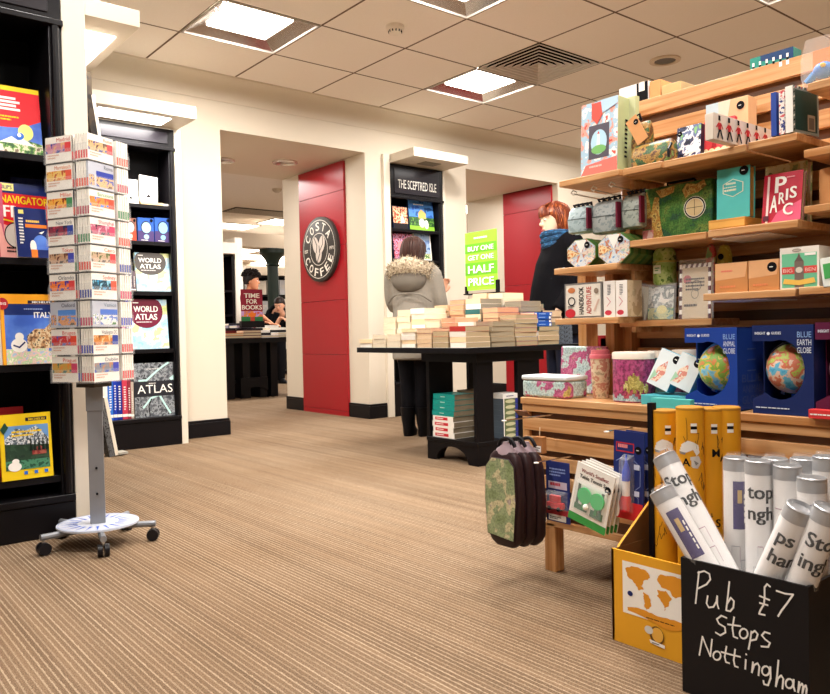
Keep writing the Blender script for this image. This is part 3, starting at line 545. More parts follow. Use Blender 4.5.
# ------------------------------------------------------------------ third case: the sceptred isle
Y3 = 5.755
def z3(py, px=415): return at_y(px, py, Y3).z
zs3 = [z3(229.5), z3(259.5), z3(291), .93, .6]; HB3 = z3(198.5, 415); XL3, XR3 = at_y(391, 250, Y3).x, at_y(443.5, 250, Y3).x
t = thing('bookcase', 'narrow black bookcase headed THE SCEPTRED ISLE', 'bookcase', (0, Y3, 0))
bookcase(t, XL3, XR3, 0, .32, 2.38, zs3, .32, HB3, right_post=.05, left_post=.02)
q = MB(); f = q.face((XL3+.07, -.0125, HB3+.03), (1, 0, 0), (0, 0, 1)); hw = XR3-XL3-.14; f.text('THE SCEPTRED ISLE', hw*.5, .05, .085, mat('e8e4da', .5), hw*.92, 'c', False); q.build('lettering', t)
b = MB(); b.box(XL3-.075, Y3-.012, 0, XL3-.002, WY+.1, 2.46, PANELW); b.box(XR3+.002, Y3-.012, 0, XR3+.03, WY+.1, 2.38, PANELW); struct(b.build('trim_6', bevel=.002))
pelmet('cream pelmet with a square vent over THE SCEPTRED ISLE bookcase', 4.44, 5.108, 5.4, 5.765, 2.386, 2.466, (.3, .35), 0)
area((4.77, 5.5, 2.37), .3, .1, 2)
PH3 = [ramp_mat(['1a1420', 'd2502c', 'f0c8a0', '6a2a20'], 40), ramp_mat(['2b59b0', '4a86d0', '24508c'], 12), ramp_mat(['1c1830', 'b84a5c', 'd8a0c0', '402a50'], 40), ramp_mat(['3a68a8', '9fb8d8', '6a86b8'], 14)]
def art_l1(f, w, h): f.rect(w*.03, h*.02, w*.94, h*.96, mat('1a1418', .4)); f.rect(0, h*.25, w, h*.72, PH3[0]); f.poly([(w*.5, h*.25), (w*.62, h*.7), (w*.8, h*.3)], WHITE)
def art_castle(f, w, h):
    f.rect(0, 0, w, h, PH3[1]); f.rect(0, 0, w, h*.42, ramp_mat(['14331c', '2c5a2a', '6a9a3a'], 40)); f.rect(0, 0, w, h*.14, mat('8ac03a', .5)); f.poly([(w*.38, h*.38), (w*.38, h*.55), (w*.5, h*.68), (w*.68, h*.55), (w*.68, h*.38)], mat('d8b060', .5)); f.ell(w*.5, h*.24, w*.12, h*.14, WHITE); f.ell(w*.68, h*.2, w*.08, h*.14, WHITE); f.scribble(w*.2, h*.78, w*.6, h*.06, WHITE, 1)
def art_l2(f, w, h): f.rect(0, 0, w, h, PH3[2]); f.ell(w*.4, h*.5, w*.2, h*.2, mat('e08a90', .5))
def art_l3(f, w, h): f.rect(0, 0, w, h, WHITE); f.rect(w*.06, h*.04, w*.88, h*.92, PH3[3]); f.poly([(w*.3, h*.3), (w*.5, h*.7), (w*.75, h*.3)], ramp_mat(['3a3a5a', '9a9ab0'], 40)); f.rect(w*.06, h*.04, w*.88, h*.2, PHC)
def at3(pl, pr, ptop, s, dy=.05): return span_y(Y3+dy, pl, pr, ptop, zs3[s])
for pl, pr, tp, s, art, lab, nm in ((393.5, 408, 206, 0, art_l1, 'black book with orange figures beside the castle book', 'picture_book'), (409.5, 434, 198.8, 0, art_castle, 'blue and green picture book with a castle cover', 'picture_book'), (394, 413, 233.5, 1, art_l2, 'dark book with pink blossoms behind the hooded shopper', 'picture_book'), (414.5, 431.5, 232, 1, art_l3, 'pale-bordered blue book just behind the shopper\'s hair', 'picture_book'), (416, 435, 268, 2, art_castle, 'small picture book low on the shelf by the shopper\'s raised hand', 'picture_book')):
    L, w, h = at3(pl, pr, tp, s); book(nm, lab, 'book', L, 0, w, h, .025, mat('d8d4cc', .5) if art is art_l3 else mat('1c2a4c', .4), art, .1, group='picture books in the narrow bookcase')
for k in range(3):
    L, w, h = at3(396+14*k, 408+14*k, 0, 4); L.z = (.32, .6, .93)[k]
    def art_sg(f, w, h): f.rect(0, 0, w, h, WHITE); f.stroke([(w*.3, h*.2), (w*.7, h*.5), (w*.3, h*.8)], .02, INK)
    book('picture_book', ['white book with black strokes on the lowest case shelf behind the shopper\'s legs', 'white book with black strokes one shelf up behind the shopper\'s legs', 'white book with black strokes two shelves up behind the shopper\'s coat'][k], 'book', L, 0, .16, .24, .02, WHITE, art_sg, .1, group='striped white books')
# round coffee sign on the red panel
x = XJ-.026; a, c = at_x(322, 217, x), at_x(322.5, 282, x); R_ = (a.z-c.z)/2; C0 = at_x(322.3, 249.5, x)
t = thing('coffee_sign', 'round dark coffee shop sign with white beans on the red panel', 'wall sign', (x, C0.y, C0.z), FX)
SG = mat('3a3632', .45); q = MB(); q.X = Matrix.Rotation(PI/2, 4, 'X'); q.lathe((0, 0, 0), [(R_, 0), (R_, .035), (R_*.97, .04)], SG, 56)
q.X = Matrix.Identity(4); q.build('disc', t)
q = MB(); f = q.face((0, -.0405, 0), (1, 0, 0), (0, 0, 1)); LT = mat('e9e2d6', .5); f.ring(0, 0, R_*.9, R_*.9, R_*.018, LT, 48); f.ring(0, 0, R_*.5, R_*.5, R_*.018, LT, 40)
def arc(f, st, r, a0, a1, h, flip=False):
    for i, ch in enumerate(st):
        a = a0+(a1-a0)*i/(len(st)-1); rr = r if not flip else r+h
        if flip: f.text(ch, r*math.cos(a), r*math.sin(a), h, LT, h*.8, 'c', True, a+PI/2); f.k -= 1
        else: f.text(ch, r*math.cos(a), r*math.sin(a), h, LT, h*.8, 'c', True, a-PI/2); f.k -= 1
arc(f, 'COSTA', R_*.58, math.radians(150), math.radians(38), R_*.26); arc(f, 'COFFEE', R_*.84, math.radians(206), math.radians(334), R_*.26, True)
f.text('EST', -R_*.72, -.02, R_*.1, LT, R_*.2, 'c'); f.text('1971', R_*.72, -.02, R_*.1, LT, R_*.22, 'c'); q.build('lettering', t)
q = MB()
for (cx, cz, an) in ((-.16, .13, .35), (.17, .14, -.35), (0, -.14, -.12)):
    n = 24; pts = []
    for i in range(n):
        a_ = 2*PI*i/n; px_, pz_ = R_*.17*math.cos(a_), R_*.27*math.sin(a_); pts.append((cx*R_+px_*math.cos(an)-pz_*math.sin(an), cz*R_+px_*math.sin(an)+pz_*math.cos(an)))
    f2 = q.face((0, -.0412, 0), (1, 0, 0), (0, 0, 1)); f2.k = 2+an; f2.poly(pts, mat('cfc4ba', .5)); f2.stroke([(cx*R_-.02*math.cos(an)+R_*.24*math.sin(an), cz*R_-R_*.24*math.cos(an)), (cx*R_+.02, cz*R_), (cx*R_-R_*.24*math.sin(an), cz*R_+R_*.24*math.cos(an))], R_*.035, SG)
q.build('coffee_beans', t)
# ------------------------------------------------------------------ guide spinner
SC = Vector((.922, 3.105, 0)); SROT = math.radians(-61)
t = thing('book_spinner', 'tall revolving clear-pocket rack of city guides on a grey wheeled post', 'book spinner', SC)
POST = mat('8d9096', .35, .5, .04); DSK = mat('c6cad6', .35)
q = MB(); q.box(-.0275, -.0275, .085, .0275, .0275, .64, POST); q.box(-.031, -.031, .52, .031, .031, .64, POST)
for z in (.2, .3): q.ball((-.0, -.031, z), .005, INK, 8, 5)
q.build('post', t, bevel=.003).rotation_euler = (0, 0, -.31)
q = MB(); q.lathe((0, 0, .078), [(.15, 0), (.15, .006)], DSK, 48)
f = q.face((0, 0, .084), (1, 0, 0), (0, 1, 0)); BL = mat('2a5cc4', .4)
for k in range(20):
    a = 2*PI*k/20; f.poly([(.075*math.cos(a-.07), .075*math.sin(a-.07)), (.14*math.cos(a), .14*math.sin(a)), (.075*math.cos(a+.07), .075*math.sin(a+.07))], BL); f.k -= 1
f.ring(0, 0, .147, .147, .006, mat('aab4cc', .4), 40); q.build('base_disc', t)
for k, (px, py) in enumerate(((43, 553), (91, 557), (149, 543))):
    pass
for k in range(5):
    a = math.radians(-108+72*k)+.1; d = Vector((math.cos(a), math.sin(a), 0)); e = d*.215
    q = MB(); q.tube([d*.03+Vector((0, 0, .066)), e+Vector((0, 0, .066))], .012, POST, 10); l = q.build('leg', t)
    q = MB(); q.tube([e*.95+Vector((0, 0, .066)), e*.95+Vector((0, 0, .04))], .006, STEEL, 8); w = Vector((-d.y, d.x, 0))
    for s in (-1, 1): q.tube([e*.95+w*s*.004+Vector((0, 0, .024)), e*.95+w*s*.02+Vector((0, 0, .024))], [.0235, .0225], mat('17161a', .35), 14)
    q.build('caster', l)
rackz0, rackz1 = .632, 1.562; NT = 9; TH = (rackz1-rackz0)/NT; A_ = .105; PW_, PD_ = .133, .062
CLR = plastic_clear(.07); rk = MB()
rk.X = Matrix.Rotation(SROT, 4, 'Z')
rk.box(-.045, -.045, rackz0-.02, .045, .045, rackz1, mat('4a4642', .5)); rk.build('core', t)
for k in range(4):
    for n in range(NT):
        z = rackz0+n*TH; q = MB(); q.X = Matrix.Rotation(SROT+k*PI/2, 4, 'Z')
        q.box(-A_-.003, -A_-.003, z, -A_+PW_+.003, -A_+PD_+.003, z+.003, CLR); q.box(-A_-.003, -A_-.003, z, -A_+PW_+.003, -A_-.0015, z+TH*.5, CLR); q.box(-A_+PW_+.001, -A_, z, -A_+PW_+.003, -A_+PD_, z+TH*.62, CLR); q.box(-A_-.003, -A_, z, -A_-.001, -A_+PD_, z+TH*.62, CLR)
        q.build('pocket', t, smooth=0)
cities = [(('Madrid', 'c8503a', ('2c3f92', 'c88a9a', 'e0b080')), ('Rome', 'c87a50', ('2b2f7e', 'c9a06a', '5a3a2c'))),
          (('Marrakech', 'd07a4a', ('e08a3a', 'e8c070', 'b8543a')), ('Roma', '4a4a54', ('2b3a9a', 'd8a868', '6a4a30'))),
          (('Milan', 'd8603a', ('e0702a', 'f0b050', '8a2a1c')), ('Barcelona', '6a9a5a', ('2f7ad0', 'e08a3a', 'c2503a'))),
          (('New York', '6a6a74', ('c8405a', '8a3a4a', '2a2f50')), ('Shanghai', 'd0506a', ('3a2a3a', 'b0506a', 'd8a0b0'))),
          (('Tokyo', 'd8503a', ('3a2a22', 'c8a080', '6a3a2c')), ('Cairo', 'd8704a', ('4a3a2c', 'c0a488', '5a6a3a'))),
          (('Orlando', '5a5a6a', ('2a2a8a', 'f08040', '3a3aa0')), ('Sydney', 'd8605a', ('3a9ac8', '2a4a5a', '8ac8e0'))),
          (('Oxford', '4a4a5a', ('5a8ad0', 'd89050', '5a4a3a')), ('Venice', '7a8a9a', ('5a7ac8', 'e0e0dc', '3f7a3a'))),
          (('Bruges', 'd0504a', ('5a60b0', 'c83a3a', 'd8a0a0')), ('Washington DC', '6a6a70', ('6a3a1c', 'c88040', 'e8c090'))),
          (('Prague', 'd8604a', ('3a6a5a', 'c8a050', 'e08a3a')), ('Dublin', '7a7a8a', ('2a50b0', '8a8a90', 'c08a6a')))]
tiername = ['top', 'second', 'third', 'fourth', 'fifth', 'sixth', 'seventh', 'eighth', 'bottom']
edgecols = ['d84a4a', 'd84a4a', 'e0604a', 'b84a5a', '4a8a5a', 'e0503a', '3a4a9a', 'c84a6a', '4a50b0']
BW, BH, BT = .128, TH*.93, .0092
def guide(lab, k, n, s, title=None, tc=None, ph=None, full=False, grp=None):
    z = rackz0+(NT-1-n)*TH+.0045; R2 = Matrix.Rotation(SROT+k*PI/2, 4, 'Z'); L = R2 @ Vector((-A_+PW_/2, -A_+.002+s*(BT+.0032), 0))
    wc = mat('efe9de', .4) if not full else mat('b9bcc6', .4)
    q = MB(); q.box(-BW/2, 0, 0, BW/2, .001, BH, wc); q.box(-BW/2, BT-.001, 0, BW/2, BT, BH, wc); q.box(-BW/2, .001, 0, -BW/2+.001, BT-.001, BH, wc)
    ec = mat(edgecols[(n+k) % 9], .5)
    for g in (-BW/2, BW/2-.002): q.box(g-.0004, .0005, BH*.05, g+.0024, BT-.0005, BH*.36, ec)
    if title:
        f = q.face((-BW/2, 0, 0), (1, 0, 0), (0, 0, 1), .0004)
        if full: f.rect(BW*.3, BH*.08, BW*.68, BH*.6, ramp_mat(ph, 45)); f.rect(BW*.03, BH*.1, BW*.2, BH*.4, ramp_mat(ph, 90)); f.rect(BW*.3, BH*.45, BW*.68, BH*.23, mat(ph[0], .5))
        else:
            f.rect(BW*.02, BH*.36, BW*.95, BH*.38, ramp_mat(ph, 38, 3)); f.rect(BW*.75, BH*.36, BW*.23, BH*.38, mat(edgecols[(n*2+k) % 9], .5)); f.scribble(BW*.08, BH*.12, BW*.45, BH*.2, mat('d8a890', .6), 2)
        f.text(title, BW*.95 if len(title) > 4 or k else BW*.9, BH*.79, BH*.15, mat(tc, .5), BW*min(.62, .085*len(title)), 'r', False)
    o = q.build('city_guide', None, SC+L+Vector((0, 0, z)), SROT+k*PI/2, smooth=0); tag(o, lab, 'book', grp)
    p = MB(); p.box(-BW/2+.002, .001, .001, BW/2, BT-.001, BH-.001, GPG[(n+s+2*k) % 3]); p.build('pages', o, smooth=0); return o
GPG = [pages_mat('8f8880', '6a645e'), pages_mat('d8d0c4', 'a8a096'), pages_mat('5a5660', '3a3840')]
proto = {}
for n in range(NT):
    for k in range(3):
        for s in range(5):
            if k < 2 and s == 0:
                ti, tc, ph = cities[n][k]; full = (k == 1 and n in (1, 6)) or (k == 0 and n == 6)
                guide(f'{ti} city guide cover in the {tiername[n]} tier of the spinner', k, n, 0, ti, tc, ph, full, 'city guides in the spinner')
            else:
                side = ('Madrid side', 'Rome side', 'edge-on side')[k] if s else 'edge-on side'
                lab = f'{ORD[s] if s else "front"} guide back from the cover, {tiername[n]} tier, spinner side {"of the " + cities[n][k][0] + " cover" if k < 2 else "seen edge-on"}'
                if k == 0 and n in (3, 8) and s > 2: continue
                guide(lab, k, n, s, grp='city guides in the spinner')
# ------------------------------------------------------------------ central book table
TX0, TX1, TY0, TY1, TZ = 2.975, 4.02, 3.185, 4.27, .70
t = thing('book_table', 'square black table loaded with stacks of cream-paged paperbacks', 'display table', (TX0, TY0, 0)); TB = mat('0d0b0e', .4, 0, .1, spec=.15)
q = MB(); q.box(0, 0, TZ-.034, TX1-TX0, TY1-TY0, TZ, TB); q.build('tabletop', t, bevel=.003)
PX0, PY0, PX1, PY1 = 3.115-TX0, 3.257-TY0, 3.66-TX0, 3.715-TY0
for (a, c, e, g) in ((PX0, PY0, .135, .03), (PX0, PY1-.03, .2, .03), (PX1-.2, PY0, .2, .03), (PX1-.2, PY1-.03, .2, .03)):
    q = MB(); q.box(a, c, .13, a+e, c+g, TZ-.06, TB); q.build('leg', t, bevel=.002)
q = MB(); q.box(PX0-.02, PY0-.02, TZ-.09, PX1+.02, PY1+.02, TZ-.034, TB); q.build('apron', t)
q = MB(); q.box(PX0-.005, PY0-.003, .115, PX1+.005, PY1+.003, .14, TB); q.build('lower_shelf', t, bevel=.002)
def arch(n0, n1, axis, at):
    L_ = n1-n0; pts = [(n0, 0), (n0, .13), (n1, .13), (n1, 0), (n1-.075, 0)]
    for i in range(13):
        a_ = PI*i/12; pts.append((n0+L_/2+(L_/2-.085)*math.cos(a_), .005+.09*math.sin(a_)))
    pts.append((n0+.075, 0)); q = MB()
    if axis == 'y': q.X = Matrix.Translation((at, 0, 0)) @ Matrix.Rotation(PI/2, 4, 'Z')
    else: q.X = Matrix.Translation((0, at, 0))
    q.prism(pts, .03, TB); return q.build('skirt', t)
arch(PY0, PY1, 'y', PX0+.03); arch(PY0, PY1, 'y', PX1); arch(PX0+.03, PX1-.03, 'x', PY0); arch(PX0+.03, PX1-.03, 'x', PY1-.03)
# stacks
PGS = [pages_mat('d9cab0', 'b09c7c'), pages_mat('d6bd9c', 'b8946e'), pages_mat('b8a482', '8a7656'), pages_mat('e2d6c0', 'c4b498'), pages_mat('cda784', 'a87f5c'), pages_mat('a3957c', '7a6c54')]
CVS = [mat(c, .45) for c in ('a8322c', 'd8d0c4', '3a3a44', 'e6c8a0', 'c86a5a', '5a6a8a', 'efe8dc', '2a5a5a', 'b8a080')]
def stack(desc, x, y, z, w, d, n, tk, pg, cov, cat='book', name='paperback', face=0, top_cover=None, grp=None, jit=.006, ct=.0012, band=False):
    """a pile of n books lying flat; spine towards -x (face=0), +x, or +-y"""
    me = None
    for i in range(n):
        c = cov if not isinstance(cov, (list, tuple)) else cov[i % len(cov)]
        if i == n-1 and top_cover: c = top_cover
        k = n-1-i; wh = {0: 'topmost', n-1: 'lowest'}.get(k, ORD[min(k, 11)] + '-from-top')
        lab = f'{wh} book in {desc}' if n > 1 else f'single book {desc}'
        loc = (x+random.uniform(-jit, jit), y+random.uniform(-jit, jit), z+i*tk); rz = random.uniform(-.03, .03)+face
        q = MB(); q.box(-w/2, -d/2, 0, w/2, d/2, ct, c); q.box(-w/2, -d/2, tk-ct-.0006, w/2, d/2, tk-.0006, c); q.box(-w/2, -d/2, ct, -w/2+.0015, d/2, tk-ct-.0006, c)
        if band: f_ = q.face((-w/2, d/2, 0), (0, -1, 0), (0, 0, 1)); f_.rect(d*.04, tk*.15, d*.07, tk*.6, WHITE); f_.scribble(d*.25, tk*.3, d*.55, tk*.35, mat('9ab8e8', .5), 1); f_.rect(d*.86, tk*.15, d*.1, tk*.6, WHITE)
        o = q.build(name, None, loc, rz, smooth=0); tag(o, lab, cat, grp or 'piles on the book table')
        p = MB(); p.box(-w/2+.0015, -d/2+.001, ct, w/2-.001, d/2-.001, tk-ct-.0006, pg if not isinstance(pg, (list, tuple)) else pg[i % len(pg)]); p.build('pages', o, smooth=0)
    return z+n*tk
cols_ = ['seventh', 'sixth', 'fifth', 'fourth', 'third', 'second', 'first']; rows_ = ['front', 'second', 'middle', 'fourth', 'back']
HT = [[.055, .085, .085, .12, .115, .10, .125], [.20, .245, .25, .16, .18, .15, .15], [.20, .25, .27, .30, .30, .24, .19], [.2, .24, .30, .345, .34, .28, .115], [.2, .2, .25, .26, .27, .22, .0]]
for r in range(5):
    for c in range(7):
        h = HT[r][c]
        if not h: continue
        x, y = 3.085+.205*r, 4.185-.152*c; tk = random.choice((.026, .031, .036)) if h < .2 else random.choice((.034, .038, .043))
        n = max(1, round(h/tk)); tk = h/n
        pg = PGS[3] if c < 4 and r < 2 else random.choice(PGS); cv = random.sample(CVS, 3)
        if r <= 1: cv = [CVS[6], CVS[3], CVS[1]]
        tc = CVS[0] if (r, c) in ((0, 4), (0, 5), (0, 6)) else None
        if (r, c) in ((2, 6), (3, 6), (0, 6)): pg = PGS[2]
        if (r, c) == (1, 6): pg = PGS[5]; cv = [CVS[8]]
        nm = f'the {rows_[r]} row of the book table, {cols_[c]} pile from the near corner'
        stack(nm, x, y, TZ, .192, .134, n, tk, pg, cv, face=PI if (r+c) % 3 else 0, top_cover=tc, jit=.004)
# blue quartet and patterned books at the shelf end
stack('the blue quartet on the book table', 3.655, 3.275, TZ+.1155, .12, .16, 4, .022, PGS[0], mat('1c50a8', .4), face=PI/2, band=True)
stack('the dark speckled pile at the end of the book table', 3.86, 3.275, TZ, .12, .15, 5, .028, PGS[5], ramp_mat(['1c2026', '5a6470', '2c333c'], 90), jit=.001, face=PI/2)
# books on the table's lower shelf
TEAL = mat('149088', .4)
for i in range(8):
    teal = i >= 4; z = .1405+i*.0336; w, d = .17, .20-.014*(not teal and i % 2); lab = (f'{ORD[7-i]} {"teal" if teal else "white and red"} book down in the stack under the book table')
    q = MB(); c = TEAL if teal else WHITE; x0 = 3.215+random.uniform(-.006, .006)-(0 if teal else .004)
    q.box(-w/2, -d/2, 0, w/2, d/2, .0015, c); q.box(-w/2, -d/2, .0312, w/2, d/2, .0327, c); q.box(-w/2, -d/2, .0015, -w/2+.002, d/2, .0312, c)
    f = q.face((-w/2, d/2, 0), (0, -1, 0), (0, 0, 1))
    if teal: f.scribble(d*.35, .011, d*.3, .011, mat('bfe6d8', .5), 1)
    else: f.rect(d*.12, .008, d*.62, .018, mat('cc2030', .4)); f.scribble(d*.18, .012, d*.5, .01, WHITE, 1)
    o = q.build('boxed_book', None, (x0, 3.575, z), 0, smooth=0); tag(o, lab, 'book', 'stack under the book table')
    p = MB(); p.box(-w/2+.002, -d/2+.001, .0015, w/2, d/2-.001, .0312, PGS[5]); p.build('pages', o, smooth=0)
stack('the beige pile behind the teal books under the table', 3.40, 3.58, .1405, .15, .17, 9, .031, PGS[5], CVS[8], grp='beige pile under the book table', jit=.003)
for i in range(7):
    q = MB(); w, d, h = .17, .13, .034; q.box(-w/2, -d/2, 0, w/2, d/2, h, mat('4a5560', .4)); f = q.face((-w/2, -d/2, 0), (1, 0, 0), (0, 0, 1))
    f.rect(w*.05, 0, w*.55, h, mat('5f6b4a', .4)); f.ell(w*.35, h*.5, w*.25, h*.32, mat('b9b894', .4)); f.rect(w*.6, h*.04, w*.38, h*.9, mat('2c3480', .4)); f.rect(0, 0, w*.04, h, WHITE)
    o = q.build('paperback', None, (3.42, 3.325, .1405+i*.0345), 0); tag(o, f'{ORD[6-i]} blue and olive spine down in the pile under the table', 'book', 'blue and olive pile under the table')
q = MB(); q.box(-.088, -.065, 0, .088, .065, .028, mat('d8d8d4', .4)); f = q.face((-.088, -.065, 0), (1, 0, 0), (0, 0, 1)); f.scribble(.03, .008, .09, .012, NAVY, 1); f.ell(.14, .014, .008, .008, INK); tag(q.build('boxed_set', None, (3.42, 3.325, .1405+7*.0345)), 'white boxed set lying on the blue and olive pile', 'book')
# sale sign on the stacks
a = at_x(466, 291, 3.69); c = at_x(497.5, 289, 3.69); top = at_x(481, 231, 3.69).z; w = a.y-c.y; h = top-a.z+.0
t = thing('sale_sign', 'lime green BUY ONE GET ONE HALF PRICE sign on a black stand', 'sign', (3.69, (a.y+c.y)/2, TZ+.345), FX); hz = a.z-TZ-.345
q = MB(); LG = mat('93e03a', .45, 0, .02); q.box(-w/2, 0, hz, w/2, .004, hz+h, LG); f = q.face((-w/2, 0, hz), (1, 0, 0), (0, 0, 1)); DG = mat('68b524', .45, 0, .02)
f.rect(0, h*.645, w, h*.155, DG); f.rect(0, h*.26, w, h*.215, DG); SH = mat('4f7a18', .5)
for s_, y_, hh in (('BUY ONE', .675, .085), ('GET ONE', .52, .085), ('HALF', .295, .135), ('PRICE', .08, .135)):
    f.text(s_, w*.5+.003, h*y_-.003, h*hh, SH, w*.82, 'c', True); f.text(s_, w*.5, h*y_, h*hh, WHITE, w*.82, 'c', True)
f.scribble(w*.3, h*.86, w*.6, h*.06, WHITE, 1); q.build('card', t)
q = MB(); q.box(-w/2-.01, -.015, 0, w/2+.01, .06, .008, BLACK); q.box(-w/2-.004, -.006, 0, -w/2+.012, .012, hz+.03, BLACK); q.box(w/2-.012, -.006, 0, w/2+.012, .012, hz+.06, BLACK); q.build('stand', t)
# ------------------------------------------------------------------ people
def smooth_pts(pts, n=6):
    out = []
    P_ = [Vector(p) for p in pts]
    for i in range(len(P_)-1):
        p0, p1, p2, p3 = P_[max(i-1, 0)], P_[i], P_[i+1], P_[min(i+2, len(P_)-1)]
        for k in range(n):
            t_ = k/n; out.append(.5*((2*p1)+(p2-p0)*t_+(2*p0-5*p1+4*p2-p3)*t_*t_+(3*p1-p0-3*p2+p3)*t_**3))
    return out+[P_[-1]]
def fuse(mb, name, parent, mt, vox=.009, smooth_it=4):
    o = mb.build('tmp', None, smooth=0)
    md = o.modifiers.new('r', 'REMESH'); md.mode = 'VOXEL'; md.voxel_size = vox
    if smooth_it: sm = o.modifiers.new('s', 'SMOOTH'); sm.iterations = smooth_it; sm.factor = .5
    dg = bpy.context.evaluated_depsgraph_get(); dg.update(); me = bpy.data.meshes.new_from_object(o.evaluated_get(dg)); bpy.data.objects.remove(o)
    me.name = name; me.materials.clear(); me.materials.append(mt); me.shade_smooth()
    r = bpy.data.objects.new(name, me); COL.objects.link(r); r.parent = parent; return r
def rings(secs, n=24):
    """secs: (z, rx, ry, cx, cy)"""
    return [[(cx+rx*math.cos(2*PI*i/n), cy+ry*math.sin(2*PI*i/n), z) for i in range(n)] for z, rx, ry, cx, cy in secs]
def limb(q, pts, rr, mt, n=12):
    sp = smooth_pts(pts, 5); m_ = len(pts)-1; R_ = []
    for i in range(len(sp)):
        u = i/5; k = min(int(u), m_-1); R_.append(rr[k]+(rr[k+1]-rr[k])*(u-k))
    q.tube(sp, R_, mt, n)
def head(q, c, s, mt, yaw=0, tilt=0):
    """head facing -y before yaw; c = centre of skull at eye level, s = head height"""
    X = Matrix.Translation(c) @ Matrix.Rotation(yaw, 4, 'Z') @ Matrix.Rotation(tilt, 4, 'X') @ Matrix.Scale(s/.23, 4)
    old = q.X; q.X = X
    sec = [(-.118, .018, .02, 0, -.062), (-.112, .034, .036, 0, -.054), (-.095, .046, .054, 0, -.038), (-.07, .056, .07, 0, -.022), (-.04, .066, .084, 0, -.008), (0, .073, .094, 0, .0), (.035, .075, .098, 0, .004), (.07, .066, .086, 0, .008), (.095, .045, .06, 0, .01), (.108, .018, .025, 0, .012)]
    q.loft(rings(sec, 24), mt)
    q.loft([[(-.004, -.088, .012), (.004, -.088, .012), (.006, -.08, .01), (-.006, -.08, .01)], [(-.01, -.117, -.022), (.01, -.117, -.022), (.017, -.078, -.02), (-.017, -.078, -.02)], [(-.012, -.107, -.034), (.012, -.107, -.034), (.016, -.072, -.036), (-.016, -.072, -.036)]], mt)
    q.ball((0, -.084, -.058), (.024, .012, .006), mt, 10, 6); q.ball((0, -.082, -.07), (.02, .012, .006), mt, 10, 6); q.ball((0, -.075, -.098), (.02, .02, .014), mt, 10, 6)
    for s_ in (-1, 1): q.ball((s_*.073, .012, -.012), (.008, .018, .032), mt, 8, 6); q.ball((s_*.03, -.085, .025), (.02, .01, .006), mt, 8, 6)
    q.X = old; return X
def face_parts(X, par, eye='2a1c16', lip='b4605a', brow='3a2418'):
    for s_ in (-1, 1):
        q = MB(); q.X = X; q.ball((s_*.031, -.083, .004), (.013, .009, .0075), mat('f0ece6', .3), 10, 6); q.ball((s_*.031, -.0905, .004), (.0055, .003, .0055), mat(eye, .2), 8, 6); q.build('eye', par)
        q = MB(); q.X = X; q.tube([(s_*.014, -.095, .026), (s_*.032, -.095, .031), (s_*.05, -.084, .026)], [.003, .0035, .002], mat(brow, .7), 6); q.build('eyebrow', par)
    q = MB(); q.X = X; q.tube([(-.022, -.088, -.064), (-.008, -.096, -.06), (.008, -.096, -.06), (.022, -.088, -.064)], [.002, .005, .005, .002], mat(lip, .4), 8); q.build('lips', par)
def hand(q, wrist, d, up, mt, curl=.5, s=1.0, point=False):
    d = Vector(d).normalized(); up = Vector(up); up = (up-d*up.dot(d)).normalized(); sd = d.cross(up); W0 = Vector(wrist)
    rr = []
    for f_, wd, th in ((0, .025, .018), (.03, .036, .016), (.075, .041, .014), (.088, .038, .011)):
        rr.append([W0+d*f_*s+sd*wd*s*math.cos(2*PI*i/14)+up*th*s*math.sin(2*PI*i/14) for i in range(14)])
    q.loft(rr, mt)
    for i, (off, L) in enumerate(((-.029, .066), (-.01, .076), (.01, .072), (.028, .056))):
        c_ = curl*(.25 if (point and i == 0) else 1); p = W0+d*.08*s+sd*off*s; pts = [p-d*.02*s, p]; dd = d.copy()
        for k in range(3):
            ang = c_*(.5+.35*k); dd = (d*math.cos(ang*(k+1)*.8)-up*math.sin(ang*(k+1)*.8)); p = p+dd*L*s*(.45, .3, .25)[k]; pts.append(p)
        q.tube(pts, [.0095*s, .0095*s, .009*s, .0082*s, .0068*s], mt, 8)
    p = W0+d*.025*s-sd*.028*s; q.tube([p, p-sd*.022*s+d*.025*s-up*.006, p-sd*.026*s+d*.055*s-up*.014, p-sd*.018*s+d*.078*s-up*.02], [.013*s, .0115*s, .0105*s, .008*s], mt, 8)
SKIN = mat('d9a184', .5, 0, .04, 20); SKIN2 = mat('c98a68', .5, 0, .04, 20); JEAN = mat('0e0d11', .8, spec=.1); BOOT = mat('0d0c0f', .5, spec=.15)
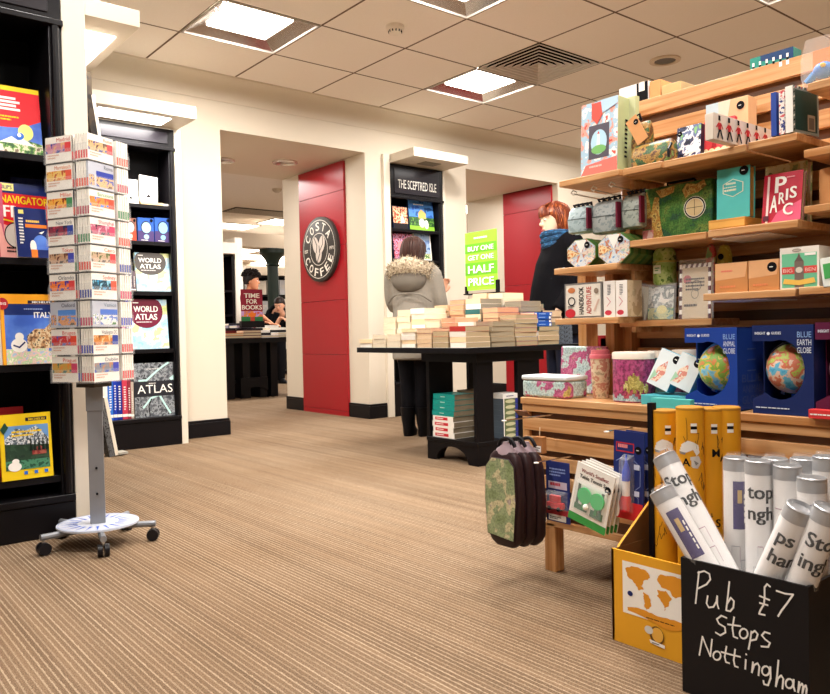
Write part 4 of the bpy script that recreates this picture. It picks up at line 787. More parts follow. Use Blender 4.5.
def body(root, H_, head_c, head_s, yaw, tilt, arms, mt, feet=((-.09, 0), (.09, 0)), sw=.17):
    q = MB(); k = H_/1.65
    q.loft(rings([(.78*k, .13, .1, 0, 0), (.88*k, .165, .115, 0, 0), (1.0*k, .14, .1, 0, 0), (1.15*k, .145, .1, 0, 0), (1.28*k, .16, .105, 0, 0), (1.36*k, .13, .08, 0, .005), (1.40*k, .06, .055, 0, .005)]), mt)
    limb(q, [(0, .01, 1.35*k), (head_c[0]*.4, .01+head_c[1]*.3, 1.42*k), (head_c[0], head_c[1]+.015, head_c[2]-.07)], [.055, .05, .05], mt)
    for s_, (fx, fy) in zip((-1, 1), feet):
        limb(q, [(s_*.085, 0, .82*k), (fx, fy*.5-.01, .46*k), (fx, fy, .08)], [.088, .056, .038], mt)
        q.loft([[(fx+w_*math.cos(2*PI*i/12), fy+y_, max(.0, z_+h_*math.sin(2*PI*i/12))) for i in range(12)] for y_, w_, h_, z_ in ((.05, .025, .025, .035), (0, .036, .04, .045), (-.08, .042, .025, .03), (-.15, .03, .014, .018))], mt)
    for s_, (el, wr, hd, up, curl, pt) in zip((-1, 1), arms):
        sh = (s_*sw, .005, 1.34*k); limb(q, [(s_*sw*.7, .005, 1.33*k), sh, el, wr], [.06, .056, .043, .027], mt); hand(q, wr, hd, up, mt, curl, .95, pt)
    X = head(q, Vector(head_c), head_s, mt, yaw, tilt)
    return fuse(q, 'body', root, mt, .0075, 2), X
# the hooded shopper, seen from behind: root faces +y after turning
FT = Vector((3.725, 4.575, 0))
root = thing('person', 'person in a grey coat with fur-trimmed hood browsing with back turned', 'person', FT, PI-1.0)
arms = (((-.195, -.06, .99), (-.15, -.19, 1.10), (-.35, -.4, .75), (.2, -.6, .5), .45, True), ((.172, -.07, 1.0), (.05, -.22, 1.05), (-.6, -.6, .2), (0, 0, 1), .8, False))
bd, X = body(root, 1.50, (0, -.045, 1.40), .225, -.25, .18, arms, SKIN, ((-.06, 0), (.06, 0)), .155)
face_parts(X, root)
GC = mat('8e877c', .85, 0, .1, 60, bump=.3, spec=.1); GC2 = mat('756e64', .85, spec=.1)
q = MB(); q.loft(rings([(.585, .17, .135, 0, .01), (.8, .172, .135, 0, .01), (.95, .158, .12, 0, .01), (1.08, .158, .118, 0, .01), (1.18, .175, .125, 0, .01), (1.25, .17, .115, 0, .01), (1.29, .13, .1, 0, .005), (1.315, .08, .08, 0, 0)]), GC)
for s_ in (-1, 1): el, wr = arms[(s_+1)//2][:2]; limb(q, [(s_*.1, .005, 1.235), (s_*.15, .0, 1.215), el, Vector(wr)*.93+Vector(el)*.07], [.078, .082, .062, .048], GC)
ct = fuse(q, 'coat', root, GC, .011, 3)
q = MB(); q.tube(smooth_pts([(-.17, .085, 1.02), (-.1, .142, 1.07), (0, .155, 1.085), (.1, .142, 1.07), (.17, .085, 1.02)]), .006, GC2, 6); q.build('yoke_seam', ct)
q = MB(); q.ball((0, .10, 1.20), (.14, .085, .115), GC2, 20, 12); q.build('hood', ct)
FUR = ramp_mat(['5f5344', '9a8a72', 'c6b79e', '7d6e5a'], 40, const=False, rough=.95); q = MB(); ringp = []
for i in range(25):
    a = PI*1.12*(i/24)-.06*PI; ringp.append(Vector((.132*math.cos(a), .01+.135*math.sin(a), 1.275+.02*math.sin(a)-.03*abs(math.cos(a)))))
q.tube(ringp, [.042+.024*math.sin(PI*i/24) for i in range(25)], FUR, 12)
for k in range(3200):
    i = random.randint(0, 23); p = ringp[i].lerp(ringp[i+1], random.random()); a, e = random.uniform(0, 2*PI), random.uniform(-1, 1)
    n_ = Vector((math.cos(a)*math.sqrt(1-e*e), math.sin(a)*math.sqrt(1-e*e), e)); b0 = p+n_*.058; w_ = n_.orthogonal().normalized()*.0032; w2 = n_.cross(w_)
    tip = b0+n_*random.uniform(.015, .036)+Vector((random.uniform(-.012, .012), random.uniform(-.012, .012), random.uniform(-.02, .008)))
    q.add([b0+w_, b0-w_*.5+w2*.86, b0-w_*.5-w2*.86, tip], [(0, 1, 3), (1, 2, 3), (2, 0, 3)], FUR)
q.build('fur_trim', ct, smooth=0)
def strands(q, X, mt, n, zlo, hull, col_r=.004, face_cut=-.3):
    pass
HB_ = mat('3a211a', .45, 0, .25, 40)
q = MB(); q.X = X; q.loft(rings([(-.1, .066, .06, 0, .035), (-.05, .086, .085, 0, .03), (0, .09, .1, 0, .022), (.05, .09, .108, 0, .012), (.09, .074, .09, 0, .012), (.118, .04, .05, 0, .014), (.126, .012, .015, 0, .015)], 28), HB_)
for k in range(70):
    a = random.uniform(-.15*PI, 1.15*PI); r_ = 1.02; pts = [(r_*.03*math.cos(a), .015+.03*math.sin(a), .124), (.078*math.cos(a), .014+.095*math.sin(a), .085), (.094*math.cos(a), .02+.108*math.sin(a), .02), (.088*math.cos(a)+random.uniform(-.004, .004), .03+.088*math.sin(a), -.06), (.07*math.cos(a), .035+.064*math.sin(a), -.11+random.uniform(-.01, .02))]
    q.tube(smooth_pts(pts, 3), [.006]*13, HB_, 5)
q.build('hair', root)
q = MB()
for s_, (fx, fy) in zip((-1, 1), ((-.06, 0), (.06, 0))): limb(q, [(s_*.075, .005, .80), (fx, -.005, .42), (fx, 0, .1)], [.09, .062, .05], JEAN)
fuse(q, 'leggings', root, JEAN, .01, 2)
for s_ in (-1, 1):
    q = MB(); fx = s_*.06; q.loft(rings([(.0, .045, .1, fx, -.045), (.03, .05, .105, fx, -.045), (.07, .046, .075, fx, -.015), (.12, .052, .058, fx, 0), (.22, .06, .066, fx, 0)], 18), BOOT); q.build('boot', root)
# the red-haired shopper in profile
FT = Vector((4.46, 3.735, 0)); fdir = Vector((-.90, .44, 0)); YR = math.atan2(fdir.x, -fdir.y)
root = thing('person', 'red-haired person in a black coat and blue scarf facing the book table', 'person', FT, YR)
arms = (((-.235, .0, 1.12), (-.22, -.13, .92), (.1, -.4, -.9), (-1, 0, .1), .4, False), ((.235, .0, 1.12), (.22, -.13, .92), (-.1, -.4, -.9), (1, 0, .1), .4, False))
bd, X = body(root, 1.74, (0, -.05, 1.60), .245, 0, .12, arms, mat('edc2a8', .5, 0, .03, 20)); face_parts(X, root, lip='c05a5a', brow='8a4020')
BC_ = mat('0c0b0f', .9, 0, .15, 80, spec=.08); q = MB()
q.loft(rings([(.75, .23, .22, 0, -.02), (.95, .22, .22, 0, -.03), (1.1, .2, .20, 0, -.03), (1.28, .21, .175, 0, -.01), (1.40, .195, .14, 0, .01), (1.47, .13, .1, 0, .01), (1.5, .08, .08, 0, 0)]), BC_)
for s_ in (-1, 1): el, wr = arms[(s_+1)//2][:2]; limb(q, [(s_*.13, .005, 1.41), (s_*.19, .005, 1.39), el, Vector(wr)*.95+Vector(el)*.05], [.085, .085, .07, .052], BC_)
ct = fuse(q, 'coat', root, BC_, .012, 3)
SCF = ramp_mat(['0c1626', '1a4468', '10263f', '2a5f8c'], 30, const=False, rough=.9, stretch=(1, 1, 3)); q = MB()
for k in range(3):
    pts = [(.105*math.cos(2*PI*i/20)*(1-.06*k), -.01+.115*math.sin(2*PI*i/20)*(1+.05*k), 1.425+.027*k+.016*math.sin(2*PI*i/20+k)) for i in range(21)]; q.tube(pts, .027, SCF, 10)
q.build('scarf', root)
RH = ramp_mat(['3c150b', '7c3418', '5c2410', 'a8572a'], 50, const=False, rough=.4, stretch=(1, 1, .2)); q = MB(); q.X = X
q.loft(rings([(-.105, .07, .055, 0, .05), (-.06, .086, .075, 0, .04), (0, .09, .088, 0, .03), (.05, .088, .104, 0, .008), (.085, .075, .09, 0, .008), (.115, .04, .052, 0, .01), (.124, .01, .012, 0, .01)], 28), RH)
for k in range(90):
    a = random.uniform(-.1*PI, 1.1*PI); pts = [(.03*math.cos(a), .01+.03*math.sin(a), .122), (.078*math.cos(a), .008+.095*math.sin(a), .085), (.093*math.cos(a), .02+.1*math.sin(a), .02), (.09*math.cos(a), .03+.085*math.sin(a), -.06), (.074*math.cos(a), .04+.06*math.sin(a), -.115+random.uniform(-.01, .02))]
    q.tube(smooth_pts(pts, 3), [.005]*13, RH, 5)
for k in range(60):
    u = -1+2*k/59; q.tube(smooth_pts([(u*.03, -.02, .12), (u*.05, -.078, .098), (u*.066, -.102+.03*u*u, .06), (u*.07, -.102+.034*u*u, .028)], 3), [.0042]*9+[.003], RH, 5)
q.build('hair', root)
q = MB()
for s_ in (-1, 1): limb(q, [(s_*.085, .005, .86), (s_*.09, -.005, .46), (s_*.09, 0, .06)], [.105, .08, .07], NAVY)
fuse(q, 'trousers', root, mat('1a1f34', .8), .012, 2)
for s_ in (-1, 1): q = MB(); q.loft(rings([(.0, .045, .11, s_*.09, -.05), (.03, .05, .115, s_*.09, -.05), (.07, .046, .08, s_*.09, -.02), (.1, .045, .05, s_*.09, 0)], 18), BOOT); q.build('shoe', root)
q = MB(); q.tube(smooth_pts([(.15, -.14, 1.16), (.04, -.19, 1.08), (-.1, -.19, 1.0), (-.24, -.13, .92)]), .011, mat('1c4266', .6), 8); q.box(-.34, -.12, .68, -.235, .14, .92, mat('1d3a5e', .7)); q.build('shoulder_bag', root, bevel=.01)
# ------------------------------------------------------------------ far table with its books, sign and people
BY = 8.75; bx0, bx1 = at_y(222, 340, BY).x-.25, at_y(296, 340, BY).x+.25; TZ2 = .76
t = thing('book_table', 'long black table of stacked books seen through the passage', 'display table', (0, BY, 0))
q = MB(); q.box(bx0, 0, TZ2-.06, bx1, 1.1, TZ2, TB); q.build('tabletop', t)
lx = [at_y(p, 395, BY).x for p in (229, 241, 248, 265, 276)]
for a, e in ((lx[0], lx[0]+.14), (lx[2], lx[2]+.1), (lx[3], lx[3]+.1), (lx[4], lx[4]+.1)):
    q = MB(); q.box(a, .12, 0, e, .95, TZ2-.06, TB); q.build('leg', t)
q = MB(); q.box(lx[0], .3, .19, lx[4]+.1, .9, .22, TB); q.build('lower_shelf', t)
q = MB(); pts = [(lx[2]-.04, 0), (lx[2]-.04, .26), (lx[3]+.1, .26), (lx[3]+.1, 0)]; cx = (lx[2]+lx[3]+.1)/2
for i in range(11): a = PI*i/10; pts.append((cx+.2*math.cos(a), .01+.13*math.sin(a)))
q.X = Matrix.Translation((0, .1, 0)); q.prism(pts, .03, TB); q.build('skirt', t)
nb = 0
for r in range(3):
    for c in range(8):
        x = bx0+.2+.245*c+.03*r; n = (2, 4, 5)[r]+(c*7+r*3) % 3-1
        if x > bx1-.1: continue
        stack(f'the {("front", "middle", "back")[r]} row, pile {("one", "two", "three", "four", "five", "six", "seven", "eight")[c]} on the far table', x, BY+.16+.27*r, TZ2, .2, .24, n, .033, random.choice((PGS[3], PGS[0])), [mat(c_, .5) for c_ in random.sample(('6a2026', '22222c', '30303a', '4a4238', '1c1a20'), 2)], face=PI/2 if r else -PI/2, grp='piles on the far table', top_cover=mat('e08a3a', .5) if (r, c) == (0, 1) else random.choice((None, WHITE, mat('c8c4d8', .5))), ct=.005)
for k in range(3): stack(f'the pile under the far table, {("first", "second", "third")[k]} along', lx[2]+.1+.2*k, BY+.6, .2205, .17, .2, 2+k % 2, .035, PGS[3], CVS[1], grp='piles under the far table')
a = at_y(240.5, 322, BY+.2); c = at_y(261, 322, BY+.2); top = at_y(250, 289.5, BY+.2).z; w = c.x-a.x; h = top-a.z
t = thing('table_sign', 'maroon TIME FOR BOOKS sign standing on the far book table', 'sign', ((a.x+c.x)/2, BY+.16, TZ2+.132), -.12); hz = max(.0, a.z-TZ2-.132)
q = MB(); q.box(-w/2, 0, hz, w/2, .006, hz+h, mat('8e1f38', .45)); f = q.face((-w/2, 0, hz), (1, 0, 0), (0, 0, 1))
f.rect(0, 0, w, h*.18, mat('2f7a4a', .5)); f.rect(0, h*.16, w, h*.17, ramp_mat(['9a6ac0', 'e08a4a', 'c8a0e0', 'd05a4a'], 14)); f.rect(w*.42, 0, w*.2, h*.2, mat('c04a3a', .5)); f.ell(w*.5, h*.22, w*.18, h*.07, ORANGE)
for s_, y_ in (('TIME', .74), ('FOR', .56), ('BOOKS', .38)): f.text(s_, w*.5, h*y_, h*.14, WHITE, w*(.92 if s_ == 'BOOKS' else .72 if s_ == 'TIME' else .5), 'c')
q.build('card', t); q = MB(); q.box(-w/2-.01, -.03, 0, w/2+.01, .05, hz+.01, BLACK); q.build('stand', t)
# man behind the sign
MP = at_y(250, 300, BY+1.42); root = thing('person', 'person with short dark hair in a maroon top behind the far table', 'person', (MP.x, BY+1.42, 0), .75)
hz_ = at_y(251, 281, BY+1.42).z
arms = (((-.26, -.04, 1.12), (-.2, -.24, .98), (.1, -1, -.1), (0, 0, 1), .5, False), ((.26, -.04, 1.12), (.2, -.26, .95), (-.1, -1, -.1), (0, 0, 1), .5, False))
bd, X = body(root, 1.68, (0, -.03, hz_), .25, .2, .08, arms, SKIN2); face_parts(X, root)
MR = mat('7c2034', .8); q = MB(); q.loft(rings([(.85, .18, .125, 0, 0), (1.0, .165, .12, 0, 0), (1.2, .18, .125, 0, 0), (1.34, .185, .115, 0, 0), (1.41, .12, .08, 0, .005), (1.44, .07, .065, 0, .005)]), MR)
for s_ in (-1, 1): el = Vector(arms[(s_+1)//2][0]); limb(q, [(s_*.13, .005, 1.35), (s_*.18, .005, 1.33), el*.9+Vector((s_*.18, 0, 1.33))*.1], [.075, .075, .062], MR)
fuse(q, 'shirt', root, MR, .012, 3)
DH = mat('1c1412', .6); q = MB(); q.X = X; q.loft(rings([(-.05, .075, .05, 0, .055), (.0, .086, .08, 0, .035), (.05, .088, .105, 0, .014), (.09, .076, .095, 0, .01), (.125, .045, .055, 0, .01), (.135, .01, .012, 0, .01)], 24), DH)
for k in range(260):
    a, e = random.uniform(0, 2*PI), random.uniform(.05, 1); p = Vector((.08*math.cos(a)*math.sqrt(1-e*e*.8), .012+.094*math.sin(a)*math.sqrt(1-e*e*.8), .045+.085*e)); d_ = (p-Vector((0, .01, .02))).normalized()
    q.tube([p, p+d_*.03+Vector((.006, 0, .004)), p+d_*.045+Vector((random.uniform(-.02, .02), -.004, -.006))], [.011, .01, .003], DH, 5)
q.build('hair', root)
q = MB()
for s_ in (-1, 1): limb(q, [(s_*.085, .005, .87), (s_*.09, -.005, .46), (s_*.09, 0, .06)], [.1, .075, .065], NAVY)
fuse(q, 'trousers', root, mat('20242e', .8), .012, 2)
for s_ in (-1, 1): q = MB(); q.loft(rings([(.0, .045, .11, s_*.09, -.05), (.03, .05, .115, s_*.09, -.05), (.07, .046, .08, s_*.09, -.02), (.1, .045, .05, s_*.09, 0)], 18), BOOT); q.build('shoe', root)
# second person bending behind the far table, by the pillar
MP = at_y(270, 300, BY+2.3); root = thing('person', 'dark-haired person in black bending beside the green pillar', 'person', (MP.x+.1, BY+2.35, 0), .1)
hz_ = at_y(267.5, 305, BY+2.1).z
q = MB(); hc = Vector((-.12, -.32, hz_)); limb(q, [(0, 0, .9), (0, -.08, 1.1), (-.06, -.2, hz_-.13), hc+Vector((0, .03, -.06))], [.14, .15, .1, .055], SKIN)
for s_ in (-1, 1):
    limb(q, [(s_*.085, 0, .88), (s_*.09, -.03, .46), (s_*.09, 0, .06)], [.1, .06, .045], SKIN); limb(q, [(s_*.12-.04, -.18, hz_-.16), (s_*.2-.04, -.26, hz_-.4), (s_*.14-.04, -.42, TZ2+.3)], [.055, .045, .03], SKIN); hand(q, (s_*.14-.04, -.42, TZ2+.3), (-s_*.2, -.8, -.2), (0, 0, 1), SKIN, .6)
X = head(q, hc, .23, SKIN, -.9, .35); bd = fuse(q, 'body', root, SKIN, .009, 2); face_parts(X, root)
q = MB(); limb(q, [(0, 0, .85), (0, -.06, 1.1), (-.05, -.17, hz_-.14)], [.17, .18, .14], BC_)
for s_ in (-1, 1): limb(q, [(s_*.12-.04, -.17, hz_-.16), (s_*.2-.04, -.26, hz_-.4), (s_*.16-.04, -.36, TZ2+.38)], [.08, .065, .05], BC_)
fuse(q, 'jumper', root, BC_, .012, 3)
q = MB(); q.X = X; q.loft(rings([(-.06, .07, .05, 0, .05), (0, .084, .08, 0, .035), (.05, .084, .103, 0, .012), (.09, .07, .088, 0, .012), (.122, .03, .04, 0, .012)], 24), mat('20130f', .5)); q.build('hair', root)
q = MB()
for s_ in (-1, 1): limb(q, [(s_*.085, .0, .87), (s_*.09, -.03, .46), (s_*.09, 0, .06)], [.11, .08, .07], JEAN)
fuse(q, 'trousers', root, JEAN, .012, 2)
for s_ in (-1, 1): q = MB(); q.loft(rings([(.0, .045, .11, s_*.09, -.05), (.03, .05, .115, s_*.09, -.05), (.07, .046, .08, s_*.09, -.02), (.1, .045, .05, s_*.09, 0)], 18), BOOT); q.build('shoe', root)
# far bookcases
def far_case(label, x0, x1, y, zt, shelves, cols, grp, tops, lit=True):
    t = thing('bookcase', label, 'bookcase', (x0, y, 0)); w = x1-x0
    q = MB(); q.box(0, .28, 0, w, .3, zt, CASEIN); q.build('back_panel', t)
    for x in (0, w-.04): q = MB(); q.box(x, 0, 0, x+.04, .28, zt, CASE); q.build('side_panel', t)
    for z in [.08]+shelves+[zt]: q = MB(); q.box(.04, 0, z-.03, w-.04, .28, z, CASE); q.build('shelf', t)
    if lit: q = MB(); q.box(0, -.12, zt, w, .3, zt+.16, mat('e8e0d2', .5)); q.build('pelmet', t)
    n = 0
    for si, z in enumerate(shelves):
        x = .07
        while x < w-.22:
            bw = random.uniform(*cols[0]); hh = random.uniform(*tops); c = random.choice(cols[1]); n += 1
            q = MB(); q.box(-bw/2, 0, 0, bw/2, .16, hh, c); f = q.face((-bw/2, 0, 0), (1, 0, 0), (0, 0, 1)); f.scribble(bw*.15, hh*.4, bw*.6, hh*.3, random.choice(cols[1]), 3)
            o = q.build('book', None, (x0+x+bw/2, y+.06, z+.001), 0); tag(o, f'{ORD[min(int((x-.07)/.24), 11)]} book along on {("the lowest", "the next-to-lowest", "the middle", "the upper", "the highest")[si]} shelf of {grp}', 'book', 'books in '+grp); x += bw+random.uniform(.02, .05)
P0, P1 = at_y(266, 300, 13.5), at_y(292, 300, 13.5)
WB_ = [mat(c, .5) for c in ('f2eee6', 'e2dcd2', 'd8d4d0', 'c8ccd4')]
far_case('long bookcase of pale face-out books behind the green pillar', at_y(243, 300, 13.5).x, at_y(300, 300, 13.5).x, 13.5, 1.95, [.5, .85, 1.2, 1.58], ((.18, .26), WB_), 'the pale far bookcase', (.24, .3))
P0 = at_y(223, 300, 10.6); P1 = at_y(235, 300, 10.6)
far_case('dark bookcase of bright books beyond the passage by the cream pier', P0.x-.3, P1.x, 10.6, 2.0, [.45, .78, 1.11, 1.47], ((.2, .26), [mat(c, .5) for c in ('c84a3a', 'e8d060', '3a5ab0', 'e8e0d8')]), 'the dark far bookcase', (.22, .28))
q = MB(); q.box(0, 0, 0, .12, .3, 2.25, mat('efe8da', .5)); struct(q.build('trim_7', None, (P1.x+.01, 10.58, 0)))
# ------------------------------------------------------------------ wooden gift display
XF, XS, XB_, ZB = 2.0, 2.25, 1.93, .57
t = thing('gift_display', 'pine slatted display unit crowded with maps, globes and gifts', 'display unit', (XB_, 1.0, 0)); O_ = Vector((XB_, 1.0, 0)); GD = t
def loc_box(name, x0, y0, z0, x1, y1, z1, m_, bev=.002, par=None):
    q = MB(); q.box(x0-XB_, y0-1, z0, x1-XB_, y1-1, z1, m_); return q.build(name, par or GD, bevel=bev)
YFAR, YNEAR, YSL = 1.80, -.35, 1.56
DKW = wood('4a2c16', '6b4222', 1)
def slats(name, x, z0, z1, y0, y1, pitch, bar, th):
    q = MB(); q.box(x+th*.4-XB_, y0-1, z0, x+th-XB_, y1-1, z1, wood('4e2e15', '6a4220', 1)); z = z1
    while z-bar > z0-.001:
        q.box(x-XB_, y0-1, z-bar, x+th*.7-XB_, y1-1, z, PINE); z -= pitch
    return q.build(name, GD, bevel=.0015)
slats('slat_panel', XS, ZB+.02, at_x(640, 101, XS).z, YNEAR, YSL, .083, .052, .045)
slats('base_slats', XB_, .17, ZB-.005, YNEAR, YFAR-.005, .0625, .042, .04)
loc_box('base_top', XB_-.006, YNEAR, ZB-.022, 2.42, YFAR, ZB, PINE)
loc_box('end_panel', XB_+.003, YFAR-.03, .17, XB_+.06, YFAR, ZB-.02, PINEZ); loc_box('base_back', 2.36, YNEAR, .17, 2.40, YFAR, ZB-.02, PINE)
loc_box('bottom_rail', XB_+.002, YNEAR, .15, 2.40, YFAR-.1, .172, PINE)
for y in (1.665, -.3):
    for x in (XB_+.002, 2.34): loc_box('leg', x, y, 0, x+.045, y+.045, .16, PINEZ)
for px in (586, 613.5): y = at_x(px, 337, 2.19).y; loc_box('end_post', 2.17, y-.018, ZB, 2.235, y+.018, 1.0, PINEZ)
def shelf(pl, pr, py, xf=XF, th=.02, xb=None, near=None):
    a, c = at_x(pl, py[0], xf), at_x(pr, py[1], xf); z = (a.z+c.z)/2+th/2
    loc_box('shelf', xf, c.y, z-th, xb or XS-.001, a.y, z, PINE); return z
Z1 = shelf(559, 619, (184.5, 172)); shelf(623, 661, (172.5, 164)); shelf(663.5, 746, (164.5, 147.5)); shelf(748, 797, (147.5, 134.6))
Z2 = shelf(708, 798, (234, 223)); loc_box('shelf', 2.02, at_x(706, 236, 2.02).y, Z2-.02, XS-.001, 1.47, Z2, PINE)
ZG = shelf(554, 616.5, (271, 267)); ZI = shelf(555, 618, (321, 321)); ZI2 = ZI-.012; loc_box('shelf', 2.09, at_x(712, 322, 2.09).y, ZI2-.02, XS-.001, at_x(619.5, 325, 2.09).y, ZI2, PINE)
ZJ = shelf(703, 795.5, (298.5, 291.5)); shelf(798.5, 880, (292, 286)); ZE = shelf(803.5, 880, (155, 139)); ZT = shelf(807, 880, (88, 69))
for (y0, z) in ((1.44, ZG), (1.44, ZI), (1.44, Z1)): loc_box('bracket', XF+.1, y0+.02, z-.05, XS, y0+.035, z-.02, PINE)
loc_box('end_post', XS-.03, YSL, ZB, XS+.045, YSL+.03, at_x(640, 101, XS).z, PINEZ)
for y, z in ((at_x(745, 230, 2.1).y, Z2), (at_x(745, 297, 2.1).y, ZJ)): loc_box('price_rail', XF+.03, y-.1, z-.0235, XF+.2, y+.06, z-.0205, WHITE, .0005)
def it(name, label, cat, X, pl, pr, z0, ptop, d, mt, art=None, side=None, top=None, lean=0, group=None, bevel=.001, left=None, dz=0, dw=1., spin=0):
    L, w, h = span_x(X, pl, pr, ptop, z0); return carton(name, label, cat, L+Vector((0, 0, dz)), FX, w*dw, h-dz, d, mt, art, side, top, lean, group, bevel, left, spin)
DOT = lambda f, x, y, r: (f.ell(x, y, r, r, INK), f.scribble(x-r*.5, y-r*.2, r, r*.4, WHITE, 1))
MAPG = ramp_mat(['1c4a40', '2a5a3a', '3c702c', '548236', '6f8a3a', '42642c'], 22, 6, spread=.4, speck=.5); MAPP = ramp_mat(['a4c8cc', 'bcd6d6', 'c8dcd8', 'c4608c', 'd07a9c', 'd8c470'], 17, 7, spread=.36, speck=.4)
MAPB = ramp_mat(['f2ead8', '9ccbe0', 'e0d8c0', 'd88a7a', 'a8c890'], 40, 5, spread=.4); MAPT = ramp_mat(['4a8a8a', '6aa0a0', '2f5f66', '8ab0a0'], 30, 5); TEAL2 = mat('58c4c0', .45)
# top shelf
PLN = ramp_mat(['e0564a', 'f2efe8', 'a8c8dc', 'e8a090', 'd84a40'], 26, 3, spread=.4)
def a_light(f, w, h):
    f.rect(0, 0, w, h, PLN); f.rect(w*.22, h*.22, w*.56, h*.46, mat('55505c', .5)); f.ell(w*.5, h*.44, w*.22, h*.17, mat('b4d8ea', .5)); f.poly([(w*.44, h*.34), (w*.46, h*.55), (w*.52, h*.55), (w*.54, h*.34)], WHITE); f.ell(w*.5, h*.34, w*.2, h*.06, mat('7ab86a', .5)); f.poly([(w*.46, h*.55), (w*.49, h*.59), (w*.52, h*.55)], mat('d84a40', .5))
    f.poly([(0, 0), (w, 0), (w, h*.2), (w*.15, h*.15)], mat('e8766a', .5)); f.scribble(w*.25, h*.09, w*.5, h*.05, mat('f4c0b4', .5), 1); f.poly([(w*.3, h*.98), (w*.3, h*.78), (w*.45, h*.68), (w*.6, h*.8), (w*.55, h*.98)], mat('d8564a', .5)); f.poly([(w*.55, h), (w*.6, h*.82), (w, h*.9), (w, h)], mat('b8d4ea', .5))
def s_green(f, w, h):
    f.rect(0, 0, w, h, mat('b9c08e', .5))
    for k in range(9): f.rect(w*.62, h*(.2+.06*k), w*.25, h*.03, INK)
it('game_box', 'tall red, white and blue box with a lighthouse picture, ending the top shelf', 'box', 2.03, 579.5, 616, Z1, 101, .055, mat('e9e2d4', .5), a_light, s_green, lean=.05)
it('slim_box', 'thin pale green box wedged behind the lighthouse box', 'box', 2.09, 622, 634, Z1, 97, .02, mat('c8caa0', .5), None, s_green, lean=.03)
def a_film(f, w, h):
    f.rect(w*.62, 0, w*.38, h, INK); [f.rect(w*.7, h*(.08+.17*k), w*.2, h*.09, WHITE) for k in range(6)]; f.scribble(w*.1, h*.85, w*.45, h*.06, INK, 1); f.rect(w*.05, h*.3, w*.5, h*.45, mat('d9c8d8', .5))
XT = XS+.07; ZTB = ZB+.001
def behind(name, lab, cat, pl, pr, pt, d, mt, art, x=XT):
    L, w, h = span_x(x, pl, pr, pt, 1.2); return carton(name, lab, cat, L, FX, w, h, d, mt, art)
loc_box('back_ledge', XS+.046, YNEAR, 1.175, XS+.26, YSL-.0, 1.2, PINE)
behind('film_poster', 'white frame with a black film strip standing behind the rail', 'poster', 619, 648, 85, .02, mat('ece8ea', .5), a_film)
behind('box', 'orange box end rising behind the top rail by the film frame', 'box', 649.5, 660, 80.5, .1, KRAFT, None); behind('box', 'plain tan box behind the top rail, beside the orange box', 'box', 661.5, 681, 83.5, .1, mat('cfae78', .6), None)
def a_nut(f, w, h):
    f.rect(0, 0, w, h, mat('2f8a7a', .5)); f.poly([(w*.25, h), (w, h), (w, h*.62), (w*.25, h*.8)], mat('24406a', .5)); f.rect(0, h*.0, w*.2, h*.3, WHITE)
    for k in range(6): x = w*(.05+.16*k); f.rect(x, h*.42, w*.07, h*.16, WHITE); f.rect(x+w*.01, h*.58, w*.05, h*.1, INK); f.rect(x+w*.01, h*.68, w*.05, h*.13, WHITE)
P = at_x(772, 70, XT); it('card_box', 'green box of white toy soldiers on top of the rail', 'box', XS+.004, 750, 793.5, at_x(770, 78, XS+.004).z-.012, 53, .05, mat('2f8a7a', .5), a_nut)
# hanging pouch with kraft tag, printed purse, comic pack, red pack, guards
GP = ramp_mat(['2c4a34', '3f5f30', 'a8803c', '6a442a', '75904c'], 30, 6, spread=.4, speck=.5)
def pouch(name, lab, cat, X, pl, pr, pb, pt, d, mt, extra=None, grp=None):
    a, c = at_x(pl, pb, X), at_x(pr, pb, X); z0 = (a.z+c.z)/2; L, w, h = span_x(X, pl, pr, pt, z0); q = MB(); R_ = []
    for v, ww, dd in ((0, .86, .5), (.04, .97, .9), (.5, 1, 1), (.85, .97, .7), (.97, .9, .35), (1, .85, .15)):
        R_.append([((w/2*ww)*(1 if abs(math.cos(2*PI*i/24)) > .999 else math.copysign(abs(math.cos(2*PI*i/24))**.35, math.cos(2*PI*i/24))), d/2+d/2*dd*math.copysign(abs(math.sin(2*PI*i/24))**.6, math.sin(2*PI*i/24)), v*h) for i in range(24)])
    q.loft(R_, mt); o = q.build(name, None, L, FX, smooth=50); tag(o, lab, cat, grp)
    if extra: extra(o, w, h, d)
    return o
def ex_tag(o, w, h, d):
    q = MB(); X_ = Matrix.Translation((w*.05, -.012, h*.78)) @ Matrix.Rotation(-.5, 4, 'Y'); q.X = X_; q.box(-w*.32, 0, -h*.33, w*.32, .002, h*.33, KRAFT); f = q.face((-w*.32, 0, -h*.33), (1, 0, 0), (0, 0, 1)); DOT(f, w*.48, h*.5, .009); q.build('kraft_tag', o)
    q = MB(); q.tube([(-.006, .005, h*.98), (-.008, .0, h*1.12), (.006, .0, h*1.15), (.01, .004, h*.99)], .004, BLACK, 8); q.build('clip', o)
pouch('pouch', 'leafy green pouch with a kraft tag and black clip on the top shelf', 'pouch', 2.06, 629, 647, 165, 121, .05, GP, ex_tag)
pouch('purse', 'map-print zip purse lying under the kraft tag on the top shelf', 'purse', 2.02, 627.5, 670, 167.5, 141.5, .06, GP, lambda o, w, h, d: (lambda q: (q.tube([(-w*.4, d*.5, h*.99), (w*.4, d*.5, h*.99)], .004, BLACK, 6), q.tube([(w*.45, d*.3, h*.8), (w*.5, -.01, h*.5), (w*.52, -.012, h*.2)], .004, BLACK, 6), q.build('zip', o)))(MB()))
COM = ramp_mat(['1a1c30', '3a4060', 'e8e8ee', '6a78a0', '8ac07a'], 30, 3, spread=.3)
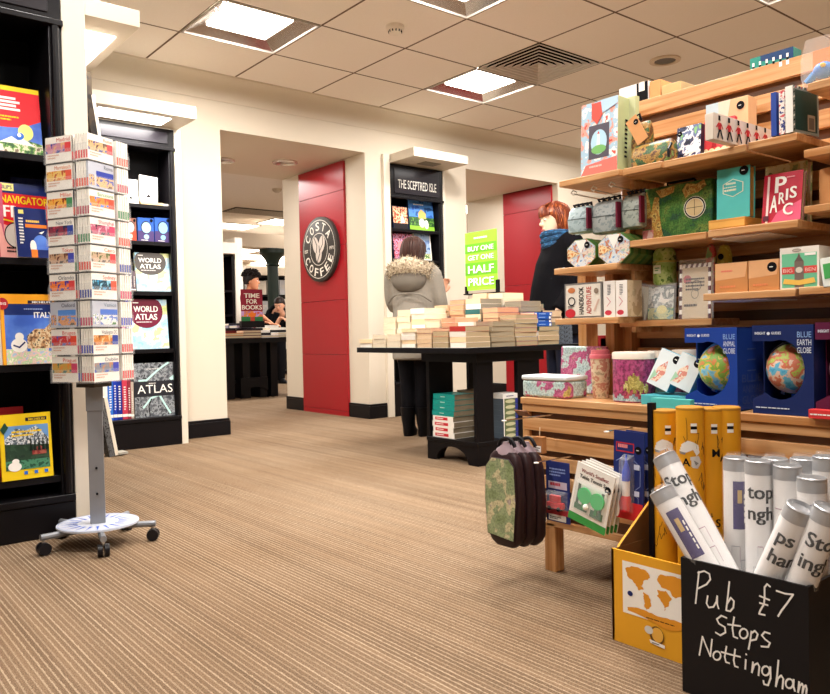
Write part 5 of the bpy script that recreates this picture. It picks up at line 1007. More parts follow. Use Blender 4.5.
it('comic_pack', 'dark blue and white illustrated pack on the top shelf', 'pack', 2.06, 676, 700, Z1, 126, .02, mat('1a1c30', .4), lambda f, w, h: (f.rect(0, 0, w, h, COM), DOT(f, w*.12, h*.8, .008), f.poly([(w*.3, h*.1), (w*.9, h*.6), (w*.95, h*.2)], WHITE)), lean=.08)
def a_bus(f, w, h):
    f.rect(0, 0, w, h, mat('dd4a50', .45)); [f.ell(w*(.1+.2*k), h*.12, w*.11, h*.12, mat('f0dcb0', .5)) for k in range(5)]; f.poly([(w*.3, h*.25), (w*.34, h*.62), (w*.42, h*.62), (w*.46, h*.25)], mat('a82830', .5))
it('gift_pack', 'red gift pack with a tower picture behind the marching guards box', 'pack', 2.1, 702, 733, Z1, 119, .015, mat('dd4a50', .45), a_bus, lean=.1)
it('gift_box', 'pale kraft box with a round black sticker standing behind the guards box', 'box', 2.17, 706, 748, Z1+.0, 100.5, .05, mat('e6b98c', .6), lambda f, w, h: (f.rect(0, 0, w*.5, h, mat('c2d4da', .5)), f.poly([(w*.35, 0), (w*.6, h), (w*.3, h)], mat('e8d8c0', .5)), DOT(f, w*.83, h*.86, .012)))
# guards box: long side faces the camera side, so it lies along x
gy = 1.07; a, c = at_y(713.5, 134, gy), at_y(775, 143, gy); hh = at_y(713.5, 112.5, gy).z-Z1
def a_guard(f, w, h):
    RD = mat('c2242e', .5); f.rect(0, 0, w, h, mat('e8dccc', .5))
    for k in range(7):
        x = w*(.085+.137*k); u = w*.05
        f.rect(x-u*.32, h*.74, u*.64, h*.2, INK); f.rect(x-u*.22, h*.66, u*.44, h*.09, mat('e0b090', .5)); f.poly([(x-u*.5, h*.66), (x+u*.5, h*.66), (x+u*.42, h*.38), (x-u*.42, h*.38)], RD)
        f.stroke([(x-u*.4, h*.62), (x-u*.95, h*.48)], u*.25, RD); f.stroke([(x+u*.4, h*.62), (x+u*.9, h*.45)], u*.25, RD); f.stroke([(x-u*.15, h*.38), (x-u*.7, h*.08)], u*.38, INK); f.stroke([(x+u*.15, h*.38), (x+u*.75, h*.08)], u*.38, INK)
carton('gift_box', 'long cream box printed with a row of marching red-coated guards', 'box', ((a.x+c.x)/2, gy, Z1), 0, c.x-a.x, hh, .024, mat('ded2c2', .5), a_guard)
# airmail books: spines to the aisle, covers to the camera
for k, (yy, c_, lab) in enumerate(((.955, mat('2f4a9a', .4), 'slim blue-spined book standing first of three on the top shelf'), (.934, ramp_mat(['c8404a', 'e8e0d8', '2f3a7a'], 90), 'book with striped airmail spine between the blue and green books'))):
    book('notebook', lab, 'book', (2.06, yy-.0, Z1), 0, .12, .112, .014, c_, None)
def a_air(f, w, h):
    f.rect(0, 0, w, h, mat('8f9a94', .5)); f.rect(w*.07, h*.06, w*.86, h*.86, mat('16403e', .45)); f.rect(w*.55, h*.08, w*.3, h*.35, mat('a9a08c', .5)); f.rect(w*.6, h*.12, w*.2, h*.25, mat('6a6258', .5))
    for k in range(14): x = w*(k+.5)/14; c_ = (INK, mat('c8404a', .5), WHITE)[k % 3]; f.poly([(x-w*.03, h*.95), (x, h*.95), (x+w*.015, h), (x-w*.015, h)], c_); f.k -= 1
    for k in range(10): z = h*(k+.5)/10; c_ = (INK, WHITE)[k % 2]; f.poly([(0, z-h*.03), (w*.05, z), (w*.05, z+h*.04), (0, z+h*.01)], c_); f.k -= 1
book('notebook', 'dark green book with an airmail-striped border facing along the top shelf', 'book', (2.055, .905, Z1), -.12, .115, .118, .02, mat('e8e2d8', .5), a_air)
# clear toy bag on the upper right shelf
L, w, h = span_x(2.02, 795, 850, 40, ZT); q = MB(); q.loft([[(x, y*.06+.03, z) for x, y in ((-w/2*k, 0), (-w/4*k, -1), (w/4*k, -1), (w/2*k, 0), (w/4*k, 1), (-w/4*k, 1))] for z, k in ((0, .9), (h*.3, 1), (h*.75, 1), (h, .8))], plastic_clear(.22, 'fff8f0', .15)); o = q.build('toy_bag', None, L, FX, smooth=0); tag(o, 'clear bag with a blue toy and orange card on the highest shelf', 'toy bag')
q = MB(); q.box(-w*.3, .04, h*.45, w*.4, .045, h*.92, ORANGE); q.build('card', o); q = MB(); q.ball((-w*.05, .025, h*.35), (w*.2, .02, h*.2), mat('2f7ac8', .4)); q.ball((-w*.0, .005, h*.42), (w*.05, .01, h*.05), YEL); q.tube([(-w*.2, .02, h*.3), (-w*.35, .02, h*.12)], .01, mat('2f8ad0', .4)); q.build('toy', o)
# K: map briefcase
L, w, h = span_x(2.10, 641, 712, 184, Z2); q = MB(); q.box(-w/2, 0, 0, w/2, .085, h, MAPG); f = q.face((-w/2, 0, 0), (1, 0, 0), (0, 0, 1))
PT = [ramp_mat(['c8a048', 'b8843c', 'd8bc68', '8a6a30'], 60, speck=.5), ramp_mat(['a04a48', 'b8706a', 'c8a8a0'], 30), ramp_mat(['6a3a2a', '8a5a3a', '5a4030'], 50, speck=.4)]
f.poly([(w*.03, h*.3), (w*.02, h*.7), (w*.09, h*.95), (w*.13, h*.75), (w*.15, h*.55), (w*.2, h*.82), (w*.27, h*.8), (w*.27, h*.5), (w*.3, h*.2), (w*.33, h*.03), (w*.16, h*.03), (w*.15, h*.25)], PT[0]); f.rect(w*.02, h*.02, w*.16, h*.2, PT[1]); f.rect(w*.02, h*.24, w*.14, h*.2, PT[2])
f.poly([(w*.6, h*.86), (w*.66, h*.97), (w*.8, h*.93), (w*.9, h*.99), (w*.93, h*.88), (w*.82, h*.78), (w*.7, h*.76), (w*.65, h*.7)], PT[0]); f.poly([(w*.22, h*.93), (w*.5, h*.97), (w*.48, h*.85), (w*.3, h*.78)], PT[0])
f.ell(w*.77, h*.52, w*.15, h*.2, mat('e2dccc', .5)); f.ring(w*.77, h*.52, w*.14, h*.19, .004, INK); f.ell(w*.77, h*.52, w*.115, h*.155, mat('d8c090', .5)); f.stroke([(w*.66, h*.52), (w*.88, h*.52)], .0015, INK); f.stroke([(w*.77, h*.38), (w*.77, h*.66)], .0015, INK)
o = q.build('map_case', None, L, FX, bevel=.006); tag(o, 'green map-print case with a compass roundel', 'map case')
q = MB(); q.tube([(-.05, .04, h), (-.045, .03, h+.012), (.045, .03, h+.012), (.05, .04, h)], .004, BLACK, 6); q.build('handle', o)
# teal journal on a kraft box
L, w, h = span_x(2.02, 708.5, 745, 223, Z2); o1 = carton('gift_box', 'flat orange box under the teal travel journal', 'box', L, FX, w, .028, .11, mat('d89a4a', .5), lambda f, w, h: f.rect(w*.02, h*.15, w*.96, h*.6, mat('e8b05a', .5))); ztj = Z2+.0295
def a_teal(f, w, h):
    CR = mat('e8e6c8', .5); pts = [(w*(.5+.36*math.cos(a)), h*(.6+.18*math.sin(a))) for a in [PI/2+k*PI/3 for k in range(6)]]; f.poly(pts, CR); pts = [(w*(.5+.33*math.cos(a)), h*(.6+.165*math.sin(a))) for a in [PI/2+k*PI/3 for k in range(6)]]; f.poly(pts, mat('4ab4b2', .45)); f.scribble(w*.28, h*.65, w*.44, h*.075, CR, 1); f.scribble(w*.24, h*.52, w*.52, h*.075, CR, 1); f.scribble(w*.22, h*.6, w*.56, h*.035, CR, 1); DOT(f, w*.83, h*.91, .013); f.k += 1
L, w, h = span_x(2.05, 716, 749, 168, ztj); book('journal', 'teal journal standing on the flat orange box', 'book', L, FX, w, h, .03, TEAL2, a_teal, pages=pages_mat('d8a24a', 'b07a2a'), lean=.04)
def a_paris(f, w, h):
    f.rect(0, 0, w, h, mat('b81c34', .4)); f.poly([(w*.25, 0), (w, 0), (w, h*.4), (w*.4, h*.2)], mat('e05a7a', .4)); f.rect(w*.1, 0, w*.06, h*.96, mat('f4dcd8', .5))
    f.text('P', w*.3, h*.6, h*.34, WHITE, w*.3, 'l'); f.text('A', w*.2, h*.2, h*.36, WHITE, w*.2); f.text('R', w*.42, h*.36, h*.24, WHITE, w*.16); f.text('I', w*.6, h*.42, h*.24, WHITE, w*.06); f.text('S', w*.7, h*.45, h*.24, WHITE, w*.18); f.text('C', w*.55, h*.12, h*.24, WHITE, w*.25); f.scribble(w*.6, h*.86, w*.3, h*.05, mat('f0a0a8', .5), 1); f.rect(w*.04, h*.04, w*.15, h*.1, mat('5a2030', .5))
L, w, h = span_x(2.03, 761, 800, 174, Z2); book('paris_book', 'red and pink PARIS notebook leaning on the shelf', 'book', L, FX, w, h*1.03, .02, mat('8a5a52', .5), a_paris, lean=.16)
L, w, h = span_x(2.11, 764, 806, 164, Z2); book('map_book', 'map-covered book rising behind the PARIS notebook', 'book', L, FX, w, h, .03, ramp_mat(['8a9a5a', 'c8b87a', 'd8d0a0', '6a7a4a'], 30), None, lean=.05)
L, w, h = span_x(2.06, 812, 850, 168, Z2); q = MB(); q.loft([[(w/2*1.0*cx, .05+.05*sy, z) for cx, sy in [(math.cos(2*PI*i/20), math.sin(2*PI*i/20)) for i in range(20)]] for z in (0, h-.01, h)], KRAFT); o = q.build('gift_tube', None, (L.x, L.y, at_x(820, 206, 2.06).z), FX); o.scale = (1, 1, .75); tag(o, 'rounded plain kraft tube at the edge of the photo', 'gift tube')
loc_box('shelf', XF+.02, -.3, at_x(820, 206, 2.06).z-.02, XS-.001, at_x(813, 206, 2.06).y+.005, at_x(820, 206, 2.06).z-.001, PINE)
# hanging grey folding bags under the top shelf
for k, (pl, pr, pt, pb, lab) in enumerate(((565, 587, 206, 233, 'pale blue-grey folded shopping bag hanging at the end of the display'), (588.5, 616.5, 200, 233, 'grey checked folded bag hanging in the middle of three'), (619, 640, 193, 228, 'plain grey folded bag hanging beside the map case'))):
    col = (ramp_mat(['8fa4a8', 'a9bcc0', '7e9296'], 40), ramp_mat(['8c9696', 'a4aaa8', '767f80'], 50), ramp_mat(['8a948c', 'a8b0a6', '747c76'], 40))[k]
    def ex(o, w, h, d):
        q = MB(); q.box(w*.5-.005, -.0, h*.12, w*.5+.002, d*.3, h*.88, mat('6e1230', .6)); q.build('zip', o); q = MB()
        for i in range(4): q.tube([(-w*.3+w*.2*i, d*.5, h*.98), (-w*.33+w*.2*i, d*.4, h*1.08), (-w*.25+w*.2*i, d*.6, h*1.12), (-w*.2+w*.2*i, d*.5, h*.99)], .005, mat('2a2c34', .7), 6)
        q.build('strap', o); q = MB(); q.tube([(-w*.4, .0, h*.52), (w*.4, .0, h*.5)], .0012, mat('4a5558', .6), 6); q.build('seam', o)
    pouch('folding_bag', lab, 'bag', 2.04+.012*k, pl, pr, pb, pt, .07, col, ex, 'folded grey bags')
for (px, py) in ((574, 194), (594, 190), (612, 186)):
    P = at_x(px, py, 2.03); q = MB(); q.tube([(0, 0, 0), (.1, 0, -.004), (.215, 0, -.004)], .0022, mat('e2dccf', .3), 6); q.tube([(0, -.012, .004), (-.004, 0, .012), (0, .012, .004), (0, 0, -.004)], .0022, mat('e2dccf', .3), 6); o = q.build('hook', GD, (P.x-XB_, P.y-1, P.z))
# octagonal map boxes
OCT = ramp_mat(['d8b48a', 'e8dcc8', 'b8c8d8', 'c87a5a', 'a8b890'], 60, 4, spread=.4); GO = mat('3f6a2e', .45)
def octo(lab, X, pl, pr, pt, d=.035):
    L, w, h = span_x(X, pl, pr, pt, ZG); c = .29; P8 = [(-w/2, h*c), (-w/2, h*(1-c)), (-w/2+w*c, h), (w/2-w*c, h), (w/2, h*(1-c)), (w/2, h*c), (w/2-w*c, 0), (-w/2+w*c, 0)]
    q = MB(); q.prism(P8, d, mat('6a7a3a', .5)); q.X = Matrix.Translation((0, .004, 0)); q.X = Matrix.Identity(4); f = q.face((0, 0, 0), (1, 0, 0), (0, 0, 1)); f.poly([(x*.97, h/2+(z-h/2)*.97) for x, z in P8], OCT); pr_ = [f.poly([(0, h/2), (P8[i][0]*.93, h/2+(P8[i][1]-h/2)*.93), (P8[(i+1) % 8][0]*.93, h/2+(P8[(i+1) % 8][1]-h/2)*.93)], mt_) for i, mt_ in ((2, WHITE), (4, ramp_mat(['c8a8a0', 'e0d0c0', 'a8c0b0'], 70)), (6, ramp_mat(['6a9ac8', 'd0dce4', 'e0c8a0'], 70)), (0, ramp_mat(['d88a4a', 'e8d0a0', 'b0704a'], 70)))]
    f.k += 1; DOT(f, w*.22, h*.78, .011)
    o = q.build('octagon_box', None, L, FX); tag(o, lab, 'octagonal box', 'octagonal map boxes'); r = MB(); r.prism([(x*1.015, h/2+(z-h/2)*1.015) for x, z in P8], d*.35, GO); ro = r.build('lid_edge', o, (0, .002, .0006)); return o
octo('octagonal map box standing alone at the shelf end', 2.03, 567, 595.5, 239.5, .07)
for k in range(4): octo(['front octagonal box of the row of four beside the lone one', 'second octagonal box back in the row of four', 'third octagonal box back in the row of four', 'rearmost octagonal box in the row of four'][k], 2.02+.046*k, 598+9*k, 630+7.5*k, 233.5+1*k, .04)
# tin, white boxes, packs on the lower shelf
def a_adv(f, w, h):
    f.rect(w*.04, h*.05, w*.92, h*.9, mat('e6dfd2', .4)); f.text('ADVENTURE', w*.72, h*.1, w*.13, mat('b8342c', .5), h*.78, 'l', True, PI/2); f.text('HANDBOOK', w*.52, h*.1, w*.13, INK, h*.78, 'l', True, PI/2); f.ell(w*.16, h*.14, w*.14, h*.13, mat('c8303a', .5)); f.ell(w*.2, h*.8, w*.1, h*.08, mat('c87a4a', .5)); f.ring(w*.2, h*.48, w*.1, h*.13, .004, INK); f.stroke([(w*.8, h*.2), (w*.92, h*.5)], .006, mat('d8b8a8', .5)); f.ell(w*.86, h*.75, w*.06, h*.08, mat('8a7a6a', .5)); f.scribble(w*.1, h*.28, w*.18, h*.08, INK, 2)
L, w, h = span_x(2.01, 564.5, 602, 283, ZI); carton('tin', 'silver-rimmed tin with sideways black and red lettering', 'tin', L, FX, w, h, .045, mat('b4b2b0', .3, .7), a_adv, bevel=.006)
def a_wb(f, w, h): f.rect(0, 0, w, h, mat('efe9e2', .45)); f.ell(w*.4, h*.12, w*.3, h*.07, mat('c8384a', .5)); f.stroke([(w*.3, h*.3), (w*.6, h*.42), (w*.3, h*.55)], .002, mat('d07a80', .5)); f.scribble(w*.35, h*.6, w*.3, h*.3, mat('5a5a60', .5), 7)
def s_tan(f, w, h): f.rect(0, 0, w, h, ramp_mat(['c8ad86', 'd8c09a', 'b89a72'], 20))
for k, lab in enumerate(('upright white box with red print touching the adventure tin', 'second upright white box with red print, in front of the packets')):
    it('slim_box', lab, 'box', 2.012, 603.5+12.2*k, 615+12*k, ZI, 281-.5*k, .075, mat('e6ded2', .5), a_wb, s_tan, group='upright white boxes')
def packet(name, lab, X, pl, pr, z0, pt, mt, art, d=.02, lean=.1, spin=0, clear=True):
    L, w, h = span_x(X, pl, pr, pt, z0); o = carton(name, lab, 'packet', L, FX, w*.9, h*.92, .008, mt, art, lean=lean, spin=spin)
    if clear:
        q = MB(); q.loft([[(x*w/2, .004+y*d/2, z) for x, y in ((-1, 0), (-.7, -1), (.7, -1), (1, 0), (.7, 1), (-.7, 1))] for z in (0.0006, h*.05, h*.9)]+[[(x*w/2, .004+y*.002, h) for x, y in ((-1, 0), (-.7, -1), (.7, -1), (1, 0), (.7, 1), (-.7, 1))]], plastic_clear(.2, 'ffffff', .12)); q.build('wrapper', o, smooth=0)
    return o
packet('map_packet', 'narrow cream packet tilted between white boxes and silver packet', 2.13, 632, 645, ZI2, 284, mat('e4ddc8', .4), None, spin=.2)
def a_sil(f, w, h): f.rect(0, 0, w, h, ramp_mat(['aeb4b4', 'd8dcd8', '8a9494', 'e4e4dc'], 30)); f.rect(0, 0, w, h*.35, ramp_mat(['6a9a8a', 'c8d0a0', '8ab0b0'], 50)); f.ell(w*.55, h*.3, w*.2, h*.13, mat('e8e0a0', .5)); f.poly([(w*.4, h*.55), (w*.5, h*.85), (w*.6, h*.62), (w*.95, h*.6), (w*.65, h*.48)], WHITE)
packet('map_packet', 'silver patterned packet in clear wrap under the green bottle', 2.11, 646, 674, ZI2, 284, mat('b8bcb8', .35), a_sil)
def a_env(f, w, h):
    f.rect(0, 0, w, h, mat('d8c4a2', .5))
    for k in range(12):
        c_ = (mat('5a2a34', .5), WHITE)[k % 2]; f.poly([(w*k/12, h*.93), (w*(k+1)/12, h*.93), (w*(k+1.5)/12, h), (w*(k+.5)/12, h)], c_); f.poly([(0, h*k/12), (w*.09, h*k/12), (w*.09, h*(k+1)/12), (0, h*(k+1)/12)], c_); f.poly([(w*.91, h*k/12), (w, h*k/12), (w, h*(k+1)/12), (w*.91, h*(k+1)/12)], c_); f.k -= 3
    f.ell(w*.25, h*.72, w*.13, h*.08, mat('b0404a', .5)); f.ring(w*.55, h*.6, w*.15, h*.1, .002, INK); f.scribble(w*.2, h*.5, w*.6, h*.25, INK, 4); f.ring(w*.5, h*.45, w*.12, h*.09, .002, mat('6a6a5a', .5)); f.scribble(w*.15, h*.2, w*.6, h*.08, INK, 1)
packet('envelope_packet', 'cream packet with stamped airmail envelope print in clear wrap', 2.10, 677, 712, ZI2, 259, mat('d8c4a2', .5), a_env, lean=.04)
# green bottle pouch
L, w, h = span_x(2.12, 649, 669, 247, at_x(660, 285, 2.12).z); q = MB(); q.lathe((0, 0, 0), [(w*.42, 0), (w*.5, h*.08), (w*.5, h*.55), (w*.52, h*.58), (w*.5, h*.62), (w*.48, h*.85), (w*.36, h*.97), (w*.12, h)], ramp_mat(['7a9a3a', '9ab85a', 'b8c87a', '5f8030'], 30), 24)
f = q.face((-w*.3, -w*.505, h*.3), (1, 0, 0), (0, 0, 1)); f.rect(w*.08, 0, w*.36, h*.22, mat('e8e8d0', .5)); f.scribble(w*.14, h*.05, w*.24, h*.12, GREEN, 2); o = q.build('bottle', None, (2.15, L.y, at_x(660, 285, 2.12).z), FX); tag(o, 'rounded green bottle with a small pale label', 'bottle'); q = MB(); q.lathe((0, 0, h*.6), [(w*.525, 0), (w*.525, h*.03)], mat('d8c060', .4), 24); q.build('band', o)
loc_box('peg', 2.14, L.y-.02, at_x(660, 285, 2.12).z-.006, XS, L.y+.02, at_x(660, 285, 2.12).z-.0005, STEEL, .0005)
# kraft boxes and tower bag
def a_kb(logo):
    def f_(f, w, h):
        f.rect(0, 0, w, h, mat('c98a52', .6)); f.poly([(0, h*.42), (w*.93, h*.5), (w, h), (w*.02, h)], mat('e4ae7c', .6))
        if logo: DOT(f, w*.78, h*.75, .013)
        else: f.scribble(w*.2, h*.66, w*.5, h*.12, mat('e8806a', .5), 1)
        f.scribble(w*.15, h*.12, w*.7, h*.14, mat('e08a5a', .5), 1)
    return f_
it('kraft_box', 'kraft box with an angled lid and faint red print', 'box', 2.02, 715, 747.5, ZJ, 263, .1, mat('c98a52', .6), a_kb(False), group='kraft boxes'); it('kraft_box', 'kraft box with an angled lid and a round black sticker', 'box', 2.02, 748.5, 779, ZJ, 260, .1, mat('c98a52', .6), a_kb(True), group='kraft boxes')
def a_ben(f, w, h):
    f.rect(0, 0, w, h, mat('e8e0d4', .5)); f.rect(w*.05, h*.03, w*.9, h*.82, mat('6fc096', .5)); RD = mat('d84a44', .5); f.rect(w*.05, h*.36, w*.9, h*.17, RD); f.rect(w*.38, h*.03, w*.24, h*.62, mat('7a6a60', .5)); f.poly([(w*.38, h*.65), (w*.46, h*.76), (w*.5, h*.86), (w*.54, h*.76), (w*.62, h*.65)], mat('6a5a54', .5)); f.ell(w*.5, h*.445, w*.09, h*.07, mat('d8d0c0', .5))
    f.text('BIG', w*.21, h*.4, h*.09, mat('f4d0c0', .5), w*.24, 'c', False); f.text('BEN', w*.79, h*.4, h*.09, mat('f4d0c0', .5), w*.26, 'c', False); f.poly([(w*.12, h*.25), (w*.5, h*.2), (w*.88, h*.25), (w*.92, h*.13), (w*.5, h*.08), (w*.08, h*.13)], mat('eec05a', .5)); f.rect(w*.65, h*.78, w*.28, h*.06, WHITE); f.ring(w*.45, h*.92, w*.12, h*.04, .003, mat('a89c90', .5))
it('gift_bag', 'small green gift bag printed BIG BEN', 'gift bag', 2.01, 780, 819, ZJ, 247, .07, mat('d8cec0', .55), a_ben)
it('gift_box', 'white and green box end cut by the photo edge beside the tower bag', 'box', 2.0, 823, 850, ZJ, 256, .08, mat('e6ece4', .5), lambda f, w, h: f.rect(w*.1, h*.3, w*.9, h*.5, mat('4aa85a', .5)), spin=-.12)
for pl, pr, lab, c1 in ((701, 711, 'small pink and green pouch peeping over the kraft boxes', ramp_mat(['d8e0b0', 'e06a6a', '9ac88a'], 40)), (712.5, 726, 'small yellow-green pouch with a black dot peeping over the kraft boxes', ramp_mat(['c8c85a', 'b8a83a', '9ac85a'], 30))):
    a_ = at_x(pl, 262, 2.14); zq = ZJ; L, w, h = span_x(2.15, pl, pr, 244, zq); q = MB(); q.lathe((0, 0, 0), [(w*.4, 0), (w*.5, h*.1), (w*.5, h*.8), (w*.3, h*.97), (.002, h)], c1, 18)
    f = q.face((0, -w*.5, 0), (1, 0, 0), (0, 0, 1)); f.ell(0, h*.75, w*.22, w*.22, INK) if pl > 705 else None; tag(q.build('spray_bottle', None, (2.18, L.y, zq+.0005), FX), lab, 'bottle')
# base top: pink map tins and friends
PKL = mat('d8dfe0', .35)
L, w, h = span_x(1.945, 522, 566, 376, ZB); q = MB(); q.box(-w/2, 0, 0, w/2, .11, h*.78, MAPP); o = q.build('map_tin', None, L+Vector((0, 0, .0005)), FX, bevel=.008); tag(o, 'low rectangular pink and blue map tin at the display end', 'tin'); q = MB(); q.box(-w/2-.002, -.002, h*.78, w/2+.002, .112, h, PKL); q.build('lid', o, bevel=.005)
L, w, h = span_x(2.13, 558.5, 604, 346.5, ZB); carton('map_tray', 'upright pink and blue map tray behind the low tin', 'tray', L, FX, w, h, .015, MAPP, None, lean=.08, bevel=.006)
L, w, h = span_x(2.03, 588, 605, 350, ZB); q = MB(); q.lathe((0, 0, 0), [(w*.36, 0), (w*.38, .002), (w*.48, h*.82)], ramp_mat(['d8c0a0', 'c8907a', 'e0d0b0', 'b8a88a'], 40), 24); o = q.build('travel_cup', None, (2.05, L.y, ZB+.0005), FX); tag(o, 'map-print travel cup with a pink lid', 'cup'); q = MB(); q.lathe((0, 0, h*.82), [(w*.52, 0), (w*.52, h*.07), (w*.46, h*.09), (w*.44, h*.17), (w*.38, h*.18)], mat('d8707a', .4), 24); q.build('lid', o)
def canister(lab, x, pl, pr, pt, mt, lidm, rx=1.0):
    L, w, h = span_x(x, pl, pr, pt, ZB); q = MB(); R_ = lambda s, z: [(w/2*s*math.cos(2*PI*i/28), w*.42*s*math.sin(2*PI*i/28), z) for i in range(28)]
    q.loft([R_(.96, 0), R_(1, .004), R_(1, h*.86)], mt); o = q.build('canister', None, (x+w*.42, L.y, ZB+.0005), FX); tag(o, lab, 'canister', 'map canisters'); q = MB(); q.loft([R_(1.03, h*.86), R_(1.03, h*.97), R_(.98, h)], lidm); q.build('lid', o)
    return o, w, h
CRL = mat('ece0d0', .4); PK = ramp_mat(['a8c0c4', 'b84a80', 'c45a8c', 'b04478', 'c8607c', 'cbb868'], 12, 7, spread=.5, speck=.55)
o, w, h = canister('pink map canister with a cream lid standing in front', 1.965, 604.5, 641, 352.5, PK, CRL); q = MB()
for i in range(16):
    a0, a1 = [math.radians(-88+70*j/16) for j in (i, i+1)]; z0, z1_ = h*(.24+.05*math.sin(i*1.7)-.003*i), h*(.36+.2*math.sin(PI*min(1, i/12))+.03*math.sin(i*2.3)); E_ = lambda a, z: (w/2*1.006*math.cos(a), w*.42*1.006*math.sin(a), z); q.poly([E_(a0, z0), E_(a1, z0), E_(a1, z1_), E_(a0, z1_)], ramp_mat(['c0b060', 'd0c070', 'b0a050', 'd8cc88'], 30, speck=.4))
for i in range(18):
    a0, a1 = [math.radians(-150+140*j/18) for j in (i, i+1)]; z1_ = h*(.12+.05*math.sin(i*1.3)); q.poly([E_(a0, .004), E_(a1, .004), E_(a1, z1_), E_(a0, z1_)], ramp_mat(['a0bcc4', 'b4ccd0', '90aeb8'], 30, speck=.4))
q.build('map_print', o)
canister('teal map canister behind the pale blue boxes', 2.08, 643, 664, 351, ramp_mat(['3a6a74', '4f868a', '8ab0a0', '2a525c'], 24), CRL); canister('purple map canister beside the boxed globes', 2.08, 667, 692, 350, ramp_mat(['8a3a5a', 'a0506a', '6a2a4a'], 24), CRL)
it('flat_box', 'flat teal box under the two pale blue boxes', 'box', 1.955, 641, 690, ZB, 396, .13, mat('4fb0bc', .45), None)
zfb = ZB+span_x(1.955, 641, 690, 396, ZB)[2]+.001
def a_pb(f, w, h): f.rect(0, 0, w, h, mat('dfe8ea', .45)); f.poly([(w*.1, h*.1), (w*.2, h*.5), (w*.5, h*.75), (w*.6, h*.4), (w*.4, h*.12)], ramp_mat(['e8b8a8', 'f0d8c0', 'd88a7a', 'dfe8ea'], 50)); f.poly([(w*.05, h*.05), (w*.3, h*.3), (w*.1, h*.4)], mat('a8d0b0', .5)); DOT(f, w*.82, h*.86, .012)
for k, lab in enumerate(('tilted pale blue map box with a black sticker above the teal box', 'second tilted pale blue map box beside the boxed globe')):
    L, w, h = span_x(1.965, 641+22*k, 667+22*k, 361+4*k, zfb); o = carton('map_box', lab, 'box', L+Vector((.012, 0, .028*.5)), FX, .072, h*1.12, .04, mat('7ec4dc', .45), a_pb, lambda f, w, h: f.rect(0, 0, w, h, mat('4a9ac0', .45)), lean=.2, spin=.38, group='tilted map boxes')
# boxed globes
GL = [ramp_mat(['6ab8dc', '8acbe4', 'e8d060', '8ab84a', 'd88a4a', 'e8a0b0'], 26, 4, spread=.34), ramp_mat(['4aa8d0', '6abcdc', 'e8c8b0', 'd87a5a', 'b8c85a', 'e8e0a0'], 24, 4, spread=.34), ramp_mat(['e090b0', 'f0b8c8', 'd8688a'], 24, 4)]
def globe_box(lab, pl, pr, pt, c, inner, words, gm, side_words=None, d=.165):
    L, w, h = span_x(1.935, pl, pr, pt, ZB); q = MB(); T = .003
    q.box(-w/2, d-T, 0, w/2, d, h, c); q.box(-w/2, 0, h-T, w/2, d, h, c); q.box(-w/2, 0, 0, w/2, d, T, c); q.box(w/2-T, 0, 0, w/2, d, h, c); q.box(-w/2, d*.35, 0, -w/2+T, d, h, c)
    pts = [(-w/2, h), (w/2, h), (w/2, 0), (-w/2, 0), (-w/2, h*.16)]; cx, cz, r1, r2 = -w*.04, h*.5, w*.38, h*.335
    for i in range(15): a = math.radians(232)+math.radians(236)*i/14; pts.append((cx+r1*math.cos(a)*1.05, cz+r2*math.sin(a)))
    pts += [(cx-r1*.4, h*.82), (-w/2, h*.82)]
    q.X = Matrix.Translation((0, -.0005, 0)); q.prism(pts, T, c); q.X = Matrix.Identity(4); q.box(-w/2+T, T+.001, T, w/2-T, d-T, T*2, inner); q.box(-w/2+T, d-2*T, T, w/2-T, d-T, h-T, inner)
    f = q.face((-w/2, -.0008, 0), (1, 0, 0), (0, 0, 1)); LT_ = mat('dfe6f2', .4)
    f.text('INSIGHT', w*.05, h*.895, h*.03, LT_, w*.18); f.ell(w*.28, h*.905, h*.018, h*.018, LT_); f.text('GUIDES', w*.33, h*.895, h*.03, LT_, w*.16)
    for i, s_ in enumerate(words): f.text(s_, w*.97, h*(.86-.085*i), h*.065, LT_ if i else mat('8fb4e8', .4), w*.22, 'r', False)
    if len(words[0]): f.scribble(w*.06, h*.06, w*.8, h*.022, LT_, 1)
    g2 = q.face((w/2, 0, 0), (0, 1, 0), (0, 0, 1))
    if side_words:
        for i in range(4): g2.scribble(d*.3, h*(.72-.13*i), d*.4, h*.03, mat('5a6aa0', .5), 1)
        for i, s_ in enumerate(side_words): g2.text(s_, d*.12, h*(.34-.13*i), h*.1, mat('4a5a94', .5), d*.62, 'l', False)
    o = q.build('globe_box', None, L+Vector((0, 0, .0005)), FX, smooth=0); tag(o, lab, 'boxed globe', 'boxed globes on the display')
    q = MB(); r = min(w*.42, h*.32); q.X = Matrix.Translation((cx, d*.47-.004, cz)) @ Matrix.Rotation(.4, 4, 'Y'); q.ball((0, 0, 0), r, gm, 32, 20); q.tube([(0, 0, -r*1.0), (0, 0, -r*1.12)], .006, STEEL); q.X = Matrix.Translation((cx, d*.47-.004, cz)); q.tube([(r*1.05*math.cos(a), 0, r*1.05*math.sin(a)) for a in [math.radians(95+10*i) for i in range(17)]], .004, inner if inner is not None else BLUE, 6); q.lathe((0, 0, -cz+.0068), [(r*.55, 0), (r*.5, .006), (r*.1, .012), (r*.08, cz-.0068-r*1.02)], BLUE, 20, True); q.build('globe', o)
NV = mat('1a2a5e', .4); globe_box('bright blue boxed globe beside the two tilted pale boxes', 684.6, 737, 328, mat('20429a', .4), mat('3f86d8', .45), ('BLUE', 'ANIMAL', 'GLOBE'), GL[0], ('BLUE', 'ANIMAL', 'GLOBE'))
globe_box('navy boxed globe, middle of the three boxed globes on the display', 752, 813.5, 325, NV, mat('0c1024', .5), ('BLUE', 'EARTH', 'GLOBE'), GL[1], None)
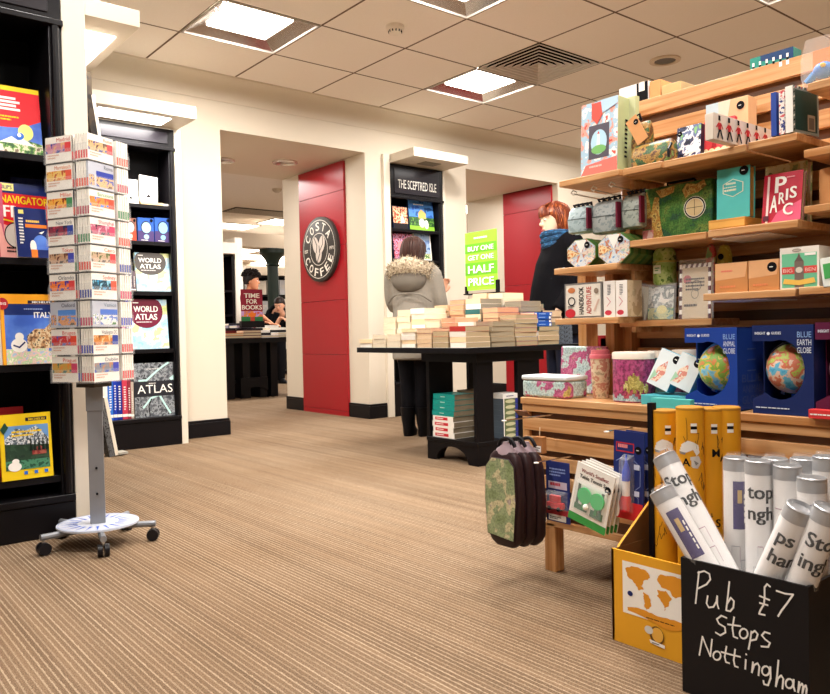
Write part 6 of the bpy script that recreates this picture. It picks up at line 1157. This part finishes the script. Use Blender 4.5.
globe_box('maroon boxed pink globe cut by the photo edge', 815, 880, 322, mat('5a1c3c', .4), mat('14080e', .5), ('',), GL[2], None)
L, w, h = span_x(1.925, 812, 850, 410, ZB); carton('flat_box', 'flat bright red box in front of the pink globe', 'box', (1.905, L.y, ZB), FX, w, .022, .024, mat('d83a3a', .4), lambda f, w, h: f.scribble(w*.05, h*.3, w*.8, h*.3, WHITE, 1))
# red-spined books glimpsed behind the end posts
for k in range(3):
    P = at_x(596+11*k, 340, 2.33); carton('book', ['dark red book seen between the display end posts', 'dark book with orange title glimpsed under the tin shelf', 'black book spine glimpsed behind the map canisters'][k], 'book', (2.33, P.y-.02, ZB), FX, .1, (.2, .19, .21)[k], .03, (mat('8a1c24', .5), mat('2a1418', .5), BLACK)[k], (lambda f, w, h: f.scribble(w*.1, h*.72, w*.8, h*.1, mat('d8602a', .5), 1)) if k == 1 else None)
# ------------------------------------------------------------------ things hanging on the base
def hook(p0, X, x_to=XB_, lab='wire hook'):
    P = at_x(p0[0], p0[1], X); q = MB(); q.tube([(0, 0, 0), (x_to-X, 0, -.002)], .0022, CHROME, 6); q.tube([(-.002, 0, .0)]+[(-.002-.006*math.sin(2*PI*i/10), .007*math.cos(2*PI*i/10)-.007, .0) for i in range(11)], .0018, mat('efeae2', .3), 6); q.build('hook', GD, (P.x-XB_, P.y-1, P.z)); return P
H1 = hook((503, 420.5), 1.70); H2 = hook((535, 462.5), 1.76); H3 = hook((605, 431.5), 1.80)
P = at_x(524, 419, 1.78); q = MB(); q.box(-.026, -.003, -.014, .026, 0, .016, mat('7a4a2a', .5)); o = q.build('price_card', None, (1.79, H1.y, H1.z+.016), FX); o.rotation_euler = (.9, 0, FX); tag(o, 'brown price card on the hook over the map wash bags', 'price card')
MB_ = ramp_mat(['76895c', '8a9a6c', '98a57c', 'cfc59c', 'b8a8a0'], 17, 7, spread=.36, speck=.35); DB = mat('2c1a1c', .45, 0, .2, 40); LAV = mat('9a868c', .6)
bw0 = at_x(485.5, 500, 1.70).y; bw1 = at_x(518, 500, 1.70).y; W_ = bw0-bw1; zt_ = at_x(500, 452, 1.70).z; zb_ = at_x(500, 546, 1.70).z; BHt = zt_-zb_
for k in range(3):
    q = MB(); h = BHt; d = .042; R_ = []
    for v, ww, dd in ((0, .55, .55), (.05, .8, .9), (.12, .97, 1), (.5, 1.03, 1.05), (.85, .92, .95), (.95, .8, .8), (1, .6, .45)):
        R_.append([(W_/2*ww*math.copysign(abs(math.cos(2*PI*i/28))**.4, math.cos(2*PI*i/28)), d/2+d/2*dd*math.copysign(abs(math.sin(2*PI*i/28))**.5, math.sin(2*PI*i/28)), v*h) for i in range(28)])
    q.loft(R_, DB); o = q.build('wash_bag', None, (1.70+.044*k, (bw0+bw1)/2-.002*k, zb_-.004*k), FX, smooth=50); tag(o, ['map-print wash bag with dark brown sides hanging at the front', 'dark brown wash bag hanging behind the map-fronted one', 'dark wash bag hanging nearest the slats, behind two others'][k], 'wash bag', 'hanging wash bags')
    q = MB(); pts = [] if k else [(-.4, .12), (.36, .09), (.44, .5), (.4, .86), (.25, .93), (-.25, .93), (-.42, .84), (-.46, .5)]; 
    if not k: f = q.face((0, -.0035, 0), (1, 0, 0), (0, 0, 1)); f.poly([(x*W_*1.02, z*h) for x, z in pts], MB_); q.tube([(x*W_*1.03, -.002, z*h) for x, z in pts+pts[:1]], .0025, DB, 6); q.build('map_panel', o)
    q = MB(); q.loft([[(W_*.36*s*math.cos(2*PI*i/16), d/2+d*.5*s2*math.sin(2*PI*i/16)+.004, z) for i in range(16)] for s, s2, z in ((1, .95, h*.93), (.75, .8, h*1.02), (.3, .4, h*1.07), (.22, .3, h*1.1))], LAV); q.build('gathered_top', o)
    q = MB(); q.tube(smooth_pts([(-W_*.2, d/2, h*1.05), (-W_*.1, d/2, h*1.12), (W_*.15, d/2, h*1.14), (W_*.3, d/2, h*1.06)]), .006, BLACK, 8); q.build('strap', o)
P = at_x(537.5, 437, 1.84); q = MB(); q.box(-.018, 0, -.052, .018, .022, 0, mat('b07848', .6)); f = q.face((-.018, 0, -.052), (1, 0, 0), (0, 0, 1)); f.rect(.004, .004, .028, .02, WHITE); f.scribble(.007, .007, .022, .013, INK, 2); q.tube([(0, .01, 0), (0, .012, .03)], .0015, mat('d8c0a0', .6), 6); tag(q.build('gift_tag', None, P, FX, bevel=.001), 'small kraft packet with a white barcode label above the wash bags', 'packet')
def blister(name, lab, X, pl, pr, pt, pb, mt, art, d=.02, tilt=0, grp=None, bub=None):
    a, c = at_x(pl, pb, X), at_x(pr, pb, X); z0 = (a.z+c.z)/2; L, w, h = span_x(X, pl, pr, pt, z0); o = carton(name, lab, 'packet', L, FX, w, h, .003, mt, art, group=grp, bevel=.0005, spin=tilt)
    if bub:
        x0, y0, x1, y1 = bub; q = MB(); q.loft([[(-w/2+w*x, -y, h*z) for x, z in ((x0+k, y0+k), (x1-k, y0+k), (x1-k, y1-k), (x0+k, y1-k))] for y, k in ((0.0, 0), (d, .05))], plastic_clear(.14)); q.build('blister', o, smooth=0)
    return o, w, h
def a_car(f, w, h):
    f.rect(0, 0, w, h, mat('2a3470', .4)); f.rect(w*.1, h*.55, w*.8, h*.12, mat('c8b8c8', .5)); f.scribble(w*.18, h*.57, w*.64, h*.1, mat('b82a3a', .5), 1); f.scribble(w*.15, h*.75, w*.7, h*.15, mat('8a9ad0', .5), 3); f.rect(w*.1, h*.02, w*.75, h*.1, WHITE); f.scribble(w*.15, h*.04, w*.5, h*.05, INK, 2); f.rect(0, h*.12, w, h*.1, mat('b8404a', .5))
o, w, h = blister('toy_car_pack', 'blue card pack holding a red toy car beside the wash bags', 1.86, 546, 569, 462, 522, mat('2a3470', .4), a_car, .03, 0, None, (.08, .2, .92, .52)); q = MB(); q.box(-w*.34, -.02, h*.24, w*.34, -.004, h*.34, mat('d8202c', .3)); q.box(-w*.22, -.018, h*.34, w*.2, -.006, h*.46, mat('d8202c', .3)); [q.tube([(s*w*.2, -.024, h*.24), (s*w*.2, -.002, h*.24)], .007, BLACK, 12) for s in (-1, 1)]; q.build('toy_car', o, bevel=.002)
def a_tt(f, w, h):
    f.rect(0, 0, w, h, mat('f0ece4', .4)); f.rect(0, 0, w, h*.13, mat('3f9a4a', .5)); RD = mat('8a2a34', .5); f.text("World's Smallest", w*.14, h*.86, h*.06, RD, w*.72, 'l'); f.text('Table Tennis Set', w*.12, h*.76, h*.065, INK, w*.78, 'l'); DOT(f, w*.88, h*.74, .011); f.k += 1
    f.rect(w*.1, h*.2, w*.8, h*.5, mat('e4e4dc', .4)); [f.rect(w*(.14+.62*i), h*.3, w*.07, h*.36, mat('3a5a4a', .5)) for i in (0, 1)]; f.rect(w*.12, h*.22, w*.35, h*.1, mat('2f6a4a', .5)); f.rect(w*.55, h*.2, w*.33, h*.12, mat('2f6a4a', .5))
for k in range(4):
    o, w, h = blister('game_pack', ['white table tennis pack with two green bats, hanging in front', 'table tennis pack hanging directly behind the front one', 'third table tennis pack back on the hook', 'rearmost table tennis pack on the hook'][k], 1.765+.022*k, 566.5+4*k, 604+4*k, 466-1*k, 526-1*k, mat('f0ece4', .4), a_tt, .016, .24, 'table tennis packs', (.08, .18, .94, .74))
    if k == 0:
        for i in (0, 1): q = MB(); q.X = Matrix.Translation((-w*.14+w*.34*i, -.006, h*.5)) @ Matrix.Rotation(PI/2, 4, 'X'); q.lathe((0, 0, 0), [(w*.175, -.002), (w*.175, .003)], mat('2fc06a', .4), 28); q.X = Matrix.Translation((-w*.14+w*.34*i, -.006, h*.5)); q.box(-.004, -.002, -h*.24, .004, .003, -h*.13, mat('2a8a4a', .4)); q.build('bat', o)
        q = MB(); q.ball((-w*.04, -.009, h*.33), .0095, WHITE, 16, 10); q.build('ball', o)
def a_rk(f, w, h):
    f.rect(0, 0, w, h, mat('1e2c6a', .4)); f.rect(w*.08, h*.76, w*.6, h*.11, mat('b82a34', .5)); f.rect(w*.11, h*.775, w*.54, h*.08, NAVY); f.scribble(w*.15, h*.785, w*.46, h*.08, mat('e88a8a', .5), 1); DOT(f, w*.82, h*.8, .011); f.k += 1
    LN = mat('8a9ad0', .5)
    for pts in (((.1, .65), (.3, .7), (.3, .45), (.15, .4)), ((.7, .68), (.9, .62), (.9, .4), (.75, .35)), ((.1, .3), (.2, .36), (.2, .12), (.34, .08)), ((.66, .3), (.85, .26), (.85, .1))): f.stroke([(w*x, h*z) for x, z in pts], .0015, LN)
    f.rect(w*.7, h*.58, w*.18, h*.06, mat('c8d0e8', .5)); f.rect(w*.72, h*.28, w*.16, h*.06, mat('c8d0e8', .5)); f.rect(0, 0, w, h*.2, mat('c82a30', .45)); f.ell(w*.16, h*.1, w*.08, h*.09, WHITE)
for k in range(2):
    o, w, h = blister('rocket_pack', ['navy pack holding a red, white and blue rocket, hanging in front', 'second navy rocket pack hanging behind the front one'][k], 1.815+.05*k, 612+12*k, 642+10*k, 431.5, 519, mat('1e2c6a', .4), a_rk, .03, .03, 'rocket packs', (.34, .08, .7, .74))
    q = MB(); q.lathe((w*.02, -.014, h*.1), [(w*.13, 0), (w*.15, h*.14), (w*.11, h*.18)], mat('c8202c', .3), 16); q.lathe((w*.02, -.014, h*.28), [(w*.11, 0), (w*.11, h*.17)], mat('efeae6', .3), 16); q.lathe((w*.02, -.014, h*.45), [(w*.12, 0), (w*.12, h*.1), (w*.05, h*.2), (.001, h*.3)], mat('2a4ac0', .3), 16); q.build('rocket', o)
# ------------------------------------------------------------------ map tube box (yellow) and its tubes
XY = 1.62; a = at_x(611, 548, XY); c = at_x(613.2, 640, XY); yL = at_x(612, 600, XY).y; yR = .957; zF = a.z; d = .27; W_ = yL-yR
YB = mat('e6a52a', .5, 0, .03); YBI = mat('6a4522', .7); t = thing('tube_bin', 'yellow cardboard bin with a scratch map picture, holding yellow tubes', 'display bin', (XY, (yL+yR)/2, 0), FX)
zk = at_x(652, 500, XY+d).z if False else .40
q = MB(); q.box(-W_/2, 0, 0, W_/2, .006, zF, YB); f = q.face((-W_/2, 0, 0), (1, 0, 0), (0, 0, 1)); X0 = lambda px, py: (yL-at_x(px, py, XY).y, at_x(px, py, XY).z)
m0, m1 = X0(622.5, 560), X0(624.5, 612); mr = X0(682, 633)[0]+.06; f.rect(m0[0], m1[1], mr-m0[0], m0[1]-m1[1], mat('f4efe6', .5)); mr = X0(682, 633)[0]+.06; mw, mh = mr-m0[0], m0[1]-m1[1]; OC = mat('e0952a', .5)
LANDS = [[(.04, .85), (.12, .93), (.3, .92), (.36, .8), (.28, .72), (.24, .6), (.28, .55), (.22, .5), (.14, .64), (.06, .76)], [(.27, .5), (.34, .46), (.36, .34), (.31, .18), (.28, .26), (.27, .38)], [(.46, .86), (.5, .92), (.62, .94), (.8, .9), (.95, .88), (.93, .72), (.84, .62), (.8, .5), (.74, .6), (.66, .55), (.6, .66), (.5, .68), (.46, .76)], [(.45, .62), (.55, .64), (.62, .52), (.58, .36), (.53, .26), (.49, .42), (.44, .5)], [(.84, .36), (.92, .4), (.95, .3), (.88, .24)], [(.06, .12), (.3, .16), (.6, .13), (.95, .16), (.95, .07), (.06, .06)]]
def rough(P_, it_=3, amp=.16, rnd=random.Random(5)):
    for _ in range(it_):
        Q = []
        for i in range(len(P_)):
            (xa, ya), (xb, yb) = P_[i], P_[(i+1) % len(P_)]; o_ = rnd.uniform(-amp, amp); Q += [(xa, ya), ((xa+xb)/2-(yb-ya)*o_, (ya+yb)/2+(xb-xa)*o_)]
        P_ = Q
    return P_
f.clip = (W_, zF); LANDS = [rough(P_) for P_ in LANDS]
for Pg in LANDS: f.poly([(m0[0]+mw*x, m1[1]+mh*z) for x, z in Pg], OC); f.k -= 1
f.k += 1; f.scribble(m0[0]+mw*.3, m1[1]+mh*.02, mw*.5, mh*.03, INK, 1); f.rect(m0[0]+mw*.83, m1[1]+mh*.5, mw*.1, mh*.07, mat('b8342c', .5)); f.ell(m0[0]+mw*.1, m1[1]+mh*.4, mw*.035, mh*.05, NAVY)
l0 = X0(653, 634); f.ell(l0[0]+.012, l0[1], .02, .022, mat('6a4a1e', .5)); f.ell(l0[0]+.014, l0[1]+.002, .016, .018, mat('eab04a', .5)); f.ell(l0[0]-.01, l0[1]+.008, .012, .01, mat('d8d4cc', .5)); f.poly([(l0[0]-.008, l0[1]-.014), (l0[0]+.034, l0[1]-.018), (l0[0]+.034, l0[1]-.026), (l0[0]-.006, l0[1]-.022)], WHITE); f.scribble(l0[0], l0[1]-.023, .028, .005, INK, 1); q.build('front_panel', t)
for s in (-1, 1):
    q = MB(); X_ = s*W_/2; pts = [(0.0, 0), (d, 0), (d, zk), (.03, zF+.005), (.012, zF-.02), (0, zF)]
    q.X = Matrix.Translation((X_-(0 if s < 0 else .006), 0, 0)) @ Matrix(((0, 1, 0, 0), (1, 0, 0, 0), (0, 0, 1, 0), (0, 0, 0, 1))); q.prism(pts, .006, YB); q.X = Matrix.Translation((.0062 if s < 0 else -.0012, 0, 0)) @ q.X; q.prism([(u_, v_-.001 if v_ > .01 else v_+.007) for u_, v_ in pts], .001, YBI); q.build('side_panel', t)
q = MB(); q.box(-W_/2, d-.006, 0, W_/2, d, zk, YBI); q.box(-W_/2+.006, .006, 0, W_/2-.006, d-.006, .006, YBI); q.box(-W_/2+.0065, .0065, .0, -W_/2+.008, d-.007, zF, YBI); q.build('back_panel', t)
# tall black divider card behind the tubes
P = at_x(650.5, 480, 1.73); q = MB(); q.box(-.007, 0, .0065, .007, .02, at_x(650, 403, 1.73).z, BLACK); o = q.build('divider', t, (-(P.y-(yL+yR)/2), 1.73-XY, 0))
def txt_cyl(q, st, r, z, h, mt, a0, bold=True):
    v, fs, x0, x1, y0, y1 = text_geo(st, bold); sc = h/.72
    nc = 3 if bold else 1; R2 = [r+.0006+.00015*(i*nc//len(v)) for i in range(len(v))]; q.add([(R2[i]*math.sin(a0+(x-x0)*sc/r), -R2[i]*math.cos(a0+(x-x0)*sc/r), z+y*sc) for i, (x, y) in enumerate(v)], fs, mt)
def patch(q, r, a0, a1, z0, z1, mt, n=8, lift=.0004):
    for i in range(n):
        a, b_ = a0+(a1-a0)*i/n, a0+(a1-a0)*(i+1)/n; q.poly([((r+lift)*math.sin(a), -(r+lift)*math.cos(a), z0), ((r+lift)*math.sin(b_), -(r+lift)*math.cos(b_), z0), ((r+lift)*math.sin(b_), -(r+lift)*math.cos(b_), z1), ((r+lift)*math.sin(a), -(r+lift)*math.cos(a), z1)], mt)
YT = mat('dd9a1e', .42, 0, .04); LNM = mat('5a3a10', .6)
def view_rot(p): return math.atan2(p.x, -(-p.y)) if False else math.atan2(-p.x, p.y)
def yellow_tube(lab, px, X, r, ptop, seed, gcard):
    P = at_x(px, 470, X); top = at_x(px, ptop, X).z; h = top-.0065; rnd = random.Random(seed); q = MB(); q.lathe((0, 0, 0), [(r, 0), (r, h)], YT, 32)
    for k in range(15):
        a = rnd.uniform(-1.4, 1.2); z = h*rnd.uniform(.12, .9); pts = [(a, z)]
        for j in range(6): pts.append((pts[-1][0]+rnd.uniform(-.2, .2), pts[-1][1]+rnd.uniform(-.022, .022)))
        for j in range(6):
            (a0, z0), (a1, z1_) = pts[j], pts[j+1]; q.tube([((r+.0002)*math.sin(a0), -(r+.0002)*math.cos(a0), z0), ((r+.0002)*math.sin(a1), -(r+.0002)*math.cos(a1), z1_)], .0008, LNM, 4)
    for ch, a, z in gcard: txt_cyl(q, ch, r, h*z, .02, INK, a)
    patch(q, r, .05, .5, h*.9, h*.94, WHITE); patch(q, r, .05, .5, h*.915, h*.928, INK, lift=.0007)
    o = q.build('map_tube', None, (P.x, P.y, .0068), math.atan2(-P.x, P.y)); tag(o, lab, 'map tube', 'yellow map tubes'); q = MB(); q.lathe((0, 0, h), [(r*1.01, -.004), (r*1.01, .002), (r*.9, .004), (r*.1, .001)], mat('b9822a', .5), 28); q.build('end_cap', o); return o, r, h
def horse(o, r, h, zf):
    q = MB(); W1 = mat('e4e0da', .5)
    def cp(pts, mt_, lift):
        pts = [(x*1.25, z*1.3) for x, z in pts]; xa, xb = min(x for x, _ in pts), max(x for x, _ in pts)
        for i in range(12):
            c0, c1 = xa+(xb-xa)*i/12, xa+(xb-xa)*(i+1)/12; cm = (c0+c1)/2; zz = []
            for j in range(len(pts)):
                (x0, z0), (x1, z1_) = pts[j], pts[(j+1) % len(pts)]
                if (x0-cm)*(x1-cm) < 0: zz.append(z0+(z1_-z0)*(cm-x0)/(x1-x0))
            if len(zz) > 1: R3 = r+lift; q.poly([(R3*math.sin(a/r), -R3*math.cos(a/r), h*zf+z) for a, z in ((c0, min(zz)), (c1, min(zz)), (c1, max(zz)), (c0, max(zz)))], mt_)
    for pts in ([(-.022, -.004), (-.016, .01), (-.004, .017), (.006, .014), (.006, .0), (-.008, -.006)], [(.005, .0), (.006, .014), (.016, .008), (.018, -.006), (.012, -.012)]): cp(pts, W1, .0008)
    cp([(-.022, -.004), (-.008, -.006), (-.01, -.010), (-.02, -.009)], mat('8a857f', .5), .001); cp([(.0, -.014), (.003, -.034), (.014, -.036), (.022, -.024), (.016, -.012)], mat('cfcac4', .5), .0008); cp([(.006, -.02), (.01, -.03), (.016, -.026)], mat('8a857f', .5), .0012); q.build('printed_emblem', o)
o, r, h = yellow_tube('yellow map tube closest to the black divider card', 665, 1.765, .0325, 411, 1, (('A', .3, .78),)); horse(o, r, h, .84)
o, r, h = yellow_tube('yellow map tube second from the divider, standing in front', 690.5, 1.745, .0335, 408, 2, (('A', -.6, .76), ('U', .2, .52))); horse(o, r, h, .83)
yellow_tube('yellow map tube third from the divider, behind its neighbours', 711, 1.80, .0325, 409, 3, (('M', .1, .8), ('A', .7, .78), ('S', .3, .5))); yellow_tube('yellow map tube last in the row, nearest the white tubes', 727, 1.83, .0335, 408, 4, (('I', .2, .76),))
P = at_x(664, 404, 1.835); q = MB(); q.box(-.06, 0, 0, .06, .02, .035, TEAL2); f = q.face((-.06, 0, 0), (1, 0, 0), (0, 0, 1)); f.rect(.0, .008, .12, .018, mat('2f6a4a', .5)); f.scribble(.01, .01, .1, .012, TEAL2, 1); o = q.build('box', None, (1.865, P.y, .0068), FX); o.scale = (1, 1, (at_x(664, 401, 1.865).z)/.035); tag(o, 'green and teal box end behind the yellow tubes', 'box')
# ------------------------------------------------------------------ black chalk box with poster tubes
XK = 1.50; kL = at_x(681.5, 620, XK).y; kR = at_x(809, 640, XK).y; zK = at_x(681, 557, XK).z; W_ = kL-kR; d = .24; KB = mat('131114', .55, 0, .15, 30)
t = thing('chalk_box', 'black box chalked Pub Stops Nottingham £7, full of poster tubes', 'display box', (XK, (kL+kR)/2, 0), FX)
CH = mat('efece6', .8); KX = lambda x, y: (lambda p: (kL-p.y, p.z))(at_x(590+x/3.458, 520+y/3.458, XK))
q = MB(); q.box(-W_/2, 0, 0, W_/2, .006, zK, KB); f = q.face((-W_/2, 0, 0), (1, 0, 0), (0, 0, 1), .0008)
def circ(cx, cy, rx, ry, a0=0, a1=360, n=14): return [(cx+rx*math.cos(math.radians(a0+(a1-a0)*i/n)), cy+ry*math.sin(math.radians(a0+(a1-a0)*i/n))) for i in range(n+1)]
ST = [[(378, 178), (372, 232), (366, 288)], [(374, 182), (396, 176), (414, 186), (417, 205), (404, 222), (376, 236)], [(408, 262), (404, 288), (412, 302), (428, 300), (438, 282), (441, 262)], [(441, 262), (441, 290), (446, 306)], [(483, 213), (478, 262), (472, 312)], [(476, 288), (488, 268), (499, 280), (497, 302), (486, 315), (473, 312)],
 [(624, 230), (614, 221), (605, 232), (605, 262), (603, 290), (590, 312), (586, 324), (606, 328)], [(588, 262), (622, 276)], [(588, 286), (616, 294)], [(646, 244), (676, 254), (704, 257), (684, 286), (664, 312), (652, 332)],
 [(474, 338), (456, 330), (440, 342), (448, 358), (468, 370), (470, 388), (452, 398), (436, 388)], [(500, 335), (494, 372), (498, 402), (512, 408)], [(478, 360), (522, 366)], circ(533, 392, 14, 17), [(560, 384), (556, 415), (550, 446)], [(558, 392), (572, 382), (582, 394), (576, 412), (556, 416)], [(624, 392), (606, 386), (596, 398), (608, 412), (624, 424), (618, 438), (594, 436)],
 [(380, 466), (386, 432), (391, 402), (404, 436), (418, 470), (421, 440), (424, 412)], circ(441, 468, 13, 15), [(474, 436), (468, 472), (472, 490), (484, 494)], [(504, 446), (499, 484), (503, 504), (514, 508)], [(456, 455), (488, 464), (522, 472)], [(541, 482), (539, 514)], [(542, 462), (543, 465)], [(566, 490), (562, 526), (570, 500), (582, 494), (588, 506), (585, 536)], circ(610, 520, 13, 16), [(626, 506), (627, 545), (618, 570), (604, 566), (602, 554)], [(654, 484), (650, 530), (645, 574), (652, 546), (664, 536), (671, 548), (668, 582)], circ(692, 564, 13, 16), [(707, 550), (706, 572), (711, 590)], [(726, 558), (722, 594), (728, 572), (736, 564), (740, 574), (737, 598), (742, 576), (749, 570), (752, 582), (750, 602)]]
for s_ in ST: f.stroke([KX(*p) for p in s_], .0036, CH); f.k -= .75
q.build('front_panel', t)
for s in (-1, 1):
    q = MB(); q.box(s*W_/2-(.006 if s > 0 else 0), .006, 0, s*W_/2+(.006 if s < 0 else 0), d, zK+.0, KB); q.build('side_panel', t)
q = MB(); q.box(-W_/2+.006, d-.006, 0, W_/2-.006, d, zK, KB); q.box(-W_/2+.006, .006, 0, W_/2-.006, d-.006, .006, KB); q.build('back_panel', t)
PW2 = mat('ebe8e6', .35); CAPM = mat('a8a8aa', .3, .4); PUR = mat('3a2a6a', .4); LNR = mat('9a5a7a', .5)
tubes = bpy.data.objects
def wtube(lab, base, top, r, words, kind, seed, roll=0):
    """white poster tube between two points; words wrap round it near the top"""
    b0, t0 = Vector(base), Vector(top); ax = (t0-b0); h = ax.length; ax.normalize(); rnd = random.Random(seed)
    q = MB(); q.lathe((0, 0, 0), [(r, 0), (r, h-.028)], PW2, 28); z = h-.06
    if kind == 'words':
        for w_ in words: txt_cyl(q, w_, r, z-.018, .03, INK, -.9+rnd.uniform(-.1, .1)); z -= .046
        z -= .03
    else:
        patch(q, r, -.35, .75, h-.16, h-.05, PUR); [patch(q, r, .5-.0*k, .62, h-.145+.014*k, h-.135+.014*k, WHITE, 3, .0009) for k in range(5)]; patch(q, r, .0, .35, h-.1, h-.07, mat('c8a86a', .5), lift=.0008); z = h-.2
    while z > .05:
        a = rnd.uniform(-1.3, .5); wd = rnd.uniform(.3, .9); patch(q, r, a, a+wd, z, z+.0014, rnd.choice((LNR, mat('9a9aa4', .5)))); patch(q, r, a+wd, a+wd+.025, z-.035, z, LNR); patch(q, r, a, a+.02, z-.02, z, mat('9a9aa4', .5)); z -= rnd.uniform(.02, .045)
    o = q.build('poster_tube', None, b0); tag(o, lab, 'poster tube', 'white poster tubes')
    xv = Vector((-b0.y, b0.x, 0)).normalized()*-1; zv = ax; view = Vector((b0.x, b0.y, 0)).normalized()   # -y local towards camera
    yv = (view-zv*view.dot(zv)).normalized(); xv = yv.cross(zv); mm = Matrix((xv, yv, zv)).transposed(); e = (mm @ Matrix.Rotation(roll, 3, 'Z')).to_euler(); o.rotation_euler = e
    q = MB(); q.lathe((0, 0, h-.028), [(r*1.02, 0), (r*1.02, .028), (r*.92, .03), (r*.86, .022), (r*.1, .02)], CAPM, 28); q.build('end_cap', o)
    q = MB(); q.lathe((0, 0, h*.25), [(r*1.09, 0), (r*1.09, h*.5), (r*1.1, h*.73), (r*.7, h*.775)], plastic_clear(.1, 'ffffff', .1), 30, False); q.build('clear_wrap', o, smooth=60)
R_ = .0275; inb = .0075; bx = lambda dx: XK+.006+R_*1.1+dx
def up(px, pt, X, lab, words, kind, seed, roll=0):
    P = at_x(px, 560, X); tp = at_x(px-.0, pt, X); P2 = at_x(px+ (pt-560)*-.0, pt, X); wtube(lab, (X, tp.y, inb), (X+.004, tp.y, tp.z), R_, words, kind, seed, roll)
up(735, 458, 1.695, 'upright white tube with a purple panel beside the yellow tubes', None, 'logo', 11, .1); up(757.5, 461, 1.63, 'upright white tube lettered tops and ngh in the middle of the box', ('tops', 'ngh'), 'words', 12); up(774, 459, 1.70, 'upright white tube standing behind the lettered one', None, 'logo', 13, 1.2); up(786.5, 466, 1.64, 'upright white tube with faint map lines, right of the lettered one', (), 'words', 14)
up(803, 459, 1.70, 'upright white tube in the back row by the pale panel tube', (), 'words', 15); up(811, 478, 1.61, 'upright tube with a small purple picture panel', None, 'logo', 16, .2); up(826, 457, 1.69, 'upright white tube cut by the photo edge', (), 'words', 17)
def slant(lab, p0, X0_, p1, X1_, words, kind, seed, roll=0, r=R_):
    a, c = at_x(*p0, X0_), at_x(*p1, X1_); wtube(lab, a, c, r, words, kind, seed, roll)
def slant2(lab, pm, Xm, pt, Xt, words, kind, seed, zfoot, roll=0):
    mid, top = at_x(*pm, Xm), at_x(*pt, Xt); dv = (mid-top); k = (zfoot-top.z)/dv.z; foot = top+dv*k; wtube(lab, foot, top, R_, words, kind, seed, roll)
slant2('white tube lettered Stops leaning far over the yellow bin, upper of two', (722, 565), 1.585, (664, 456), 1.59, ('Stops', 'ingham'), 'words', 21, .05)
slant2('white tube with a purple panel leaning over the yellow bin, lower of two', (703, 562), 1.53, (661, 490), 1.52, None, 'logo', 22, .1, -.1)
slant2('white tube lettered ps and ham leaning in front of the box tubes', (768, 578), 1.535, (801, 507), 1.53, ('ps o', 'ham'), 'words', 23, .06)
slant2('white tube lettered Sto and ing leaning at the photo edge', (803, 580), 1.535, (829, 508), 1.535, ('Stop', 'ingh'), 'words', 24, .06)
# ------------------------------------------------------------------ light in the room
w_ = bpy.data.worlds.new('world'); scene.world = w_; w_.use_nodes = True; bg = w_.node_tree.nodes['Background']; bg.inputs[0].default_value = lin('ffe6c8'); bg.inputs[1].default_value = .1
